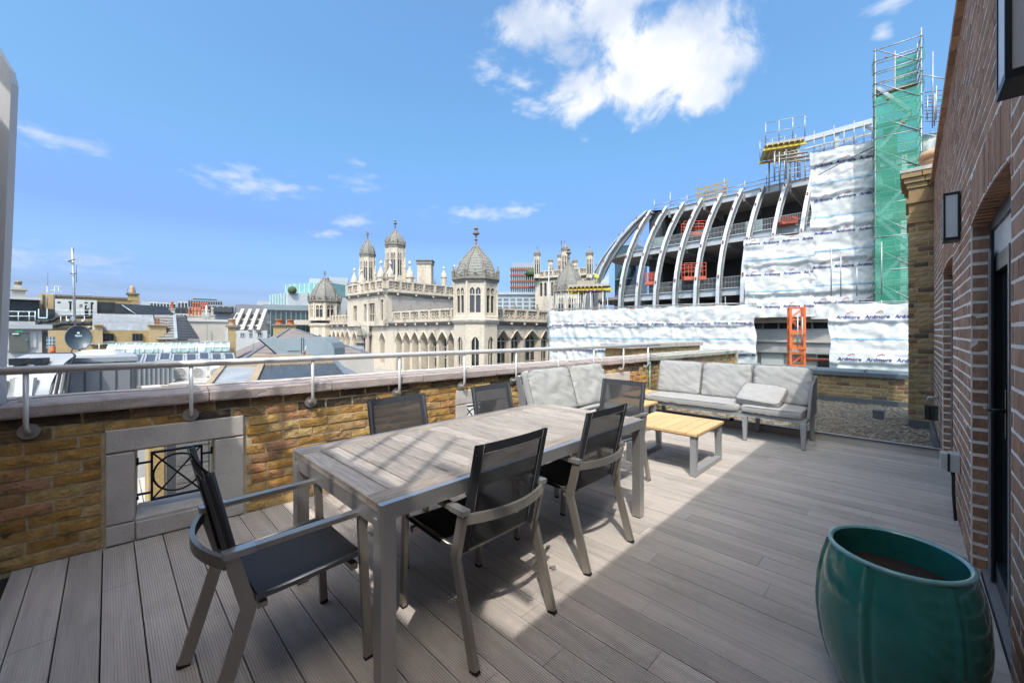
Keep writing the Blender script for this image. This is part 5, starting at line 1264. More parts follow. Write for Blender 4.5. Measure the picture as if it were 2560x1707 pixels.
# ------------------------------------------------------------------ printed scaffold sheeting
def text_mesh(body, size):
    cu = bpy.data.curves.new('lettering', 'FONT'); cu.body = body; cu.size = size; cu.resolution_u = 2; cu.shear = 0.12; cu.space_character = 1.02; cu.offset = size * 0.035
    o = bpy.data.objects.new('lettering', cu); COL.objects.link(o)
    dg = bpy.context.evaluated_depsgraph_get(); me = bpy.data.meshes.new_from_object(o.evaluated_get(dg)); 
    vs = [tuple(v.co) for v in me.vertices]; fs = [tuple(p.vertices) for p in me.polygons]
    bpy.data.objects.remove(o); bpy.data.meshes.remove(me); return vs, fs
NAME_T = text_mesh('Ardmore', 0.30)
nx = max(v[0] for v in NAME_T[0]); NAME_T = ([(v[0] / nx * 1.12, v[1] * 0.95) for v in NAME_T[0]], NAME_T[1])
URL_T = text_mesh('ULTRA-PROTECT', 0.12)
nx = max(v[0] for v in URL_T[0]); URL_T = ([(v[0] / nx * 0.75, v[1]) for v in URL_T[0]], URL_T[1])
def folds(seed, amp):
    def f(s, z):
        a = noise.noise(Vector((s * 0.55 + seed, z * 0.45, seed * 1.7))); b = abs(noise.noise(Vector((s * 0.9 + z * 0.9 + seed * 3, z * 0.8 - s * 0.35, 2.2 + seed))))
        c = abs(noise.noise(Vector((s * 1.7 - z * 1.2 + seed, z * 1.5 + s * 0.5, 5.1 + seed)))); lift = abs(((z - 0.3) % 2.0) - 1.0)      # cinched at each lift of the scaffold
        fine = abs(noise.noise(Vector((s * 3.6 + z * 2.2, z * 3.1 - s, seed + 9.0))))
        drape = abs(noise.noise(Vector((s * 1.25 + z * 0.35 + seed * 5, z * 0.12, 7.7 + seed))))
        zl = z + 0.5 + 0.16 * noise.noise(Vector((s * 0.6, seed, 4.4))) + 0.07 * abs(math.sin(s * math.pi / 2.1)); fr = (zl / 2.5) % 1.0
        lap = 0.16 * (1 - fr) ** 1.5; pole = 0.07 * math.exp(-(((s - 0.4 + 1.05) % 2.1 - 1.05) / 0.07) ** 2)
        return lap + pole + amp * (0.7 * a + 0.85 * (0.5 - b) + 0.6 * (0.4 - c) + 0.30 * (0.3 - fine) + 1.0 * (0.4 - drape)) - amp * 0.45 * lift ** 3
    return f
def sheet(lab, pl, pr, z0, z1, seed, amp=0.17, rows=(), blue=(), res=0.13, topwave=0.15, pitch=1.33, off=0.0, edge=None):
    t = thing('scaffold_sheeting', lab, 'scaffold sheeting', (0, 0, 0), group='white printed sheeting on the construction scaffold')
    F = Fseg(pl, pr); f = folds(seed, amp); L_ = F.L
    nx_ = int(L_ / res) + 1; nz_ = int((z1 - z0) / res) + 1
    def top(s): return z1 + topwave * noise.noise(Vector((s * 0.8, seed, 0))) - 0.12 * abs(math.sin(s * math.pi / 2.1))
    def left(z): return 0.22 * noise.noise(Vector((z * 0.7, seed, 3)))
    rws = []
    for j in range(nz_ + 1):
        row = []
        for i in range(nx_ + 1):
            s_ = L_ * i / nx_; zt = top(s_); z = z0 + (zt - z0) * j / nz_
            ss = s_ + left(z) * (1 - s_ / L_) + left(z + 40) * (s_ / L_)
            row.append(F(ss, f(s_, z), z))
        rws.append(row)
    MB().grid(rws).build('sheet', 'sheeting', t)
    def put(mb, tm, s0, zc, sag):
        n = len(mb.v)
        for x, y in tm[0]:
            s_ = s0 + x; z = zc + y + sag(s_); q = F(s_ + left(z) * (1 - s_ / L_) + left(z + 40) * (s_ / L_), max(f(s_, z), f(s_ + .06, z), f(s_ - .06, z)) + 0.02, z); mb.v.append(tuple(q))
        for fc in tm[1]: mb.f.append(tuple(n + k for k in fc)); mb.sm.append(False)
    sag = lambda s_: 0.10 * noise.noise(Vector((s_ * 0.5, seed, 8)))
    tick = ([(0.46, 0.31), (0.60, 0.34), (0.72, 0.44), (0.69, 0.46), (0.58, 0.38), (0.46, 0.345), (0.70, 0.40), (0.78, 0.33), (0.81, 0.34), (0.73, 0.43)], [(0, 1, 4, 5), (1, 2, 3, 4), (6, 7, 8, 9)])
    for zr in rows:
        s_ = off
        while s_ < L_ - 0.3:
            if s_ > 0:
                tm = NAME_T
                if s_ + 1.12 > L_:
                    keep = [fc for fc in NAME_T[1] if max(NAME_T[0][k][0] for k in fc) + s_ < L_ - .03]
                    tm = (NAME_T[0], keep)
                mb = MB(); put(mb, tm, s_, zr, sag); o = mb.build('lettering', 'navy_print', t)
                if s_ + 1.0 < L_: mb = MB(); put(mb, tick, s_, zr, sag); mb.build('emblem', 'red_print', o)
            s_ += pitch
    for zr in blue:
        s_ = 0.1; mb = MB()
        while s_ < L_ - 0.9:
            put(mb, URL_T, s_, zr, sag); bar_ = ([(0.78, 0.03), (0.92, 0.03), (0.92, 0.06), (0.78, 0.06)], [(0, 1, 2, 3)]); put(mb, bar_, s_, zr, sag); s_ += 1.0
        n = len(mb.v); k = int(L_ / 0.3)
        for i in range(k):
            a, b = L_ * i / k, L_ * (i + 1) / k; put(mb, ([(a, -0.02), (b, -0.02), (b, 0.015), (a, 0.015)], [(0, 1, 2, 3)]), 0, zr, sag)
        o = mb.build('printed_line', 'blue_print', t); o['kind'] = 'stuff'
    tu = MB()
    s_ = 0.4
    while s_ < L_: tu.tube([F(s_, -0.30, z0), F(s_, -0.30, z1 + (0.7 if int(s_ * 7) % 3 == 0 else 0.15))], 0.03, 5); s_ += 2.1
    tu.tube([F(-0.2, -0.33, z1 + 0.05), F(L_ + 0.2, -0.33, z1 + 0.05)], 0.03, 5)
    o = tu.build('scaffold_pole', 'scaffold_tube', t); o['kind'] = 'stuff'
    return t, F
SL, SR = Q(1372, 44), Q(1890, 33)
sheet('long low run of wrinkled white printed sheeting in front of the ribbed building', SL, SR, -5.5, 3.72, 1.0, 0.17, rows=(2.05, -0.6, -3.2), blue=(0.75, -1.95, -4.5), off=0.5)
ret, _ = sheet('narrow returned end of white sheeting turning the corner by the gothic front', SL + (SL - SR).normalized() * -0.05 + C2W(0.9, 5.5), SL + C2W(-0.02, 0.03), -5.5, 3.6, 2.2, 0.12, rows=(2.0,), blue=(0.75,), off=0.6)
SA, SB, SC_ = Q(1862, 34.5), Q(2026, 31.75), Q(2200, 29.3)
sheet('middle stepped run of white printed sheeting beside the ribs', SA, SB + (SB - SA).normalized() * 0.3, 2.6, 9.4, 4.4, 0.17, rows=(8.75, 6.1, 3.4), blue=(7.4, 4.75), off=0.1)
sheet('tallest run of white printed sheeting left of the green netted tower', SB, SC_, 2.4, 15.5, 7.9, 0.17, rows=(14.3, 11.6, 9.0, 6.35, 3.6), blue=(12.9, 10.3, 7.65, 5.0), off=0.25)
NA, NBp = Q(2074, 25), Q(2290, 23.0)
sheet('nearest white printed sheeting panel beside the brick chimney stack', NA, NBp, -3.2, 3.15, 11.3, 0.13, rows=(2.2, -0.35, -2.9), blue=(0.95, -1.6), off=-0.95, res=0.10)
sheet('scrap of white printed sheeting high up right of the green netted tower', Q(2306, 27.0), Q(2350, 26.2), 10.0, 14.6, 14.0, 0.1, rows=(12.6,), blue=(11.3,), off=0.05)
# loose poles in front of the tall sheeting, sagging cable
pp = thing('scaffold_poles', 'bare grey scaffold poles standing above the nearest sheeting panel', 'scaffold poles', (0, 0, 0))
for u, v0, v1 in ((2078, 700, 622), (2102, 702, 628), (2204, 697, 605), (2142, 700, 668)): MB().tube([U3(u, v0 + 40, 24.6), U3(u, v1, 24.6)], 0.035, 6).build('pole', 'scaffold_tube', pp)
cb_ = thing('rope', 'dark rope slanting across the tall white sheeting', 'rope', (0, 0, 0)); MB().tube([U3(2046, 438, 30.9), U3(2110, 404, 30.0), U3(2190, 365, 28.9)], 0.035, 5).build('strand', 'dark_grey', cb_)
# ------------------------------------------------------------------ green netted stair tower
GT = thing('netted_scaffold_tower', 'tall scaffold stair tower wrapped in green netting', 'scaffold tower', (0, 0, 0))
GA, GB = Q(2188, 28.0), Q(2303, 26.55); GF = Fseg(GA, GB); GW = GF.L; gz0, gz1 = -2.0, 21.05; GDp = -1.9
st = MB()
for s_ in (0.0, GW * 0.5, GW):
    for d in (0.0, GDp):
        if s_ == GW * 0.5 and d == 0.0: continue
        st.tube([GF(s_, d, gz0), GF(s_, d, gz1 + (0.5 if s_ != 0 else 0.1))], 0.042, 6)
st.build('standard', 'scaffold_tube', GT)
z = gz0; k = 0
while z <= gz1 + .01:
    l = MB(); l.tube([GF(-0.1, 0.03, z), GF(GW + 0.12, 0.03, z)], 0.036, 5); l.tube([GF(-0.1, GDp, z), GF(GW + 0.1, GDp, z)], 0.036, 5)
    l.tube([GF(0, 0.1, z), GF(0, GDp - 0.1, z)], 0.036, 5); l.tube([GF(GW, 0.1, z), GF(GW, GDp - 0.1, z)], 0.036, 5); l.build('ledger', 'scaffold_tube', GT)
    z += 0.768; k += 1
z = gz1
while z > gz0 + 1.7:
    MB().tube([GF(0.12, 0.07, z - 0.05), GF(GW - 0.08, 0.07, z - 1.7)], 0.036, 5).build('brace', 'scaffold_tube', GT); z -= 2.304
z = gz0; fl = 0
while z < gz1 - 4.6:                                     # stair flights and landings inside
    m = MB(); a, b = (0.15, GW - 0.5) if fl % 2 else (GW - 0.5, 0.15)
    for j in range(9): q = j / 8; s_ = a + (b - a) * q; m.fbox(GF, s_ - 0.13, s_ + 0.13, GDp + 0.9, GDp + 1.6, z + 2.1 * q, z + 2.1 * q + 0.05)
    m.bar(GF(a, GDp + 0.9, z), GF(b, GDp + 0.9, z + 2.1), 0.05, 0.2); m.bar(GF(a, GDp + 1.6, z), GF(b, GDp + 1.6, z + 2.1), 0.05, 0.2); m.build('stair_flight', 'galvanised', GT)
    MB().fbox(GF, 0.05, GW - .05, GDp + 0.1, GDp + 0.85, z + 2.08, z + 2.13).build('landing', 'scaffold_board', GT); z += 2.304; fl += 1
for s_, zz in ((0.5, 14.2), (1.3, 9.6)): MB().fbox(GF, s_, s_ + 0.75, GDp + 0.06, GDp + 0.10, zz, zz + 1.9).build('door_panel', 'scaffold_board', GT)
def net(a, b, z0, z1, name, seed, amp=0.06, gap=None):
    F = Fseg(a, b); n = max(3, int(F.L / 0.2)); m = int((z1 - z0) / 0.35)
    rows = [[F(F.L * i / n + (0.05 * noise.noise(Vector((z0 + (z1 - z0) * j / m, seed, 1))) if i in (0, n) else 0), amp * noise.noise(Vector((F.L * i / n * 1.2 + seed, (z0 + (z1 - z0) * j / m) * 0.9, seed))) + amp * 0.8 * math.cos((z0 + (z1 - z0) * j / m) * 2 * math.pi / 2.3), z0 + (z1 - z0) * j / m) for i in range(n + 1)] for j in range(m + 1)]
    MB().grid(rows).build(name, 'green_net', GT)
net(GF(0, 0.09, 0), GF(GW, 0.09, 0), gz0, Z(228, 27.2), 'front_net', 1)
net(GF(GW, 0.1, 0), GF(GW + 0.25, GDp, 0), gz0, gz1, 'side_net', 2, 0.12)
net(GF(-0.03, GDp, 0), GF(-0.06, 0.1, 0), gz0, gz1 - 0.2, 'side_net', 3, 0.08)
net(GF(0, GDp - .08, 0), GF(GW, GDp - .08, 0), gz0, Z(215, 28.5), 'rear_net', 5)
net(GF(GW * 0.5, GDp - .06, 0), GF(GW, GDp - .06, 0), Z(215, 28.5), gz1, 'rear_net', 6)
for k in range(9): z = gz1 - 0.35 - k * 0.44; MB().fbox(GF, GW * 0.52, GW - 0.03, GDp - 0.02, GDp + 0.03, z - .1, z + .1).build('slat', 'green_net', GT)
tc_ = MB()
for s_, zz in ((0.5, 20.3), (GW * .6, 15.5), (GW * .65, 13.9), (0.6, 17.4), (GW * .66, 9.0), (GW * .9, 3.5), (0.9, 3.2)): tc_.fbox(GF, s_, s_ + 0.11, 0.06, 0.13, zz, zz + 0.09)
o = tc_.build('red_coupler', 'orange_lift', GT); o['kind'] = 'stuff'
# steelwork and rebar to the right of and behind the tower
rs = thing('roof_steelwork', 'grey roof steel frame with guard panels above the tall sheeting', 'steel frame', (0, 0, 0))
for (u0, v0, D0), (u1, v1, D1), w_ in (((2013, 350, 37), (2195, 300, 33.5), 0.35), ((2013, 372, 37), (2195, 330, 33.5), 0.12), ((2092, 329, 35.5), (2092, 385, 35.5), 0.3), ((2150, 312, 34.5), (2195, 330, 34), 0.12)):
    MB().bar(U3(u0, v0, D0), U3(u1, v1, D1), w_, w_ * 1.2).build('beam', 'rib_steel', rs)
for u in (2035, 2060, 2085, 2110, 2135, 2160, 2180):
    MB().tube([U3(u, 398 - (u - 2035) * .28, 33), U3(u, 338 - (u - 2035) * .25 - (12 if u % 2 else 0), 33)], 0.035, 5).build('post', 'scaffold_tube', rs)
for k in range(3): MB().tube([U3(2030, 392 - k * 11, 33), U3(2195, 346 - k * 10, 31.5)], 0.03, 5).build('rail', 'scaffold_tube', rs)
g = MB()
for k in range(26): u = 2042 + k * 4; g.tube([U3(u, 389 - (u - 2042) * .27, 33.5), U3(u, 364 - (u - 2042) * .27, 33.5)], 0.018, 4)
o = g.build('guard_panel', 'scaffold_tube', rs); o['kind'] = 'stuff'
rbx = thing('rebar_cage', 'rusty rebar and poles sticking up behind the green tower', 'rebar', (0, 0, 0))
for u, v0, v1 in ((2331, 320, 130), (2318, 300, 240), (2340, 300, 216), (2336, 315, 235)): MB().tube([U3(u, v0, 26.8), U3(u + 1, v1, 26.8)], 0.035, 5).build('pole', 'scaffold_tube', rbx)
for k in range(9): MB().tube([U3(2312, 232 + k * 9, 27.2), U3(2356, 226 + k * 9 + (k % 3) * 3, 27.0)], 0.025, 4).build('bar', 'rust_brick', rbx)
for v in (187, 334): MB().tube([U3(2300, v, 26.5), U3(2366, v + 11, 25.5)], 0.035, 5).build('tie_tube', 'scaffold_tube', rbx)
# timber and yellow formwork platforms
def formwork(lab, u0, u1, vt, vb, D, dp, legs_to, rail_h):
    t = thing('formwork_platform', lab, 'formwork platform', U3((u0 + u1) / 2, vb, D), group='yellow formwork platforms on the construction site')
    F = Fseg(Q(u0, D), Q(u1, D - 1.5)); zt, zb = Z(vt, D), Z(vb, D); W = F.L
    MB().fbox(F, 0, W, -dp, 0, zt - 0.28, zt).build('deck_slab', 'concrete', t)
    for j in range(int(W / 0.5)): MB().fbox(F, 0.1 + j * 0.5, 0.18 + j * 0.5, -dp - 0.2, 0.25, zt - 0.50, zt - 0.285).build('joist', 'yellow_formwork', t)
    for d in (-0.3, -dp + 0.3): MB().fbox(F, -0.2, W + 0.2, d - 0.1, d + 0.1, zt - 0.74, zt - 0.505).build('bearer', 'yellow_formwork', t)
    for s_ in (W * .25, W * .55, W * .85):
        for d in (-0.4, -dp + 0.4): MB().tube([F(s_, d, legs_to), F(s_, d, zt - 0.75)], 0.09, 6).build('prop', 'scaffold_tube', t)
    if rail_h:
        for s_ in (0, W * .35, W * .7, W):
            for d in (0, -dp): MB().tube([F(s_, d, zt), F(s_, d, zt + rail_h)], 0.05, 5).build('rail_post', 'scaffold_tube', t)
        for q in (.5, 1.0):
            for d in (0, -dp): MB().tube([F(0, d, zt + rail_h * q), F(W, d, zt + rail_h * q)], 0.035, 5).build('rail', 'scaffold_tube', t)
    return t, F, zt
formwork('timber formwork platform with yellow joists on top of the ribbed roof', 1914, 2012, 358, 400, 44, 4.5, 18.0, 2.2)
sc = thing('roof_scaffold', 'scaffold cage holding up the formwork platform on the ribbed roof', 'scaffold', (0, 0, 0))
for k in range(7): MB().tube([U3(1948 + k * 13, 452, 43), U3(1948 + k * 13, 380, 43)], 0.06, 5).build('standard', 'scaffold_tube', sc)
for k in range(6): MB().tube([U3(1940, 442 - k * 11, 43.5), U3(2032, 422 - k * 11, 42)], 0.045, 5).build('ledger', 'scaffold_tube', sc)
for k in range(3): MB().bar(U3(1940 + 9 * k, 392 + k * 7, 43.2), U3(2020 + 3 * k, 380 + k * 9, 42), 0.3, 0.12).build('board', 'scaffold_board', sc)
fp, FFm, fz = formwork('yellow formwork table on props beside the scaffolded gothic dome', 1420, 1522, 712, 765, 50, 4.0, 1.5, 0)
MB().fbox(FFm, 1.0, 3.2, -2.5, -0.8, fz + 0.002, fz + 0.55).build('timber_crate', 'scaffold_board', fp)
MB().prism([(3.9, fz), (4.9, fz), (4.9, fz + 1.5), (4.6, fz + 1.2), (3.9, fz + 0.4)], FFm, -1.6, -1.5).build('wire_panel', 'galvanised', fp)
sc = thing('perimeter_scaffold', 'open scaffold rails and lifts at the left end of the white sheeting', 'scaffold', (0, 0, 0))
for k in range(8): MB().tube([U3(1372 + k * 21, 830, 45), U3(1372 + k * 21, 757 - (k % 2) * 14, 45)], 0.05, 5).build('standard', 'scaffold_tube', sc)
for v in (772, 765): MB().tube([U3(1378, v + 8, 45), U3(1700, v - 4, 40), U3(1900, v - 8, 34.5)], 0.045, 5).build('rail', 'scaffold_tube', sc)
MB().tube([U3(1372, 910, 43.6), U3(1372, 664, 43.6)], 0.06, 6).build('tall_pole', 'galvanised', sc)
for k in range(16): MB().bar(U3(1382 + k * 33, 777 - k * 0.9, 44.5 - k * 0.62), U3(1389 + k * 33, 776 - k * 0.9, 44.4 - k * 0.62), 0.12).build('pole_band', ('orange_lift', 'yellow_formwork', 'cream_render')[k % 3], sc)
# the worker on the formwork: one body, bent forward, in a hi-vis vest
def person(loc):
    w = thing('person', 'worker in yellow hi-vis vest bending over on the yellow formwork table', 'person', loc)
    J = [((0, 0, 0.92), .15), ((0.02, 0.10, 1.12), .15), ((0.03, 0.26, 1.32), .16), ((0.03, 0.36, 1.40), .07), ((0.03, 0.46, 1.44), .10), ((0.03, 0.52, 1.47), .085),
         ((-.10, 0, .86), .105), ((-.12, 0.06, .48), .075), ((-.12, -.02, .10), .05), ((-.12, .12, .04), .045), ((.10, 0, .86), .105), ((.13, -.04, .48), .075), ((.13, -.1, .10), .05), ((.13, .04, .04), .045),
         ((-.21, .26, 1.30), .065), ((-.25, .36, 1.04), .05), ((-.2, .5, .86), .04), ((.25, .26, 1.30), .065), ((.30, .34, 1.02), .05), ((.24, .5, .84), .04)]
    E_ = [(0, 1), (1, 2), (2, 3), (3, 4), (4, 5), (0, 6), (6, 7), (7, 8), (8, 9), (0, 10), (10, 11), (11, 12), (12, 13), (2, 14), (14, 15), (15, 16), (2, 17), (17, 18), (18, 19)]
    me = bpy.data.meshes.new('body'); me.from_pydata([j[0] for j in J], E_, []); o = bpy.data.objects.new('body', me); COL.objects.link(o); o.parent = w
    o.modifiers.new('skin', 'SKIN'); 
    for d, j in zip(me.skin_vertices[0].data, J): d.radius = (j[1], j[1])
    me.skin_vertices[0].data[0].use_root = True
    o.modifiers.new('sub', 'SUBSURF').levels = 1; o.modifiers['sub'].render_levels = 2; me.materials.append(MATS['work_trousers'])
    ORG[w.name] = Vector()
    MB().tube([(0, -.02, .88), (0.01, .08, 1.08), (0.03, .24, 1.30), (0.03, .33, 1.39)], [.185, .195, .205, .12], 12).build('vest', 'hi_vis', w)
    MB().lathe([(.105, -.03), (.11, .02), (.09, .08), (.04, .115), (.001, .12)], (0.03, .5, 1.5), 12).build('helmet', 'white_print', w)
    for sx, x in ((-1, -.235), (1, .28)): MB().tube([(x - sx * .02, .27, 1.30), (x, .35, 1.06)], [.075, .065], 8).build('sleeve', 'hi_vis', w)
    w.rotation_euler = (0, 0, YAW + R(60)); return w
pq = FFm(2.75, -1.6, fz + 0.552); pq = FFm(3.45, -1.9, fz); person(pq)
# concrete frame in the gap with the orange mast
cf = thing('concrete_frame', 'bare concrete floor edges and dark gap between the two sheeting runs', 'building', (0, 0, 0))
KF = Fseg(Q(1880, 35.5), Q(2095, 31.0)); zz = lambda v: Z(v, 32.5)
for v0, v1, d, m_, nm in ((790, 806, 0.3, 'timber_frame', 'timber_edge'), (806, 828, -1.4, 'dark_grey', 'dark_slot'), (822, 850, -0.2, 'concrete', 'floor_edge'), (850, 856, 0.1, 'cream_render', 'ledge'), (856, 884, -0.1, 'concrete', 'wall_band'), (884, 1000, -0.6, 'cream_render', 'wall_band')):
    MB().fbox(KF, 0, KF.L, -4, d, zz(v1), zz(v0) - 0.003).build(nm, m_, cf)
for k in range(6): MB().fbox(KF, 0.5 + k * 1.2, 0.6 + k * 1.2, -1.3, -1.0, zz(828), zz(806)).build('prop', 'scaffold_tube', cf)
MB().fbox(KF, 0.6, 2.3, -0.58, -0.4, zz(935), zz(880)).build('white_board', 'white_render', cf)
MB().fbox(KF, 4.6, 6.6, -0.59, -0.5, zz(930), zz(888)).build('dark_opening', 'interior_dark', cf)
for k in range(5): MB().fbox(KF, 2.4 + k * 0.3, 6.4, -0.35 + k * 0.08, -0.28 + k * 0.08, zz(905) + k * 0.06, zz(901) + k * 0.06).build('stacked_bar', 'rust_brick', cf)
MB().tube([KF(6.55, 0.8, zz(940)), KF(6.55, 0.8, zz(884))], 0.25, 10).build('column', 'cream_render', cf)
om = thing('orange_mast', 'square orange lattice mast standing in the gap of the white sheeting', 'mast', (0, 0, 0))
OF = Fseg(Q(1974, 28.2), Q(2014, 27.8)); W = OF.L; z0, z1 = Z(930, 28), Z(766, 28)
for s_ in (0.06, W - 0.06):
    for d in (0, -W + .12): MB().fbox(OF, s_ - 0.07, s_ + 0.07, d - 0.07, d + 0.07, z0, z1).build('chord', 'orange_steel', om)
z = z1 - 0.1; k = 0
while z > z0:
    m = MB()
    for d in (0.0, -W + .12): m.bar(OF(0.06, d, z), OF(W - .06, d, z), 0.09); m.bar(OF(0.06 if k % 2 else W - .06, d, z), OF(W - .06 if k % 2 else 0.06, d, z - 0.78), 0.055)
    for s_ in (0.06, W - .06): m.bar(OF(s_, 0, z), OF(s_, -W + .12, z), 0.07); m.bar(OF(s_, 0, z), OF(s_, -W + .12, z - .78), 0.05)
    m.build('lacing', 'orange_steel', om); z -= 0.8; k += 1
for z in (Z(832, 28), Z(868, 28)): MB().fbox(OF, 0.0, W, -0.05, 0.12, z - 0.12, z + 0.12).build('collar', 'orange_steel', om)
for s_ in (0.45, 0.72): MB().tube([OF(s_, 0.1, Z(868, 28)), OF(s_, 0.1, Z(792, 28))], 0.045, 6).build('ladder_rail', 'galvanised', om)
# ------------------------------------------------------------------ rooftops to the left, far skyline
BF = {}
def perp(u0, u1, D):                                     # a front square to the line of sight at its middle
    k = ((u0 + u1) / 2 - 1280) / 1000.0
    def pt(u): ku = (u - 1280) / 1000.0; s_ = (ku - k) * D / (1 + k * ku); return C2W(k * D + s_, D - k * s_)
    return Fseg(pt(u0), pt(u1))
def on(F, u):                                            # where bearing u meets a front; also its forward distance
    k = (u - 1280) / 1000.0; X = F.o.x * Cc + F.o.y * Cs; Y = -F.o.x * Cs + F.o.y * Cc; tx = F.t.x * Cc + F.t.y * Cs; ty = -F.t.x * Cs + F.t.y * Cc
    s_ = (k * Y - X) / (tx - k * ty); return s_, Y + ty * s_
def block(name, lab, u0, u1, vt, vb, D0, D1, dp, m, cat='building', group=None, part='wall', zb=None, base=None):
    Dm = (D0 + D1) / 2; F = perp(u0, u1, Dm)
    zt = Z(vt, Dm); z0 = Z(vb, Dm) if zb is None else zb
    t = thing(name, lab, cat, F(F.L / 2, 0, z0), group=group)
    MB().fbox(F, 0, F.L, -dp, 0, z0, zt).build(part, m, t)
    F.zt = zt; F.z0 = z0; F.D = Dm; BF[t.name] = (F, Dm)
    return t, F
def windows(t, F, rows, cols, s0, s1, zlo, zhi, fill=0.6, m='window_dark', frame=True, fm='white_render', d=0.02):
    w = (s1 - s0) / cols; h = (zhi - zlo) / rows
    for r in range(rows):
        for c in range(cols):
            a = s0 + (c + .5 - fill / 2) * w; b = s0 + (c + .5 + fill / 2) * w; z0 = zlo + (r + .2) * h; z1 = zlo + (r + .85) * h
            o = MB().fbox(F, a, b, -0.02, d, z0, z1).build('window', m, t)
            if frame:
                g = MB(); e = min(0.08, (b - a) * .1); g.fbox(F, a, b, d, d + .04, z0, z0 + e); g.fbox(F, a, b, d, d + .04, z1 - e, z1); g.fbox(F, a, a + e, d, d + .04, z0 + e, z1 - e); g.fbox(F, b - e, b, d, d + .04, z0 + e, z1 - e)
                g.fbox(F, (a + b) / 2 - e / 2, (a + b) / 2 + e / 2, d, d + .035, z0 + e, z1 - e); g.build('frame', fm, o)
def ubox(par, name, m, u0, u1, vt, vb, D, dp=0.3, d=0.0):
    if par.name in BF:
        F, Dm = BF[par.name]; off = Dm - D
        a, Da = on(F, u0); b, Db = on(F, u1); Dl = (Da + Db) / 2 - off * 0.7
        return MB().fbox(F, a, b, off + d - dp, off + d, Z(vb, Dl), Z(vt, Dl)).build(name, m, par)
    F = perp(u0, u1, D); return MB().fbox(F, 0, F.L, -dp, d, Z(vb, D), Z(vt, D)).build(name, m, par)
def utube(par, name, m, pts, D, px, n=6):
    return MB().tube([U3(u, v, D if not isinstance(D, tuple) else D[i]) for i, (u, v) in enumerate(pts)], px / 1000.0 * (D if not isinstance(D, tuple) else sum(D) / len(D)) / 2, n).build(name, m, par)
# broad base roofs so that nothing floats: a low city mass under everything
for k, (u0, u1, D0, D1, z, dp) in enumerate(((-260, 1420, 7.5, 9.0, -4.2, 26), (-500, 1000, 40, 46, -5.5, 60))):
    F = Fseg(Q(u0, D0), Q(u1, D1)); t = thing('lower_roofs', ('broad flat roofs far below the parapet', 'flat roofs of the blocks beyond the satellite dish')[k], 'roofs', F(F.L / 2, 0, -20)); MB().fbox(F, 0, F.L, -dp, 0, -24, z).build('flat_roof', 'roof_flat', t)
# --- just outside the parapet, seen through the first opening
nr = thing('neighbour_terrace', 'pale paved lower roof seen through the nearest stone framed opening', 'roof', (-6, 1, -2))
MB().box(-7.6, -4.25, -3.5, 12.0, -3.0, -0.62).build('roof_slab', 'roof_flat', nr)
x = -7.5
while x < -4.3:
    y = -1.5
    while y < 4.5: MB().box(x, x + .59, y, y + .59, -0.618, -0.60).build('paving_slab', 'cream_render', nr); y += 0.6
    x += 0.6
hb = thing('tile_hung_housing', 'grey tile hung roof housing with dark edge seen through the first opening', 'housing', (-5.4, 1.4, -0.6))
MB().box(-6.3, -5.5, 0.43, 1.7, -0.6, 0.75).build('core', 'dark_grey', hb)
for j in range(7):
    y = 0.50 - (j % 2) * .0
    while y < 1.65: MB().box(-5.498, -5.485, y + .003, min(y + .28, 1.7) - .003, -0.58 + j * .19, -0.40 + j * .19).build('tile', 'slate_roof', hb); y += .285
bp_ = thing('brick_pier', 'short yellow brick pier seen through the first opening', 'pier', (-5.7, 0.3, -0.6)); MB().box(-6.3, -5.7, 0.30, 0.425, -0.6, 0.72).build('brickwork', 'yellow_brickwork', bp_); MB().box(-6.35, -5.65, 0.27, 0.428, 0.721, 0.78).build('cap', 'cream_render', bp_)
# --- stair house with the olive door
t, F = block('stair_house', 'white metal clad stair house with olive door and green exit sign', 2, 105, 822, 905, 20, 20.6, 4.5, 'white_render')
MB().fbox(F, -.1, F.L + 0.35, -4.6, 0.25, F.zt + .002, F.zt + 0.22).build('roof_trim', 'pale_cladding', t)
RSd = Fseg(F(F.L, 0, 0), F(F.L + 0.45, -3.2, 0))
ubox(t, 'side_cladding', 'grey_cladding', 92, 119, 829, 905, 20.7, 2.5)
ubox(t, 'side_slot', 'dark_grey', 102, 106, 832, 878, 20.68, .02)
ubox(t, 'door', 'olive_door', 24, 72, 831, 880, 20.2, .3, 0.05); ubox(t, 'door_closer', 'white_print', 31, 47, 833, 836, 20.1, .05); ubox(t, 'blue_notice', 'blue_sign', 63, 68, 848, 851, 20.1, .02)
for k, (a, b) in enumerate(((40, 46), (47, 50), (51, 56))): ubox(t, 'exit_sign', 'exit_green', a, b, 826, 830.5, 19.8, .03)
ubox(t, 'white_post', 'white_render', 6, 23, 832, 876, 20.25, .2); ubox(t, 'white_post', 'white_render', 73, 91, 831, 869, 20.25, .2)
t, F = block('brick_plant_wall', 'white painted brick plant enclosure wall left of the black pipes', -30, 88, 803, 826, 24, 24.5, 3, 'white_render')
utube(t, 'guard_rail', 'white_print', ((-20, 778), (88, 779)), 24.2, 1.6); utube(t, 'guard_rail', 'white_print', ((-20, 790), (88, 790.5)), 24.2, 1.6)
for u in (20, 46, 73, 88): utube(t, 'rail_post', 'white_print', ((u, 803), (u, 778)), 24.2, 1.6)
ubox(t, 'dark_slit', 'dark_grey', 14, 44, 818.5, 822, 24.0, .02)
t, F = block('tarp_enclosure', 'plant enclosure draped in black tarpaulin on the far left roof', -40, 98, 748, 805, 28, 28.5, 5, 'black_tarp')
MB().fbox(F, -.2, F.L + .1, -5, 0.3, F.zt + .002, F.zt + 0.2).build('roof_edge', 'white_render', t)
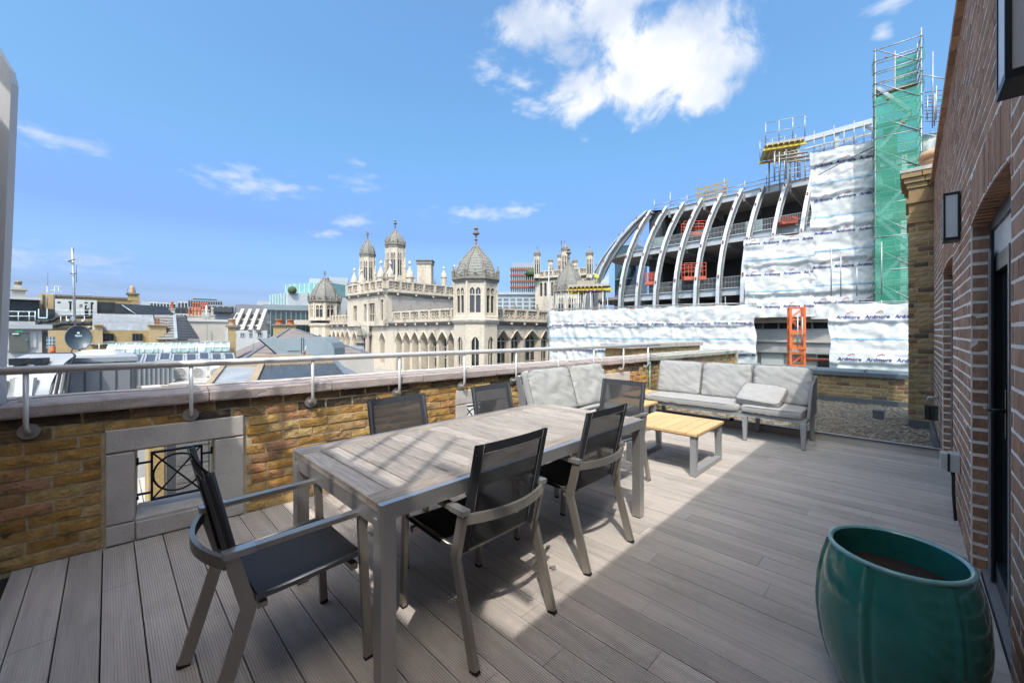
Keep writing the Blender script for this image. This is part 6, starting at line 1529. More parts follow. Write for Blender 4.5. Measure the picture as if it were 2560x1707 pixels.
t, F = block('rendered_chimney', 'cream rendered chimney with round dark pot on the far left', 30, 64, 725, 752, 33, 33, 1.0, 'cream_render', 'chimney', part='shaft')
MB().fbox(F, -.12, F.L + .12, -1.1, .12, F.zt, F.zt + .18).fbox(F, .1, F.L - .2, -.9, -.05, F.zt + .18, F.zt + .42).build('cap', 'cream_render', t)
MB().lathe([(0.2, 0), (0.2, .2), (.24, .22), (.22, .32), (.1, .4)], F(F.L * .45, -.5, F.zt + .42), 10).build('pot', 'gothic_dark', t)
t, F = block('yellow_brick_block', 'long yellow brick roof block with flat coping behind the white plant panel', 137, 345, 745, 830, 36, 34, 7, 'yellow_brickwork')
MB().fbox(F, 0, F.L, -7, .12, F.zt + .002, F.zt + .15).build('coping', 'gothic_dark', t)
ubox(t, 'return_wall', 'buff_brickwork', 101, 136, 733, 800, 34, 3.0); ubox(t, 'dark_recess', 'dark_grey', 109, 114, 737, 772, 33.95, .05)
ubox(t, 'end_pier', 'yellow_brickwork', 327, 346, 739, 800, 33.5, 1.0)
t, F = block('brick_chimney', 'yellow brick chimney with rough pot at the right end of the yellow block', 319, 345, 736, 752, 33.3, 33.3, .9, 'yellow_brickwork', 'chimney', part='shaft')
MB().fbox(F, -.1, F.L + .1, -1, .1, F.zt, F.zt + .12).build('cap', 'gothic_dark', t); MB().lathe([(.15, 0), (.19, .2), (.13, .4), (.16, .5), (.08, .62)], F(F.L * .45, -.4, F.zt + .12), 9).build('pot', 'terracotta', t)
for u in (318.5, 339): utube(t, 'aerial', 'dark_grey', ((u, 738), (u, 722)), 33.2, .7, 4)
t = thing('access_ladder', 'white steel access ladder and rail above the yellow brick', 'ladder', U3(130, 740, 31))
for u, a, b in ((118, 766, 715), (137, 752, 717), (147, 746, 717)): utube(t, 'post', 'galvanised', ((u, b), (u, a)), 31, 1.6)
for v, a, b in ((716, 116, 156), (725.5, 118, 137), (729, 137, 156), (735, 118, 138)): utube(t, 'rail', 'galvanised', ((a, v), (b, v + 0.5)), 31, 1.4)
utube(t, 'whip_aerial', 'dark_grey', ((119.5, 716), (119.5, 680)), 31, .6, 4)
t, F = block('plant_unit', 'large white plant unit with black valves and pipes', 137, 242, 749, 795, 30, 29.5, 2.5, 'ac_white', 'plant unit', part='casing')
for u, v0, v1 in ((148, 765, 790), (176, 757, 778), (214, 765, 790), (229, 758, 790), (219, 773, 792)): utube(t, 'valve', 'pipe_black', ((u, v1), (u, v0), (u + 3, v0 - 2)), 29.3, 3.5)
for u, v in ((148, 757), (175, 756), (215, 758), (230, 759)): ubox(t, 'valve_head', 'pipe_black', u - 4, u + 4, v - 3, v + 1, 29.2, .2)
MB().disc(U3(202.5, 764.5, 29.4), .13, 14, (C2W(0, -1).x, C2W(0, -1).y, 0)).build('badge', 'olive_door', t)
t = thing('plant_pipes', 'bundle of thick black insulated pipes running along the plant roof', 'pipes', U3(160, 810, 27))
for pts, D, px in ((((90, 815), (135, 815), (160, 808), (232, 808)), 26, 11), (((118, 803), (130, 803), (148, 792), (232, 792)), 27, 8), (((95, 803), (125, 804)), 26.5, 8), (((100, 812), (100, 800)), 26, 7), (((150, 822), (235, 822)), 25.5, 3), (((130, 819), (240, 819.5)), 25.8, 2)):
    utube(t, 'pipe', 'pipe_black', pts, D, px, 8)
for u in (152, 166, 182, 211): utube(t, 'bracket', 'galvanised', ((u, 826), (u, 790)), 26.2, 1.6)
for u, v in ((170, 800), (206, 801), (222, 818)): ubox(t, 'small_box', 'ac_white', u - 3, u + 3, v - 3, v + 3, 25.8, .15)
utube(t, 'hand_rail', 'white_print', ((140, 776), (232, 776)), 28.5, 1.3); utube(t, 'hand_rail', 'white_print', ((140, 785), (232, 785)), 28.5, 1.2)
t, F = block('cooling_box', 'black fan box in white frame beside the tarpaulin', 95, 136, 772, 800, 27.5, 27.5, 2, 'black_tarp', 'plant unit', part='casing')
for a, b, c, d in ((95, 98, 772, 796), (116, 119, 772, 796), (95, 119, 793, 796)): ubox(t, 'frame', 'white_print', a, b, c, d, 27.3, .05)
t, F = block('tarp_block', 'dark shrouded tank with sloping side right of the plant unit', 243, 289, 755, 782, 31, 31, 3, 'black_tarp', 'plant cover', part='cover')
FS = Fseg(Q(287, 31), Q(342, 30.6)); MB().prism([(0, Z(785, 31)), (FS.L, Z(785, 31)), (FS.L * .38, Z(760, 31)), (0, Z(758, 31))], FS, -3, 0).build('sloping_cover', 'black_tarp', t)
utube(t, 'edge_strip', 'galvanised', ((305, 762), (341, 786)), 30.5, 2)
# --- tall aerial mast and dish
t = thing('aerial_mast', 'tall leaning grey aerial mast with antennas above the satellite dish', 'mast', U3(188, 822, 19))
utube(t, 'pole', 'galvanised', ((188, 818), (181, 620)), 19, 4.6, 8); utube(t, 'tip', 'galvanised', ((181, 626), (184, 617), (184, 632)), 18.9, 1.6)
for a, b in (((170, 654), (186, 648)), ((176, 684), (190, 684)), ((172, 652), (180, 658))): utube(t, 'antenna_boom', 'dark_grey', (a, b), 18.9, 2.4)
for pts in (((146, 646), (160, 650), (172, 651)), ((186, 650), (198, 653), (206, 655)), ((186, 650), (198, 648), (206, 650))): utube(t, 'antenna_element', 'galvanised', pts, 18.9, 1.0, 5)
utube(t, 'dipole', 'dark_grey', ((191, 662), (191, 706)), 18.8, 1.0, 4); ubox(t, 'mast_box', 'galvanised', 176, 187, 792, 801, 18.8, .12)
t = thing('satellite_dish', 'large dark grey satellite dish with white lettering on the roof', 'satellite dish', U3(197, 875, 16.5))
DC = U3(197, 844, 16.5); dv = (Vector((0, 0, CAM_H)) - DC).normalized(); dv = (dv + Vector((C2W(.16, 0).x, C2W(.16, 0).y, .2))).normalized(); ea = dv.cross(Vector((0, 0, 1))).normalized(); eb = ea.cross(dv)
rows = []
for j in range(9):
    r = .5 * j / 8; rows.append([DC + ea * (r * .76 * math.cos(k * math.pi / 14)) + eb * (-r * math.sin(k * math.pi / 14)) + dv * (0.16 * (j / 8) ** 2 - .16) for k in range(28)])
dm = MB().grid(rows, True, True); di = dm.build('reflector', 'dish_grey', t)
MB().tube([rows[-1][k] for k in range(28)], .018, 6, closed=True).build('rim', 'dish_grey', di)
tm = text_mesh('TRIAX', .10); lm = MB(); mx_ = max(v[0] for v in tm[0])
for x, y in tm[0] if False else [(v[0], v[1]) for v in tm[0]]: q = DC - ea * (x - mx_ / 2) * 0.72 + eb * (0.06 + y) + dv * (-0.10); lm.v.append(tuple(q))
lm.f += [tuple(f) for f in tm[1]]; lm.sm += [False] * len(tm[1]); lm.build('lettering', 'white_print', di)
MB().hexa([DC + ea * x + eb * y + dv * -.10 for x, y in ((-.035, .18), (.035, .18), (.035, .25), (-.035, .25))], [DC + ea * x + eb * y + dv * -.09 for x, y in ((-.035, .18), (.035, .18), (.035, .25), (-.035, .25))]).build('emblem', 'white_print', di)
utube(t, 'feed_arm', 'galvanised', ((197, 871), (212, 866)), (16.4, 16.1), 3); ubox(t, 'feed_horn', 'ac_white', 209, 217, 859, 868, 16.0, .1)
utube(t, 'stay', 'dark_grey', ((178, 880), (184, 866)), 16.6, 2); utube(t, 'foot_pole', 'galvanised', ((198, 885), (198, 850)), 16.8, 4)
# --- yellow brick house with lead mansard
t, F = block('yellow_house', 'yellow brick house front below the grey lead mansard roof', 120, 410, 826, 885, 22, 22.6, 6, 'buff_brickwork')
ubox(t, 'brick_front', 'yellow_brickwork', 225, 372, 826, 860, 21.6, 1.2)
for a, b, c, d, m_ in ((120, 141, 842, 868, 'window_sky'), (257, 284, 834, 853, 'window_dark'), (329, 354, 834, 853, 'window_dark')):
    o = ubox(t, 'window', m_, a, b, c, d, 21.5, .1); 
    for q in (1, 2): u = a + (b - a) * q / 3; ubox(t, 'glazing_bar', 'white_print' if m_ == 'window_sky' else 'dark_grey', u - .6, u + .6, c, d, 21.42, .03)
    for q in (1, 2): v = c + (d - c) * q / 3; ubox(t, 'glazing_bar', 'white_print' if m_ == 'window_sky' else 'dark_grey', a, b, v - .5, v + .5, 21.4, .03) if m_ == 'window_sky' else None
    ubox(t, 'window_sill', 'cream_render', a - 1, b + 1, d, d + 1.6, 21.4, .1)
for (u0, u1), n in (((237, 257), 0), ((369, 411), 1)):
    o = ubox(t, 'chimney_breast', 'buff_brickwork', u0, u1, 812, 862, 21.2, 1.0); ubox(t, 'breast_cap', 'yellow_brickwork', u0 - 2, u1 + 2, 811, 814, 21.1, 1.1)
ubox(t, 'small_flue', 'rust_brick', 384, 388, 796, 811, 21.3, .12); ubox(t, 'small_flue', 'rust_brick', 390, 395, 796, 811, 21.3, .12)
YF, YD = BF[t.name]; MS = Fseg(YF(on(YF, 231)[0], .25, 0).xy, YF(on(YF, 386)[0], .25, 0).xy); zb_, zt_ = Z(826, 21.8), Z(785, 23.2)
m = MB(); m.hexa([MS(0, .1, zb_), MS(0, -1.6, zb_), MS(MS.L, -1.6, zb_), MS(MS.L, .1, zb_)], [MS(0, -1.2, zt_), MS(0, -1.6, zt_), MS(MS.L, -1.6, zt_), MS(MS.L, -1.2, zt_)]); mo = m.build('mansard', 'lead_roof', t)
for j in range(9):
    for r in range(2):
        a = MS.L * (j + (.5 if r else 0)) / 9; b = min(a + MS.L / 9 - .03, MS.L); q0, q1 = (0.02, .46) if r == 0 else (.5, .97)
        if a < MS.L - .1: MB().hexa([MS(a, .12 - 1.3 * q0, zb_ + (zt_ - zb_) * q0), MS(a, .0 - 1.3 * q0, zb_ + (zt_ - zb_) * q0), MS(b, .0 - 1.3 * q0, zb_ + (zt_ - zb_) * q0), MS(b, .12 - 1.3 * q0, zb_ + (zt_ - zb_) * q0)], [MS(a, .115 - 1.3 * q1, zb_ + (zt_ - zb_) * q1), MS(a, .0 - 1.3 * q1, zb_ + (zt_ - zb_) * q1), MS(b, .0 - 1.3 * q1, zb_ + (zt_ - zb_) * q1), MS(b, .115 - 1.3 * q1, zb_ + (zt_ - zb_) * q1)]).build('lead_sheet', 'lead_roof', mo)
t = thing('slate_mansard', 'grey slate mansard roof with pale hip beside the lead sheets', 'roof', U3(430, 848, 24))
a, b, c, d = U3(386, 848, 23), U3(440, 848, 22.5), U3(436, 789, 25), U3(386, 787, 25)
e_, f_ = U3(500, 848, 27), U3(462, 789, 27)
MB().quad(a, b, c, d).quad(b, e_, f_, c).quad(d, c, f_, U3(420, 787, 30)).build('slope', 'slate_roof', t)
for q in range(1, 9):
    k = q / 9; MB().bar(a.lerp(d, k) - Vector((C2W(0, .01).x, C2W(0, .01).y, 0)), b.lerp(c, k) - Vector((C2W(0, .01).x, C2W(0, .01).y, 0)), .05, .03).build('slate_course', 'slate_roof', t); MB().bar(b.lerp(c, k), e_.lerp(f_, k), .05, .03).build('slate_course', 'slate_roof', t)
MB().bar(b, c, .14).bar(b.lerp(e_, .02), c, .05).build('hip_roll', 'galvanised', t); MB().quad(U3(386, 850, 24), U3(500, 850, 28), U3(500, 900, 28), U3(386, 900, 24)).build('wall', 'cream_render', t)
# --- greenish glass lantern, its rail, the sloping rooflights
t = thing('glass_lantern', 'long curved greenish glass roof lantern with white bars and rails', 'roof lantern', U3(420, 880, 17))
GLF = Fseg(Q(262, 17.2), Q(572, 19.5)); n = 14; zl, zh = Z(882, 18.2), Z(858, 18.4)
for j in range(n):
    a, b = GLF.L * j / n, GLF.L * (j + 1) / n; mname = 'pale_green_glass' if j % 4 not in (2,) else 'galvanised'
    rows = [[GLF(s_, .35 * math.cos(R(q)) - .35, zl + (zh - zl) * math.sin(R(q))) for s_ in (a + .04, b - .04)] for q in (0, 25, 50, 75, 90)]
    MB().grid(rows).build('glazed_bay', mname, t)
    MB().tube([GLF(b, .36 * math.cos(R(q)) - .35, zl + (zh - zl) * math.sin(R(q))) for q in (0, 25, 50, 75, 90)], .045, 5).build('glazing_bar', 'white_print', t)
MB().fbox(GLF, -.1, GLF.L + .1, -2.5, -.3, zl - .5, zl).build('curb', 'cream_render', t)
for q in (.35, .95): MB().tube([GLF(-.3, .7, zl + (zh - zl) * q + .05), GLF(GLF.L + .3, .7, zl + (zh - zl) * q + .05)], .018, 5).build('rail', 'galvanised', t)
for j in range(8): MB().tube([GLF(GLF.L * j / 7, .7, zl - .2), GLF(GLF.L * j / 7, .7, zh + .05)], .02, 5).build('rail_post', 'galvanised', t)
utube(t, 'back_rail', 'galvanised', ((225, 856), (360, 856)), 19, 1.2); utube(t, 'back_rail', 'galvanised', ((412, 854), (575, 853)), 19.5, 1.2)
t = thing('rooflight_slope', 'sloping lead roof with a row of dark rooflights beneath the glass lantern', 'roof', U3(460, 905, 14))
a0, a1, b1, b0 = U3(318, 912, 13.2), U3(592, 908, 14.6), U3(585, 882, 15.8), U3(330, 885, 14.4)
MB().quad(a0, a1, b1, b0).quad(a0 - Vector((0, 0, 1.5)), a1 - Vector((0, 0, 1.5)), a1, a0).build('slope', 'cream_render', t)
up_ = (a1 - a0).cross(b0 - a0).normalized() * .03
for j in range(8):
    k0, k1 = (j + .1) / 8, (j + .88) / 8; q0, q1 = (.12, .88) if j % 3 != 2 else (.3, 1.0)
    pts = [a0.lerp(a1, k0).lerp(b0.lerp(b1, k0), q0), a0.lerp(a1, k1).lerp(b0.lerp(b1, k1), q0), a0.lerp(a1, k1).lerp(b0.lerp(b1, k1), q1), a0.lerp(a1, k0).lerp(b0.lerp(b1, k0), q1)]
    w = MB().hexa(pts, [p + up_ for p in pts]).build('rooflight', 'rooflight_dark', t); fr = MB()
    for x, y in zip(pts, pts[1:] + pts[:1]): fr.bar(x + up_, y + up_, .05)
    fr.build('frame', 'galvanised', w)
# --- near grey clad plant box with white domed lid, glazed lean-to and ducting rails
t, F = block('grey_plant_box', 'dark grey panelled plant box with flat roof just beyond the handrail', 160, 336, 905, 1040, 7.2, 8.2, 2.2, 'mid_grey', 'plant room', part='cladding')
for k in range(5): s_ = F.L * (k + .25) / 4.5; MB().fbox(F, s_ - .012, s_ + .012, .002, .012, F.z0, F.zt).build('panel_joint', 'dark_grey', t)
MB().fbox(F, -.05, F.L + .05, -2.3, .06, F.zt + .001, F.zt + .09).build('roof_edge', 'grey_cladding', t)
MB().fbox(F, F.L - .02, F.L + .03, -.02, .03, F.z0, F.zt).build('corner_trim', 'dark_grey', t)
t = thing('roof_hatch', 'white domed rooflight lid on a grey kerb on the plant box', 'roof light', U3(230, 895, 8))
HF2 = Fseg(Q(172, 8.3), Q(288, 8.7)); zl = Z(892, 8.5); MB().fbox(HF2, 0, HF2.L, -.9, 0, zl - .22, zl).build('kerb', 'mid_grey', t)
rows = [[HF2(HF2.L * i / 10 * 1.04 - HF2.L * .02, .04 - .98 * j / 8, zl + .03 + .11 * max(0, 1 - (i / 5 - 1) ** 4) * max(0, 1 - (j / 4 - 1) ** 4)) for i in range(11)] for j in range(9)]
MB().grid(rows).build('dome_lid', 'white_render', t); MB().fbox(HF2, -.03, HF2.L + .03, -.95, .04, zl + .001, zl + .03).build('lid_flange', 'white_render', t)
t = thing('lead_dormer', 'curved lead roof with ribbed black cable trays at the left edge', 'roof', U3(60, 930, 6.5))
LFm = Fseg(Q(-40, 6.2), Q(176, 6.6))
rows = []
for q in range(9):
    an = R(q * 11); rows.append([LFm(s_, -1.15 + 1.15 * math.cos(an), Z(1010, 6.4) + (Z(884, 7.0) - Z(1010, 6.4)) * math.sin(an)) for s_ in (0, LFm.L * .4, LFm.L * .72)])
MB().grid(rows).build('curved_roof', 'grey_cladding', t)
for k in range(2): s_ = LFm.L * (.06 + .21 * k); MB().hexa([LFm(s_, .03, Z(1000, 6.4)), LFm(s_, -.05, Z(1000, 6.4)), LFm(s_ + .27, -.05, Z(1000, 6.4)), LFm(s_ + .27, .03, Z(1000, 6.4))], [LFm(s_, -.03, Z(945, 6.4)), LFm(s_, -.12, Z(945, 6.4)), LFm(s_ + .27, -.12, Z(945, 6.4)), LFm(s_ + .27, -.03, Z(945, 6.4))]).build('white_shutter', 'white_render', t)
MB().fbox(LFm, 0, LFm.L * .72, -2.5, -.3, Z(1040, 6.4), Z(1010, 6.4)).build('base_wall', 'white_render', t)
for k in range(4):
    off = k * .055
    pts = [LFm(0.0, -1.0 + off * .2, Z(886, 7.0) - off * .9), LFm(LFm.L * .58, -1.0 + off * .2, Z(886, 7.0) - off * .9), LFm(LFm.L * .70 - off, -.8, Z(892, 6.9) - off * .6), LFm(LFm.L * .80 - off, -.45, Z(915, 6.7)), LFm(LFm.L * .98 - off * 1.2, 0.06, Z(990, 6.5)), LFm(LFm.L * 1.05 - off * 1.2, 0.1, Z(1030, 6.5))]
    MB().tube(pts, .021, 6).build('cable_tray', ('rubber', 'dark_grey', 'rubber', 'dark_grey')[k], t)
for k in range(2): s_ = LFm.L * (.1 + .25 * k); MB().fbox(LFm, s_, s_ + .16, -.5, -.32, Z(908, 6.6) - .03, Z(896, 6.6)).build('vent_cowl', 'black_iron', t)
for k in range(3): s_ = LFm.L * (.05 + .2 * k); MB().fbox(LFm, s_, s_ + .012, -.04, .02, Z(1005, 6.4), Z(950, 6.4)).build('standing_seam', 'mid_grey', t)
t = thing('clay_flue', 'short orange clay flue pot with louvres before the yellow wall', 'flue pot', U3(132, 882, 19)); MB().lathe([(.09, 0), (.09, .1), (.1, .11), (.085, .13), (.1, .2), (.085, .22), (.1, .29), (.085, .31), (.1, .36), (.08, .37)], U3(132, 884, 19), 12).build('pot', 'orange_clay', t)
# --- AC units, lead wall and skylight timber frames below the rail
t, F = block('lead_wall', 'lead sheeted low wall with vertical rolls under the rooflights', 337, 432, 915, 962, 10.0, 10.6, 1.5, 'lead_roof', 'wall', part='sheet')
for k in range(9): s_ = F.L * k / 8; MB().fbox(F, s_ - .015, s_ + .015, .002, .03, F.z0, F.zt).build('lead_roll', 'galvanised', t)
MB().fbox(F, -.1, F.L * 1.6, -.2, .25, F.z0 - .12, F.z0 - .01).build('ledge', 'cream_render', t)
for k, (u0, u1) in enumerate(((431, 474), (477, 517), (524, 560))):
    t, F = block('air_conditioner', ('white air conditioner fan unit nearest the lead wall', 'white air conditioner fan unit between two others below the rail', 'white air conditioner fan unit half hidden by the timber frame')[k], u0, u1, 916, 947, 11.2 + .3 * k, 11.3 + .3 * k, .35, 'ac_white', 'air conditioner', 'white air conditioner units on the lower roof', 'casing')
    c = F(F.L * .42, .012, (F.z0 + F.zt) / 2); nn = Vector((F.n.x, F.n.y, 0)); MB().disc(c, .125, 20, nn).build('fan_grille', 'ac_fan', t)
    for r in (.05, .09, .13): MB().tube([c + nn * .01 + Vector((F.t.x, F.t.y, 0)) * (r * math.cos(q * math.pi / 10)) + Vector((0, 0, r * math.sin(q * math.pi / 10))) for q in range(20)], .005, 4, closed=True).build('grille_ring', 'ac_white', t)
    for s_ in (F.L * .15, F.L * .8): MB().fbox(F, s_, s_ + .05, -.3, .02, F.z0 - .08, F.z0 - .002).build('foot', 'galvanised', t)
ladd = thing('lower_roof_deck', 'pale stained flat roof carrying the air conditioners', 'roof', U3(480, 960, 11)); MB().fbox(Fseg(Q(420, 10.2), Q(640, 11.2)), 0, 3.2, -4, 0, Z(1000, 10.5), Z(957, 10.5)).build('roof_slab', 'cream_render', ladd)
t = thing('skylight_pitch', 'pitched glazed skylights in timber frames just beyond the handrail', 'skylight', U3(640, 950, 8.5))
P0, P1, P2, P3 = U3(505, 985, 7.6), U3(560, 915, 9.6), U3(650, 915, 9.8), U3(612, 985, 7.7)
MB().quad(P0, P3, P2, P1).build('sloping_pane', 'rooflight_pale', t)
MB().bar(P0, P1, .10).build('timber_rafter', 'timber_frame', t); MB().bar(P3, P2, .10).build('timber_rafter', 'timber_frame', t); MB().bar(P1, P2, .10).build('timber_rafter', 'timber_frame', t)
P4, P5, P6, P7 = U3(622, 985, 7.8), U3(655, 912, 9.7), U3(838, 905, 10.2), U3(905, 985, 8.6)
MB().quad(P4, P7, P6, P5).build('sloping_pane', 'rooflight_dark', t)
for q in range(9): k = q / 8; MB().bar(P4.lerp(P7, k), P5.lerp(P6, k), .03).build('glazing_bar', 'dark_grey', t)
MB().bar(P5, P6, .12, .1).bar(P4, P5, .11).build('timber_head', 'timber_frame', t); MB().bar(P6, P7, .12, .1).build('lead_hip', 'lead', t)
MB().quad(P6, P7, U3(980, 985, 10.5), U3(880, 925, 11.5)).build('lead_slope', 'lead_roof', t)
# --- big grey duct, slate hip roof, brick chimneys
t = thing('ventilation_duct', 'big grey sheet metal ventilation duct with slanted open mouth', 'duct', U3(740, 880, 14))
DF = Fseg(Q(643, 14), Q(836, 14.3)); zv = lambda v: Z(v, 14.1); su = lambda u: DF.L * (u - 643) / 193
MB().prism([(su(645), zv(846)), (su(690), zv(886)), (su(836), zv(890)), (su(835), zv(872)), (su(828), zv(858)), (su(812), zv(846)), (su(798), zv(843))], DF, -1.3, 0).build('casing', 'duct_grey', t)
MB().prism([(su(644), zv(846)), (su(648), zv(846)), (su(694), zv(886)), (su(689), zv(886))], DF, -1.3, .02).build('mouth_lip', 'black_iron', t)
MB().prism([(su(717), zv(850)), (su(753), zv(847)), (su(753), zv(876)), (su(718), zv(877))], DF, .003, .03).build('access_panel', 'duct_grey', t)
for u in (752, 757): MB().fbox(DF, su(u) - .015, su(u) + .015, .002, .05, zv(886), zv(844)).build('seam_flange', 'duct_grey', t)
utube(t, 'white_pipe', 'white_print', ((762, 884), (765, 866), (767, 865)), 13.7, 2.6); utube(t, 'rusty_valve', 'rust_brick', ((761, 886), (761, 876)), 13.6, 5)
ubox(t, 'support', 'timber_frame', 630, 830, 886, 892, 13.9, 1.2)
t = thing('slate_hip_roof', 'brown slate hipped roof behind the ventilation duct', 'roof', U3(700, 870, 22))
A, B, C_, D_ = U3(600, 905, 18.5), U3(935, 888, 22), U3(740, 824, 25), U3(722, 823, 25)
MB().quad(A, B, C_, D_).quad(B, U3(900, 878, 30), C_).quad(A, D_, U3(560, 890, 27)).build('slope', 'brown_slate', t)
for q in range(1, 10): k = q / 10; MB().bar(A.lerp(D_, k), B.lerp(C_, k), .06, .035).build('slate_course', 'brown_slate', t)
MB().bar(B, C_, .12).build('hip_roll', 'lead', t); MB().bar(A, D_, .12).build('hip_roll', 'lead', t)
MB().hexa([Vector((p.x, p.y, -6)) for p in (A, B, U3(900, 878, 30), U3(560, 890, 27))], [Vector((p.x, p.y, p.z)) for p in (A, B, U3(900, 878, 30), U3(560, 890, 27))]).build('wall', 'cream_render', t)
def pots(t, F, n, m, h=.55, r=.12, d=-.4):
    for k in range(n): MB().lathe([(r, 0), (r * .85, h * .8), (r * 1.05, h * .84), (r * 1.0, h), (r * .7, h)], F(F.L * (k + .5) / n, d, F.zt + .1), 9).build('pot', m, t)
for lab, u0, u1, vt, vb, D, m, np_, pm_ in (('tall thin yellow brick chimney left of the slate hipped roof', 570, 590, 818, 880, 20, 'yellow_brickwork', 1, 'terracotta'),
        ('wide yellow brick chimney with two red pots behind the ventilation duct', 683, 740, 814, 835, 27, 'yellow_brickwork', 2, 'orange_clay'),
        ('cream chimney stack crowned with a row of orange pots', 480, 522, 776, 802, 52, 'cream_render', 7, 'orange_clay'), ('cream lower chimney with four orange pots', 468, 505, 790, 802, 50, 'cream_render', 4, 'orange_clay'),
        ('small cream chimney with red top left of the orange pots', 424, 437, 773, 790, 56, 'cream_render', 1, 'orange_clay'), ('tiny grey chimney right of the orange pots', 526, 536, 789, 802, 52, 'cream_render', 1, 'cream_render')):
    t, F = block('chimney', lab, u0, u1, vt, vb + 25, D, D, 1.2, m, 'chimney', part='shaft'); MB().fbox(F, -.1, F.L + .1, -1.3, .1, F.zt + .002, F.zt + .1).build('cap', 'gothic_dark' if D < 30 else m, t)
    pots(t, F, np_, pm_, .018 * D if D > 30 else .33, F.L / max(np_, 2) * .36 if np_ > 1 else .16)
    if D == 52 and np_ == 7: utube(t, 'white_flue', 'white_print', ((516, 802), (516, 764)), 51.5, 3)
# --- cream terraces in the middle distance with dormers
t, F = block('cream_house', 'cream rendered house back wall under the orange pots', 470, 570, 804, 870, 46, 44, 8, 'cream_render')
MB().fbox(F, 0, F.L, -8, .15, F.zt + .002, F.zt + .25).build('parapet_cap', 'white_render', t); ubox(t, 'rainwater_pipe', 'gothic_dark', 517, 518.5, 810, 850, 44.5, .1)
t, F = block('dormer_terrace', 'pale terrace with steep roof glazing bays and white dormers', 563, 668, 826, 880, 40, 41, 9, 'white_render')
SLf = Fseg(Q(566, 40), Q(648, 41)); zb_, zt_ = Z(828, 40.5), Z(783, 44)
MB().hexa([SLf(0, 0, zb_), SLf(0, -5, zb_), SLf(SLf.L, -5, zb_), SLf(SLf.L, 0, zb_)], [SLf(0, -3.4, zt_), SLf(0, -5, zt_), SLf(SLf.L, -5, zt_), SLf(SLf.L, -3.4, zt_)]).build('steep_roof', 'cream_render', t)
for j in range(4):
    for r in range(3):
        a = SLf.L * (j + .12) / 4; b = SLf.L * (j + .82) / 4; q0, q1 = (r + .1) / 3, (r + .8) / 3
        P = lambda s_, q: SLf(s_, .06 - 3.4 * q, zb_ + (zt_ - zb_) * q)
        MB().quad(P(a, q0), P(b, q0), P(b, q1), P(a, q1)).build('roof_window', 'rooflight_dark', t)
    MB().bar(SLf(SLf.L * (j + .92) / 4, .1, zb_), SLf(SLf.L * (j + .92) / 4, -3.3, zt_ + .3), .3, .4).build('party_wall', 'cream_render', t)
windows(t, F, 1, 4, .3, F.L - .3, Z(845, 40.5), Z(829, 40.5), .5, 'window_sky')
t, F = block('balcony_house', 'cream balcony house corner left of the teal glass block', 634, 672, 790, 890, 44, 45, 8, 'cream_render')
for v in (803, 835, 868): MB().fbox(F, -.2, F.L + .2, 0, 1.0, Z(v, 44.5) - .3, Z(v, 44.5)).build('balcony_slab', 'white_render', t)
windows(t, F, 3, 2, .2, F.L - .2, Z(880, 44.5), Z(796, 44.5), .5)
# --- teal glass office, white and green glass block behind the gothic turret
t, F = block('teal_office', 'dark teal glass office block with grey roof left of the gothic turret', 664, 800, 776, 845, 95, 92, 14, 'dark_teal_glass', part='glass_wall')
MB().fbox(F, -.5, F.L + .5, -14, .6, F.zt + .01, F.zt + 1.2).build('roof_slab', 'duct_grey', t)
for k in range(12): s_ = F.L * k / 11; MB().fbox(F, s_ - .07, s_ + .07, .02, .25, F.z0, F.zt).build('mullion', 'duct_grey', t)
ubox(t, 'stone_band', 'cream_render', 716, 800, 800, 812, 90, 3); ubox(t, 'stone_wall', 'cream_render', 790, 812, 800, 850, 89.5, 2)
t, F = block('white_glass_block', 'stepped white block with pale green glass corner behind the gothic turret', 718, 800, 733, 790, 140, 138, 25, 'pale_cladding')
gg = Fseg(Q(676, 150), Q(718, 140)); zz1, zz0 = Z(734, 145), Z(790, 145)
go_ = MB().fbox(gg, 0, gg.L, -12, 0, zz0, zz1).build('glass_corner', 'pale_green_glass', t)
for k in range(7): MB().fbox(gg, gg.L * k / 6 - .05, gg.L * k / 6 + .05, .02, .25, zz0, zz1).build('mullion', 'white_print', t)
g3 = Fseg(Q(703, 150), Q(800, 143)); MB().fbox(g3, 0, g3.L, -12, -2, Z(740, 146), Z(706, 146)).build('upper_glass', 'teal_glass', t)
for k in range(9): MB().fbox(g3, g3.L * k / 8 - .06, g3.L * k / 8 + .06, -1.98, -1.7, Z(732, 146), Z(706, 146)).build('mullion', 'white_print', t)
ubox(t, 'upper_block', 'pale_cladding', 775, 835, 694, 760, 158, 20); ubox(t, 'tall_block', 'pale_cladding', 820, 884, 690, 790, 160, 25); ubox(t, 'roof_plant', 'dark_grey', 822, 830, 691, 695, 157, 2)
MB().lathe([(1.0, 0), (1.5, .8), (1.2, 1.8), (.3, 2.4)], U3(731, 733, 137), 7).build('roof_shrub', 'foliage', t)
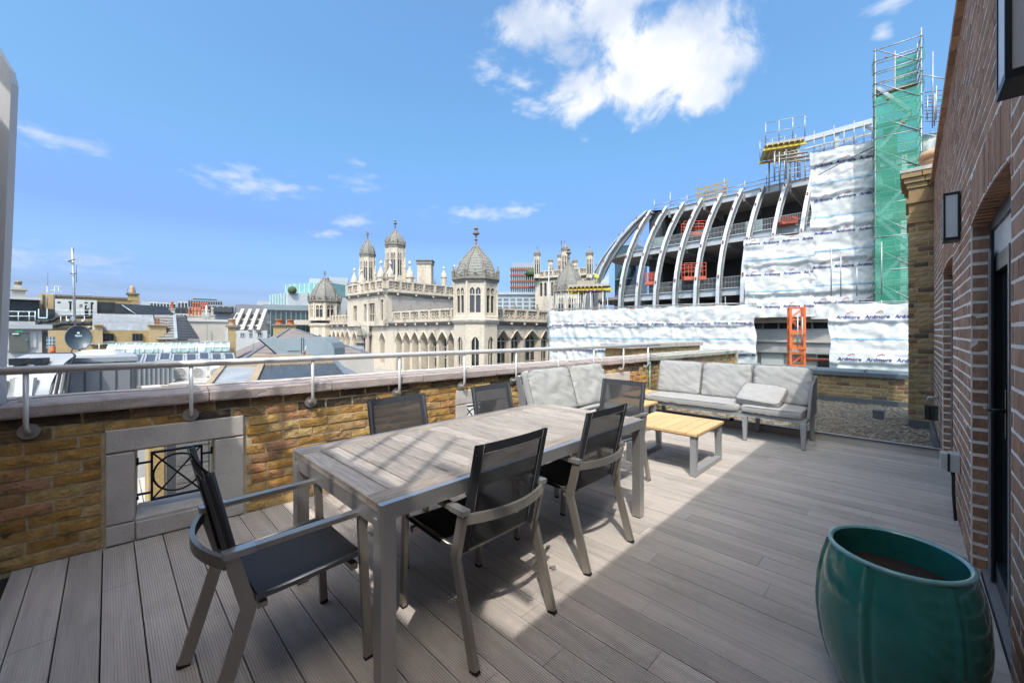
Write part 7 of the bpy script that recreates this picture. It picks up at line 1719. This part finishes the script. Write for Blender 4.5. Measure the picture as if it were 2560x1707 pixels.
# --- striped office right of the big gothic turret, pale long block
t, F = block('striped_office', 'dark glass office with thin red floor bands behind the gothic roofline', 1276, 1345, 668, 735, 190, 184, 30, 'dark_teal_glass', part='glass_wall')
for k in range(5): z = F.z0 + (F.zt - F.z0) * (k * .22); MB().fbox(F, -.2, F.L, .02, .7, z, z + .9).build('red_band', 'rust_brick', t)
for k in range(14): s_ = F.L * k / 13; MB().fbox(F, s_ - .14, s_ + .14, .02, .4, F.z0, F.zt).build('mullion', 'galvanised', t)
MB().fbox(F, 1, F.L, -28, -1, F.zt + .01, F.zt + 2.2).build('roof_screen', 'grey_cladding', t)
MB().lathe([(2.5, 0), (3.2, 1), (2.4, 2.5), (.5, 3.2)], U3(1330, 690, 180), 8).build('roof_shrub', 'foliage', t)
t, F = block('pale_long_block', 'long pale metal roofed block with window strips between gothic turrets', 1236, 1345, 737, 775, 120, 118, 15, 'pale_cladding'); windows(t, F, 3, 6, .5, F.L - .5, F.z0, F.zt - .9, .75, 'window_sky', False)
MB().fbox(F, 0, F.L, -15, .5, F.zt + .01, F.zt + .8).build('curved_roof', 'galvanised', t)
# --- far skyline on the left horizon
for lab, u0, u1, vt, vb, D, m, rws, cls in (('far pale flat block at the left end of the skyline', 352, 396, 754, 790, 260, 'pale_cladding', 0, 0), ('far white block with stepped roof on the skyline', 375, 440, 756, 790, 250, 'white_render', 1, 8),
        ('far white block right of the stepped skyline block', 444, 486, 754, 790, 255, 'white_render', 1, 5), ('far glazed office on the skyline with blue grey windows', 470, 556, 750, 785, 240, 'grey_cladding', 1, 14), ('far glass roof pavilion topping the skyline office', 482, 542, 747, 756, 243, 'dark_teal_glass', 0, 0),
        ('far grey slab with plant screens on the skyline', 500, 640, 763, 800, 200, 'grey_cladding', 1, 10), ('far dark low block before the skyline offices', 378, 480, 768, 800, 180, 'dark_grey', 1, 7), ('far long grey roof block ending at the green glass', 590, 680, 762, 800, 190, 'mid_grey', 0, 0),
        ('far pale block left of the green glass corner', 643, 676, 753, 790, 230, 'pale_cladding', 0, 0), ('far white low roofs behind the slate mansard', 345, 480, 783, 815, 110, 'white_render', 1, 12), ('far dark plant screen on the grey slab', 530, 580, 768, 780, 196, 'dark_grey', 0, 0)):
    t, F = block('far_building', lab, u0, u1, vt, vb, D, D * .985, 18, m, group='far skyline buildings on the left')
    if rws: windows(t, F, rws, cls, 0, F.L, F.z0 + (F.zt - F.z0) * .35, F.zt, .7, 'window_dark', False)
t = thing('far_crane', 'tiny pale crane jib far beyond the yellow brick block', 'crane', U3(225, 742, 300)); utube(t, 'jib', 'galvanised', ((223, 733), (226, 741)), 300, 1.4, 4); utube(t, 'head', 'galvanised', ((222, 732), (226, 732)), 300, 1.4, 4)
# thin tall pole before the gothic front
t = thing('street_pole', 'slim grey pole standing in front of the gothic central block', 'pole', U3(919, 920, 26)); utube(t, 'shaft', 'galvanised', ((921, 930), (919, 772)), 26, 2.2); utube(t, 'cross_arm', 'galvanised', ((912, 772), (926, 771)), 26, 1.4, 4)
t = thing('thin_pole', 'thin grey pole rising from the brown slate roof', 'pole', U3(635, 890, 17)); utube(t, 'shaft', 'galvanised', ((634, 900), (633, 820)), 17, 1.3)
t = thing('stone_pinnacle', 'dark weathered stone pinnacle before the gothic oriel', 'pinnacle', U3(900, 880, 40)); MB().lathe([(.36, 0), (.36, .8), (.5, .9), (.3, 1.2), (.3, 1.6), (.36, 1.65), (.12, 2.4), (.16, 2.5), (.02, 2.8)], U3(900, 880, 40), 8, False).build('shaft', 'gothic_dark', t)
t, F = block('carved_chimney', 'weathered carved chimney cap below the gothic front', 862, 912, 898, 930, 24, 24, 1.5, 'white_render', 'chimney', part='shaft'); MB().fbox(F, -.2, F.L + .2, -1.6, .2, F.zt, F.zt + .2).build('cap', 'gothic_dark', t)
t, F = block('lower_lead_roof', 'low lead roof edge beneath the gothic arcade', 830, 912, 872, 900, 30, 32, 6, 'lead_roof', 'roof', part='slab')

# loose runs of pipe and cable across the nearer roofs
t = thing('roof_cables', 'dark cables trailing over the curved lead roof and grey plant box', 'cables', U3(200, 905, 8))
for pts in (((150, 902), (180, 906), (230, 903), (300, 909), (334, 906)), ((60, 921), (96, 925), (150, 921), (172, 926))): utube(t, 'cable', 'pipe_black', pts, 7.3 if pts[0][0] == 150 else 6.15, 1.6, 5)
t = thing('roof_pipes', 'grey pipes and brackets running along the rooflight kerb', 'pipes', U3(450, 905, 12))
for pts, D in ((((336, 915), (430, 913), (590, 910)), 12.2), (((440, 950), (500, 949), (560, 952)), 10.9), (((500, 950), (500, 985)), 10.8)): utube(t, 'pipe', 'galvanised', pts, D, 2.2, 6)
for u in (360, 410, 470, 530): utube(t, 'bracket', 'dark_grey', ((u, 918), (u, 908)), 12.1, 1.4, 4)
lf = thing('fallen_leaf', 'small dark curled leaf lying on the deck between the two house side chairs', 'leaf', (-1.5, 1.86, 0))
MB().grid([[(-1.52, 1.845, .004), (-1.505, 1.85, .012), (-1.49, 1.845, .006)], [(-1.53, 1.865, .003), (-1.51, 1.868, .014), (-1.485, 1.86, .008)], [(-1.515, 1.885, .006), (-1.505, 1.886, .012), (-1.495, 1.882, .005)]]).build('blade', 'gothic_dark', lf)
